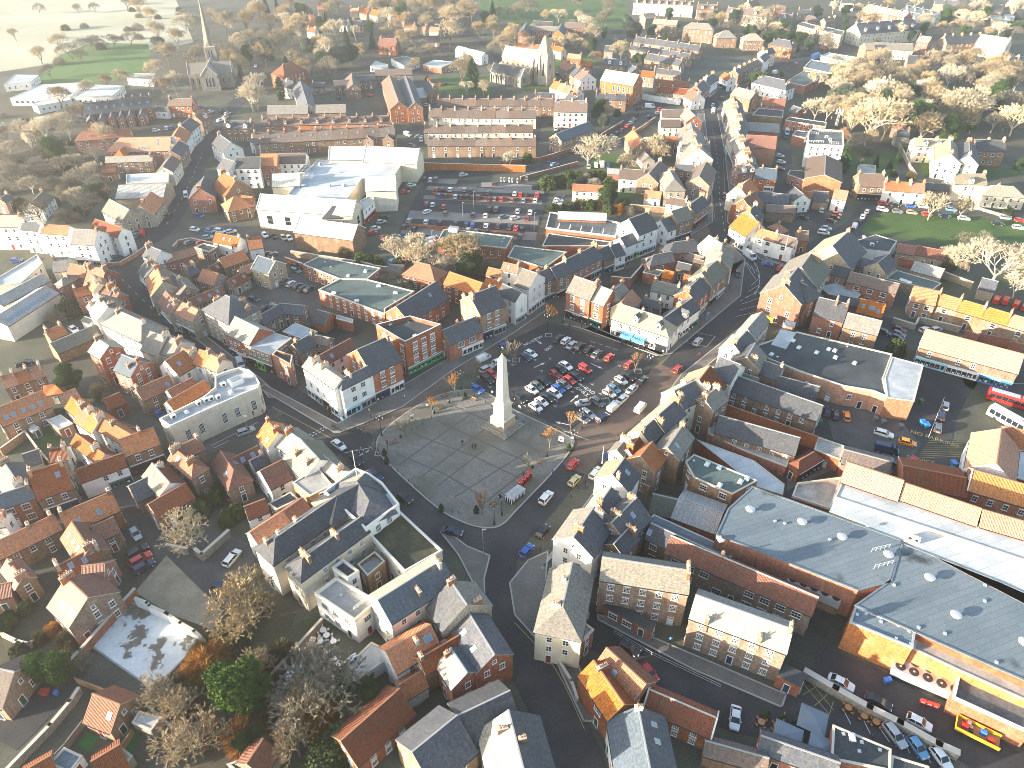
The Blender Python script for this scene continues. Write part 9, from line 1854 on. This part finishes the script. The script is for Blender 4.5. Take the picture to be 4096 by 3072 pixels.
def build_all():
 rows = list(house_rows())
 for r in rows: FOOT.append((r[3], r[4], math.cos(r[5]), math.sin(r[5]), r[6]/2, r[7]/2, r[8]+r[9]*.3))
 nh = len(FOOT)
 for roof, wall, kind, p, h, loc, o in FLATS:
  cx = sum(q[0] for q in p)/len(p); cy = sum(q[1] for q in p)/len(p)
  d = max(range(len(p)), key=lambda i: math.dist(p[i], p[(i+1) % len(p)])); e = Vector(p[(d+1) % len(p)])-Vector(p[d]); e.normalize()
  us = [(q[0]-cx)*e.x+(q[1]-cy)*e.y for q in p]; vs = [-(q[0]-cx)*e.y+(q[1]-cy)*e.x for q in p]
  FOOT.append((cx, cy, e.x, e.y, max(map(abs, us))*.9, max(map(abs, vs))*.9, h))
 for i, r in enumerate(rows): r[14]['foot'] = i; gable_house(*r)
 for i, (roof, wall, kind, poly, h, loc, o) in enumerate(FLATS):
  o = dict(o); o['foot'] = nh+i
  if 'shop' in o: o['shop'] = {k: [shopname(s) for s in v] for k, v in o['shop'].items()}
  kw = kind.replace('_', ' '); flat_block(kind, kw, '%s %s with flat %s roof %s' % (WW[wall], kw, RW[roof], loc), poly, h, WALL[wall], ROOF[roof], o)
build_all()
def among(rows, key, words, loc):
 """labels by rank among the look-alikes of one row, counted from the left"""
 for i, r in enumerate(rows):
  same = [j for j, q in enumerate(rows) if key(q) == key(r)]; n = len(same)
  yield r, '%s %s' % (words(r), loc) if n == 1 else '%s, %s of %d from left, %s' % (words(r), ordn(same.index(i)+1), n, loc)
def unpack(s): return [tuple(v if v.isalpha() else float(v) for v in r.split()) for r in s.split(';')]
for loc, L in CARLIST:
 for (t, c, x, y, a), lab in among(unpack(L), lambda r: r[:2], lambda r: CW[r[1]]+' '+TY[r[0]], loc): place(CARS[t], (x, y, .06), a, lab, COL[c], 'vehicles '+loc)
for loc, L in TREELIST:
 for r, lab in among(unpack(L), lambda r: r[0], lambda r: TW[r[0]], loc): tree(r[0], r[1], r[2], r[3], lab, 'trees and shrubs '+loc, r[4] if len(r) > 4 else 1)
for pose, x, y, a, c, lab in PEOPLE: person(pose, x, y, a, c, lab, .15)
for k, lab, L, col, sc_ in PROPLIST:
 for i, (x, y, a) in enumerate(L): prop(k, x, y, a, lab if len(L) == 1 else '%s, %s of %d from left' % (lab, ordn(i+1), len(L)), lab+' series' if len(L) > 1 else None, col, sc_)
for i, (nm, cat, lab, pts, h, t, mat, cap, pales) in enumerate(WALLS): wall_run(nm, cat, lab, pts, h, t, mat, cap, None, 0, pales)
zi = 0
for i, (nm, pts, z, mat, kind, edge, sm, emat) in enumerate(SHEETS):
 if sm: pts = smooth(pts+[pts[0]], sm)[:-1]
 sheet(nm, pts, z+i*.0015, mat, kind, edge, None, emat)
for i, (nm, mat, pts, w, z, sm) in enumerate(RIBBONS): ribbon(smooth(pts, sm) if sm else pts, w, z+i*.0011, mat, nm)
for mat, pts, w, z, d, g_, sm in DASHES: dashes(smooth(pts, sm) if sm else pts, w, z, d, g_, mat)

# ------------------------------------------------------------------ single things
def V2(k): return Vector((*MISC[k], 0))
def heading(a, b): d = V2(b)-V2(a); return math.atan2(d.y, d.x)
x, y = MISC['obelisk']; ob = thing('obelisk', 'tall pale stone obelisk on stepped base in the square', 'obelisk', (x, y, .15), heading('ob_a', 'ob_b'))
b = MB()
for i, (w_, z0, z1) in enumerate(((3.9, 0, .35), (3.3, .35, .7), (2.7, .7, 1.1))): b.box(-w_, w_, -w_, w_, z0, z1, 'grey stone')
link('steps', b.mesh('steps'), ob)
b = MB(); b.frus(0, 0, 1.1, 3.3, 2.25, 2.25, 2.15, 2.15, 'buff stone'); b.frus(0, 0, 3.3, 3.6, 2.3, 2.3, 2.0, 2.0, 'pale stone'); b.frus(0, 0, 3.6, 7.0, 1.65, 1.65, 1.6, 1.6, 'pale stone'); b.frus(0, 0, 7.0, 7.35, 1.65, 1.65, 1.95, 1.95, 'pale stone'); b.frus(0, 0, 7.35, 7.6, 1.95, 1.95, 1.5, 1.5, 'pale stone')
link('plinth', b.mesh('plinth'), ob)
b = MB(); b.frus(0, 0, 7.6, 9.2, 1.5, 1.5, 1.15, 1.15, 'pale stone'); b.frus(0, 0, 9.2, 20.6, 1.15, 1.15, .72, .72, 'pale stone'); b.frus(0, 0, 20.6, 21.6, .72, .72, .25, .25, 'pale stone'); link('shaft', b.mesh('shaft'), ob)
b = MB(); b.tube((0, 0, 21.5), (0, 0, 24.2), .07, .04, 'dark metal', 6); b.lathe([(.1, 21.6), (.3, 21.9), (.1, 22.2)], 'gold', 8); b.box(-.5, .5, -.03, .03, 22.5, 22.58, 'dark metal'); b.box(-.03, .03, -.5, .5, 22.5, 22.58, 'dark metal')
for i in range(6): a0, a1 = -.9+i*.4, -.5+i*.4; b.tube((.45*math.cos(a0), 0, 23.4+.4*math.sin(a0)), (.45*math.cos(a1), 0, 23.4+.4*math.sin(a1)), .05+.02*i, .07+.02*i, 'gold', 6)
link('weathervane', b.mesh('weathervane'), ob)
# drainage channels in the setts
zi = 0
for p, q in MISC['grid']: ribbon([p, q], .38, .206+zi*.001, 'paving line', 'paving_line'); zi += 1
# watchmen's hut
h0 = (V2('hut1')+V2('hut2'))/2; hut = thing('cab_shelter', 'black and white timber shelter with grey hipped roof on the square', 'shelter', (h0.x, h0.y, .15), heading('hut1', 'hut2')); hut.scale = (.74, .8, .85)
b = MB(); b.box(-2.9, 2.9, -1.2, 1.2, .25, 1.1, 'black paint'); b.box(-2.85, 2.85, -1.15, 1.15, 1.1, 2.5, 'window glass')
for s in (-1.2, 1.2):
 for i in range(10): b.box(-2.85+i*.633-.13, -2.85+i*.633+.13, min(s, s*.95), max(s, s*.95)+.02, .6, 2.5, 'shop white')
for s in (-2.9, 2.9):
 for i in range(4): b.box(min(s, s*.97), max(s, s*.97)+.02, -1.1+i*.73-.13, -1.1+i*.73+.13, .6, 2.5, 'shop white')
for i in (-2.3, 2.3): b.tube((i, -1.2, .25), (i, 1.2, .25), .25, .25, 'black paint', 10)
link('cabin', b.mesh('cabin'), hut); b = MB(); b.frus(0, 0, 2.5, 3.2, 3.2, 1.5, 2.3, .4, 'lead sheet'); b.box(-2.3, 2.3, -.4, .4, 3.2, 3.5, 'lead sheet'); link('roof', b.mesh('roof'), hut)
# long vehicles
def long_vehicle(name, cat, lab, k, L, W, H, body, band=None, cabc=None):
 p = V2(k); t = thing(name, lab, cat, (p.x, p.y, .05), heading(k, k+'_h')); w = W/2; b = MB()
 if cabc:
  b.box(-L/2, L/2-2.6, -w, w, 1.0, H, body); link('cargo_body', b.mesh('cargo_body'), t); b = MB(); b.box(L/2-2.4, L/2, -w, w, .5, 2.9, cabc); link('cab', b.mesh('cab'), t); b = MB(); b.box(L/2, L/2+.03, -w*.9, w*.9, 1.7, 2.7, 'car glass'); link('windscreen', b.mesh('windscreen'), t)
 else:
  loft(b, [(-L/2, [(-w*.97, .4), (w*.97, .4), (w, H-.3), (w*.85, H), (-w*.85, H), (-w, H-.3)]), (L/2-.4, [(-w*.97, .4), (w*.97, .4), (w, H-.3), (w*.85, H), (-w*.85, H), (-w, H-.3)]), (L/2, [(-w*.9, .45), (w*.9, .45), (w*.93, H-.4), (w*.7, H-.15), (-w*.7, H-.15), (-w*.93, H-.4)])], body); link('body', b.mesh('body'), t)
  b = MB()
  for s in (-1, 1):
   for i in range(7): x0 = -L/2+.5+i*(L-1)/7; b.box(x0, x0+(L-1)/7-.15, min(s*w*.99, s*(w+.015)), max(s*w*.99, s*(w+.015)), 1.35, H-.55, 'car glass')
  b.box(L/2-.1, L/2+.02, -w*.85, w*.85, 1.2, H-.5, 'car glass'); link('windows', b.mesh('windows'), t)
  if band: b = MB(); b.box(-L/2+.6, L/2-4, -w*.6, w*.6, H, H+.14, band); b.box(L/2-3.4, L/2-1.6, -w*.45, w*.45, H, H+.08, 'grey metal'); link('roof_pods', b.mesh('roof_pods'), t)
 for fx in (-.3, .33):
  for s in (-1, 1): m = MB(); m.tube((0, -.15, 0), (0, .15, 0), .48, .48, 'rubber', 12); link('wheel', m.mesh('wheel'), t, (fx*L, s*(w-.17), .48))
long_vehicle('bus', 'bus', 'red single deck bus with pale roof pods at the right edge', 'bus', 11, 2.5, 3.0, 'bus red', 'galvanised')
long_vehicle('coach', 'coach', 'white coach parked beside the orange hipped hall', 'coach', 11, 2.5, 3.2, 'shop white', 'shop white')
long_vehicle('lorry', 'lorry', 'lorry with blue curtain sides on the top right road', 'lorry', 11, 2.5, 4.0, 'sign blue', None, 'shop white')
# cafe awnings
d = (V2('nerod')-V2('nero1')); a = math.atan2(d.y, d.x)
for k, side in (('nero1', 'left'), ('nero2', 'right')):
 p = V2(k); t = thing('awning', '%s blue cafe awning lettered in white' % side, 'awning', (p.x, p.y, 0), a, 'blue cafe awnings'); b = MB(); w_ = 1.75
 b.face([(-w_, -1.2, 2.35), (w_, -1.2, 2.35), (w_, 1.2, 3.25), (-w_, 1.2, 3.25)], 'awning blue'); b.face([(-w_, -1.2, 2.05), (w_, -1.2, 2.05), (w_, -1.2, 2.35), (-w_, -1.2, 2.35)], 'awning blue'); b.face([(-w_, -1.2, 2.3), (-w_, 1.2, 3.2), (w_, 1.2, 3.2), (w_, -1.2, 2.3)], 'awning blue')
 link('canopy', b.mesh('canopy'), t); text_on(t, 'NERO', (0, -.1, 2.80), 1.1, 'shop navy', (math.atan2(.9, 2.4), 0, 0), .01)
 for s in (-1.6, 1.6): m = MB(); m.tube((s, 1.1, 2.9), (s, -1.1, 2.2), .03, .03, 'grey metal', 4); link('arm', m.mesh('arm'), t)
# painted words and arrows
def road_word(s, k, k2, size, mat='road paint', lab='road_marking'):
 p = V2(k); o = text_on(None, s, (p.x, p.y, .132), size, mat, (0, 0, heading(k, k2)), .001, 'road_marking'); o['kind'] = 'structure'
road_word('NO ENTRY', 'noentry', 'noentry2', 1.5); road_word('EXIT', 'exit', 'exit2', 1.6); road_word('AHEAD\nONLY', 'ahead', 'ahead2', 1.7)
road_word('SERVICE\nONLY', 'svc2', 'svc', 1.7, 'worn yellow paint'); road_word('NO PARKING', 'prk2', 'prk', 1.8, 'worn yellow paint')
for k, k2 in (('arrow1', 'arrow1b'), ('arrow2', 'arrow2b'), ('arrow3', 'arrow3b'), ('arrow4', 'arrow4b'), ('arrow5', 'arrow5b')):
 p = V2(k); d = (V2(k2)-p).normalized(); n_ = Vector((-d.y, d.x, 0)); z = Vector((0, 0, .131)); b = MB()
 b.face([p-d*2-n_*.12+z, p+d*.6-n_*.12+z, p+d*.6+n_*.12+z, p-d*2+n_*.12+z], 'road paint'); b.face([p+d*.6-n_*.5+z, p+d*1.9+z, p+d*.6+n_*.5+z], 'road paint'); link('road_marking', b.mesh('road_marking'))['kind'] = 'structure'
b = MB()
for x, y in MISC['bays']:
 M = Matrix.Translation((x, y, .13)) @ Matrix.Rotation(heading('ahead', 'ahead2'), 4, 'Z')
 for q in ((-.6, .6, -.06, .06), (-.06, .06, .06, .7)): b.face([M @ Vector(v) for v in ((q[0], q[2], 0), (q[1], q[2], 0), (q[1], q[3], 0), (q[0], q[3], 0))], 'road paint')
link('road_marking', b.mesh('road_marking'))['kind'] = 'structure'
# churches
def roof_part(par, nm, p, q, W, h, rise, roof, wall, ext=0):
 """one gabled limb of a church between two ridge ends"""
 p, q = Vector(p), Vector(q); L = (q-p).length+2*ext; m = (p+q)/2; e = link(nm, None, par, (m.x-par.location.x, m.y-par.location.y, 0)); e.rotation_euler = (0, 0, math.atan2(q.y-p.y, q.x-p.x)-par.rotation_euler.z); b = MB(); a, w = L/2, W/2
 for s in (-1, 1): b.face([(-a*s, -w*s, 0), (a*s, -w*s, 0), (a*s, -w*s, h), (-a*s, -w*s, h)], wall); b.face([(a*s, -w*s, 0), (a*s, w*s, 0), (a*s, w*s, h), (a*s, 0, h+rise), (a*s, -w*s, h)], wall)
 n = int(L/3.4)
 for s in (-1, 1):
  for i in range(n+1): x = -a+.3+i*(L-.6)/n; b.box(x-.3, x+.3, min(s*w, s*(w+.7)), max(s*w, s*(w+.7)), 0, h*.8, wall)
 link('wall', b.mesh('wall'), e); b = MB(); k = .35
 for s in (-1, 1): b.face([(-a-.1, -s*(w+k), h-k*rise/w+.12), (a+.1, -s*(w+k), h-k*rise/w+.12), (a+.1, 0, h+rise+.12), (-a-.1, 0, h+rise+.12)][::s], roof)
 for s in (-1, 1): b.tube((s*a, -w-.2, h), (s*a, 0, h+rise+.3), .25, .2, 'pale coping', 4); b.tube((s*a, w+.2, h), (s*a, 0, h+rise+.3), .25, .2, 'pale coping', 4)
 link('roof', b.mesh('roof'), e); b = MB()
 for s in (-1, 1):
  for i in range(n): x = -a+.3+(i+.5)*(L-.6)/n; lancet(b, x, s*(w+.03), h*.3, 1.0, h*.5, s)
 for s in (-1, 1):
  for y in (-W*.2, 0, W*.2):
   B2 = MB(); lancet(B2, y, .03, h*.25, W*.13, h*.75, 1); b.v, b.f, b.m, b.uv, b.mats = merge_rot(b, B2, s, a)
 link('lancet_windows', b.mesh('lancet_windows'), e)
 return e
def lancet(b, x, y, z, w, h, s):
 P_ = [(x-w/2, z), (x+w/2, z), (x+w/2, z+h*.7), (x, z+h), (x-w/2, z+h*.7)]; b.face([(u, y, v) for u, v in P_], 'coping'); P_ = [(x-w*.36, z+.15), (x+w*.36, z+.15), (x+w*.36, z+h*.68), (x, z+h*.9), (x-w*.36, z+h*.68)]; b.face([(u, y+s*.03, v) for u, v in P_], 'window glass')
def merge_rot(b, c, s, a):
 for i, f in enumerate(c.f): b.face([(s*(a+c.v[j][1]), c.v[j][0], c.v[j][2]) for j in f], c.mats[c.m[i]])
 return b.v, b.f, b.m, b.uv, b.mats
c1, c2, g_ = V2('sp_t1'), V2('sp_t2'), V2('sp_g'); sb = V2('sp_base'); m_ = (c1+c2)/2
ch = thing('spired_church', 'grey stone church with tall slender spire in the haze', 'church', (m_.x, m_.y, 0))
tr = (c2-c1).normalized(); nv = Vector((tr.y, -tr.x, 0))
roof_part(ch, 'transept', c1, c2, 9.5, 8.5, 5, 'grey slate', 'grey stone'); roof_part(ch, 'nave', m_-nv*15, m_+nv*11, 9, 8.6, 5, 'grey slate', 'grey stone')
T_ = link('tower', None, ch, tuple(-nv*17)); T_.rotation_euler = (0, 0, math.atan2(tr.y, tr.x)); b = MB(); b.box(-2.8, 2.8, -2.8, 2.8, 0, 19, 'grey stone')
for i, j in ((-1, -1), (1, -1), (1, 1), (-1, 1)): b.box(i*2.8-.5, i*2.8+.5, j*2.8-.5, j*2.8+.5, 0, 18, 'grey stone'); b.frus(i*2.6, j*2.6, 19, 22, .4, .4, .02, .02, 'grey stone')
b.box(-3.1, 3.1, -3.1, 3.1, 18.6, 19.2, 'coping'); link('wall', b.mesh('wall'), T_); b = MB(); b.lathe([(2.9, 19.2), (1.2, 33), (.05, 46)], 'grey stone', 8); link('spire', b.mesh('spire'), T_); b = MB()
for s in (-1, 1):
 for x in (-.8, .8): lancet(b, x, s*2.84, 13, 1.0, 4.5, s)
link('belfry_windows', b.mesh('belfry_windows'), T_)
A_, B_ = V2('ch_a'), V2('ch_b'); m_ = (A_+B_)/2; ax = (B_-A_).normalized(); nv = Vector((ax.y, -ax.x, 0))
cc = thing('apsed_church', 'tall sunlit stone church with steep pyramid sanctuary and statues of pinnacles', 'church', (m_.x, m_.y, 0)); cc['label'] = 'tall sunlit stone church with steep roofed sanctuary tower at its end'
L_ = (B_-A_).length
roof_part(cc, 'nave', A_, B_, 9, 12, 5.5, 'buff slate', 'buff stone'); roof_part(cc, 'aisle', A_+nv*6.4, B_+nv*6.4, 5, 6.5, 2.5, 'buff slate', 'buff stone'); roof_part(cc, 'priory', A_+nv*13, B_+nv*13.5, 7, 6, 4, 'dark slate', 'grey stone')
e = B_+ax*5.5; S_ = link('sanctuary', None, cc, tuple(e-m_)); S_.rotation_euler = (0, 0, math.atan2(ax.y, ax.x)); b = MB(); b.lathe([(5.6, 0), (5.6, 15), (5.9, 15.2)], 'buff stone', 8)
for i in range(8): a = 2*math.pi*i/8; b.tube((5.9*math.cos(a), 5.9*math.sin(a), 0), (5.7*math.cos(a), 5.7*math.sin(a), 14.5), .75, .35, 'buff stone', 4); b.tube((5.7*math.cos(a), 5.7*math.sin(a), 14.5), (5.7*math.cos(a), 5.7*math.sin(a), 18), .35, .02, 'pale stone', 4)
link('wall', b.mesh('wall'), S_); b = MB(); b.lathe([(5.8, 15.2), (.9, 26), (0, 26.3)], 'buff slate', 8); link('roof', b.mesh('roof'), S_); b = MB()
for i in range(8):
 a = 2*math.pi*(i+.5)/8; B2 = MB(); lancet(B2, 0, 5.25, 5, 1.6, 8.5, 1); M = Matrix.Rotation(a-math.pi/2, 4, 'Z')
 for k, f in enumerate(B2.f): b.face([M @ Vector(B2.v[j]) for j in f], B2.mats[B2.m[k]])
link('lancet_windows', b.mesh('lancet_windows'), S_)
# town hall lights, flag poles, signs
hall = next(o for o in bpy.data.objects if o.name == 'town_hall')
for p0, p1, q0, q1 in MISC['hips']:
 p0, p1 = Vector((*p0, 12)), Vector((*p1, 12)); d = (p1-p0).normalized(); n_ = Vector((-d.y, d.x, 0)); w = 4.2; z = 9.75; E = [p0-d*w-n_*w, p1+d*w-n_*w, p1+d*w+n_*w, p0-d*w+n_*w]; E = [Vector((e.x, e.y, z)) for e in E]; off = Vector((hall.location.x, hall.location.y, 0)); b = MB()
 b.face([E[0]-off, E[1]-off, p1-off, p0-off], 'dark slate'); b.face([E[2]-off, E[3]-off, p0-off, p1-off], 'dark slate'); b.face([E[1]-off, E[2]-off, p1-off], 'dark slate'); b.face([E[3]-off, E[0]-off, p0-off], 'buff slate'); link('slate_light', b.mesh('slate_light'), hall)  # left end face in pale slate, sunlight put into its colour
for k, z, h, lab in (('flag', 9.8, 9, 'white flagpole on the town hall roof'), ('flag2', 8.5, 5, 'white flagpole on the east row'), ('flag3', 6, 6, 'white flagpole on the white inn')):
 p = V2(k); b = MB(); b.tube((0, 0, 0), (0, 0, h), .09, .05, 'shop white', 6); b.lathe([(.05, h), (.14, h+.1), (0, h+.2)], 'gold', 6); tag(link('flagpole', b.mesh('flagpole'), None, (p.x, p.y, z)), lab, 'flagpole')
p = V2('fans'); t = thing('cooling_unit', 'long bank of ten cooling fans behind the shopping hall', 'cooling unit', (p.x, p.y, 0), heading('fans', 'fans_h')); b = MB(); b.box(-6.5, 6.5, -2, 2, .6, 2.6, 'galvanised'); 
for x in (-6, 0, 6): b.box(x-.15, x+.15, -1.8, 1.8, 0, .6, 'dark metal')
link('casing', b.mesh('casing'), t)
for i in range(6):
 for j in (-1, 1): m = MB(); m.tube((0, 0, 0), (0, 0, .15), .82, .82, 'dark metal', 14); m.tube((0, 0, .1), (0, 0, .2), .2, .2, 'galvanised', 8); link('fan', m.mesh('fan'), t, (-5.4+i*2.16, j*1, 2.6))
p = V2('fans2'); t = thing('cooling_unit', 'bank of fans beside the patched red roof', 'cooling unit', (p.x, p.y, 0), heading('fans2', 'fans2h')); b = MB(); b.box(-5, 5, -1.6, 1.6, 2.2, 4, 'galvanised'); b.box(-5, 5, -1.4, 1.4, 0, 2.2, 'brown brick'); link('casing', b.mesh('casing'), t)
for i in range(5):
 for j in (-1, 1): m = MB(); m.tube((0, 0, 0), (0, 0, .15), .7, .7, 'dark metal', 12); link('fan', m.mesh('fan'), t, (-4+i*2, j*.8, 4))
p = V2('barrier'); t = thing('water_barrier', 'red and white plastic road barrier by the cooling unit', 'barrier', (p.x, p.y, .02), heading('barrier', 'barrierh')); t.scale = (.5, 1, 1); b = MB()
for i in range(3): b.frus(-2+i*2, 0, 0, 1, .95, .28, .9, .14, 'shop red')
link('body', b.mesh('body'), t); b = MB()
for i in range(3): b.box(-2.6+i*2, -1.4+i*2, -.3, .3, .3, .5, 'shop white')
link('band', b.mesh('band'), t)
p = V2('trailer'); t = thing('flat_trailer', 'yellow edged open trailer loaded with junk at the lower right', 'trailer', (p.x, p.y, .02), heading('trailer', 'trailerh')); b = MB(); b.box(-3.2, 3.2, -1.3, 1.3, .8, .95, 'timber')
for s in (-1, 1): b.box(-3.2, 3.2, s*1.3-.06, s*1.3+.06, .95, 1.7, 'yellow sign')
b.box(-3.26, -3.2, -1.3, 1.3, .95, 1.7, 'yellow sign'); link('bed', b.mesh('bed'), t); b = MB(); rr = random.Random(5)
for i in range(9): x, y = rr.uniform(-2.6, 2), rr.uniform(-.8, .8); b.box(x, x+rr.uniform(.4, 1), y-.3, y+.3, .95, .95+rr.uniform(.3, .9), rr.choice(['dark metal', 'shop red', 'timber', 'grey metal', 'blue plastic']))
link('load', b.mesh('load'), t)
for x in (-1.5, 1.5):
 for s in (-1, 1): m = MB(); m.tube((0, -.1, 0), (0, .1, 0), .4, .4, 'rubber', 10); link('wheel', m.mesh('wheel'), t, (x, s*1.15, .4))
p = V2('tent')
for i, (dx, dy, lab) in enumerate(((-5, -1.5, 'leftmost of three grey square parasols on the patio'), (0, 1.2, 'rearmost of three grey square parasols on the patio'), (0, -3.6, 'nearest of three grey square parasols on the patio'))):
 t = thing('parasol', lab, 'parasol', (p.x+dx, p.y+dy, 0), heading('trailer', 'trailerh')+.1, 'grey parasols'); b = MB(); b.frus(0, 0, 2.3, 3.2, 2.2, 2.2, .05, .05, 'parasol cloth'); link('canopy', b.mesh('canopy'), t); b = MB(); b.tube((0, 0, 0), (0, 0, 2.4), .05, .05, 'dark metal', 6); b.box(-.4, .4, -.4, .4, 0, .1, 'dark metal'); link('pole', b.mesh('pole'), t)
p = V2('mast'); t = thing('phone_mast', 'white lattice phone mast on the exchange roof', 'mast', (p.x, p.y, 10)); b = MB()
for i in range(3):
 a = i*2.09; b.tube((.7*math.cos(a), .7*math.sin(a), 0), (.4*math.cos(a), .4*math.sin(a), 7), .09, .07, 'galvanised', 4)
 for z in range(6): a2 = a+2.09; b.tube((.65*math.cos(a), .65*math.sin(a), z*1.1), (.6*math.cos(a2), .6*math.sin(a2), z*1.1+1), .05, .05, 'galvanised', 4)
link('lattice', b.mesh('lattice'), t)
for i in range(6): a = i*1.047; m = MB(); m.box(-.15, .15, -.1, .1, -1, 1, 'shop white'); link('antenna', m.mesh('antenna'), t, (1.5*math.cos(a), 1.5*math.sin(a), 6.3), a); m = MB(); m.tube((0, 0, 5.8), (1.45*math.cos(a), 1.45*math.sin(a), 6), .05, .05, 'galvanised', 4); link('bracket', m.mesh('bracket'), t)
for k, k2, m, w_, lab in (('ysign', 'ysign2', 'yellow sign', 2.6, 'yellow sign board on the junction gable'), ('wsign', 'wsign2', 'shop white', 3, 'white sign board on the junction gable')):
 p = V2(k); b = MB(); b.box(-w_/2, w_/2, -.4, -.3, 2.4, 4.2, m); b.box(-w_/2-.1, w_/2+.1, -.34, -.26, 2.3, 4.3, 'black paint'); tag(link('wall_sign', b.mesh('wall_sign'), None, (p.x, p.y, 0), heading(k, k2)), lab, 'sign')
p = V2('booths'); text_on(None, 'BOOTHS', (p.x, p.y-.25, 5.2), 1.5, 'shop white', (R(90), 0, heading('booths', 'booths2')), .03, 'shop_lettering'); o = bpy.data.objects[-1] if 0 else next(q for q in bpy.data.objects if q.name.startswith('shop_lettering')); tag(o, 'white capital letters on the supermarket entrance wall', 'lettering')
# ground reaching the horizon
b = MB(); S = 4000
N = 24
b.face([(-S, -400, 0), (S, -400, 0), (S, 5000, 0), (-S, 5000, 0)], 'yard'); o = link('ground', b.mesh('ground')); o['kind'] = 'structure'

# ------------------------------------------------------------------ camera, sun, sky
cam = bpy.data.cameras.new('camera'); co = bpy.data.objects.new('camera', cam); C.objects.link(co)
co.location = (0, 0, CAM_H); co.rotation_euler = (R(90-37), 0, 0)
cam.sensor_width = 36; cam.lens = 36*2894/4096; cam.clip_end = 8000; cam.clip_start = 1
bpy.context.scene.camera = co
SUN_ELEV, SUN_DIR = 10.0, Vector((.955, .295))
w = bpy.data.worlds.new('World'); bpy.context.scene.world = w; w.use_nodes = True
n, l = w.node_tree.nodes, w.node_tree.links
sky = n.new('ShaderNodeTexSky'); sky.sky_type = 'NISHITA'; sky.sun_disc = False
sky.sun_elevation = R(SUN_ELEV); sky.sun_rotation = math.atan2(-SUN_DIR.x, -SUN_DIR.y) % (2*math.pi); sky.altitude = 100; sky.air_density = 1; sky.dust_density = 1.2; sky.ozone_density = 1
bg = n['Background']; l.new(sky.outputs[0], bg.inputs['Color']); bg.inputs['Strength'].default_value = .12
sl = bpy.data.lights.new('sun', 'SUN'); sl.energy = 5; sl.angle = R(.5); sl.color = (1, .87, .70); so = bpy.data.objects.new('sun', sl); C.objects.link(so)
d = Vector((SUN_DIR.x*math.cos(R(SUN_ELEV)), SUN_DIR.y*math.cos(R(SUN_ELEV)), -math.sin(R(SUN_ELEV)))); so.rotation_euler = d.to_track_quat('-Z', 'Y').to_euler(); so.location = (-200, -60, 200)
sc = bpy.context.scene
sc.view_settings.view_transform = 'Standard'; sc.view_settings.look = 'None'; sc.view_settings.exposure = 2.35; sc.view_settings.gamma = 1
sc.cycles.use_denoising = True; sc.cycles.filter_width = .9
sc.cycles.max_bounces = 4; sc.cycles.diffuse_bounces = 2; sc.cycles.glossy_bounces = 2; sc.cycles.transmission_bounces = 2; sc.cycles.volume_bounces = 0

HAZE = .00028
# the winter haze the low sun lights up
m_ = bpy.data.materials.new('haze'); m_.use_nodes = True; nt = m_.node_tree
for q in list(nt.nodes):
 if q.type == 'BSDF_PRINCIPLED': nt.nodes.remove(q)
pv = nt.nodes.new('ShaderNodeVolumePrincipled'); pv.inputs['Color'].default_value = (.96, .97, 1, 1); pv.inputs['Density'].default_value = HAZE; pv.inputs['Anisotropy'].default_value = .6
nt.links.new(pv.outputs[0], next(q for q in nt.nodes if q.type == 'OUTPUT_MATERIAL').inputs['Volume']); MATS['haze'] = m_
hz = MB(); hz.box(-1800, 1800, -300, 2600, -1, CAM_H+2, 'haze'); ho = link('haze', hz.mesh('haze')); ho['kind'] = 'stuff'
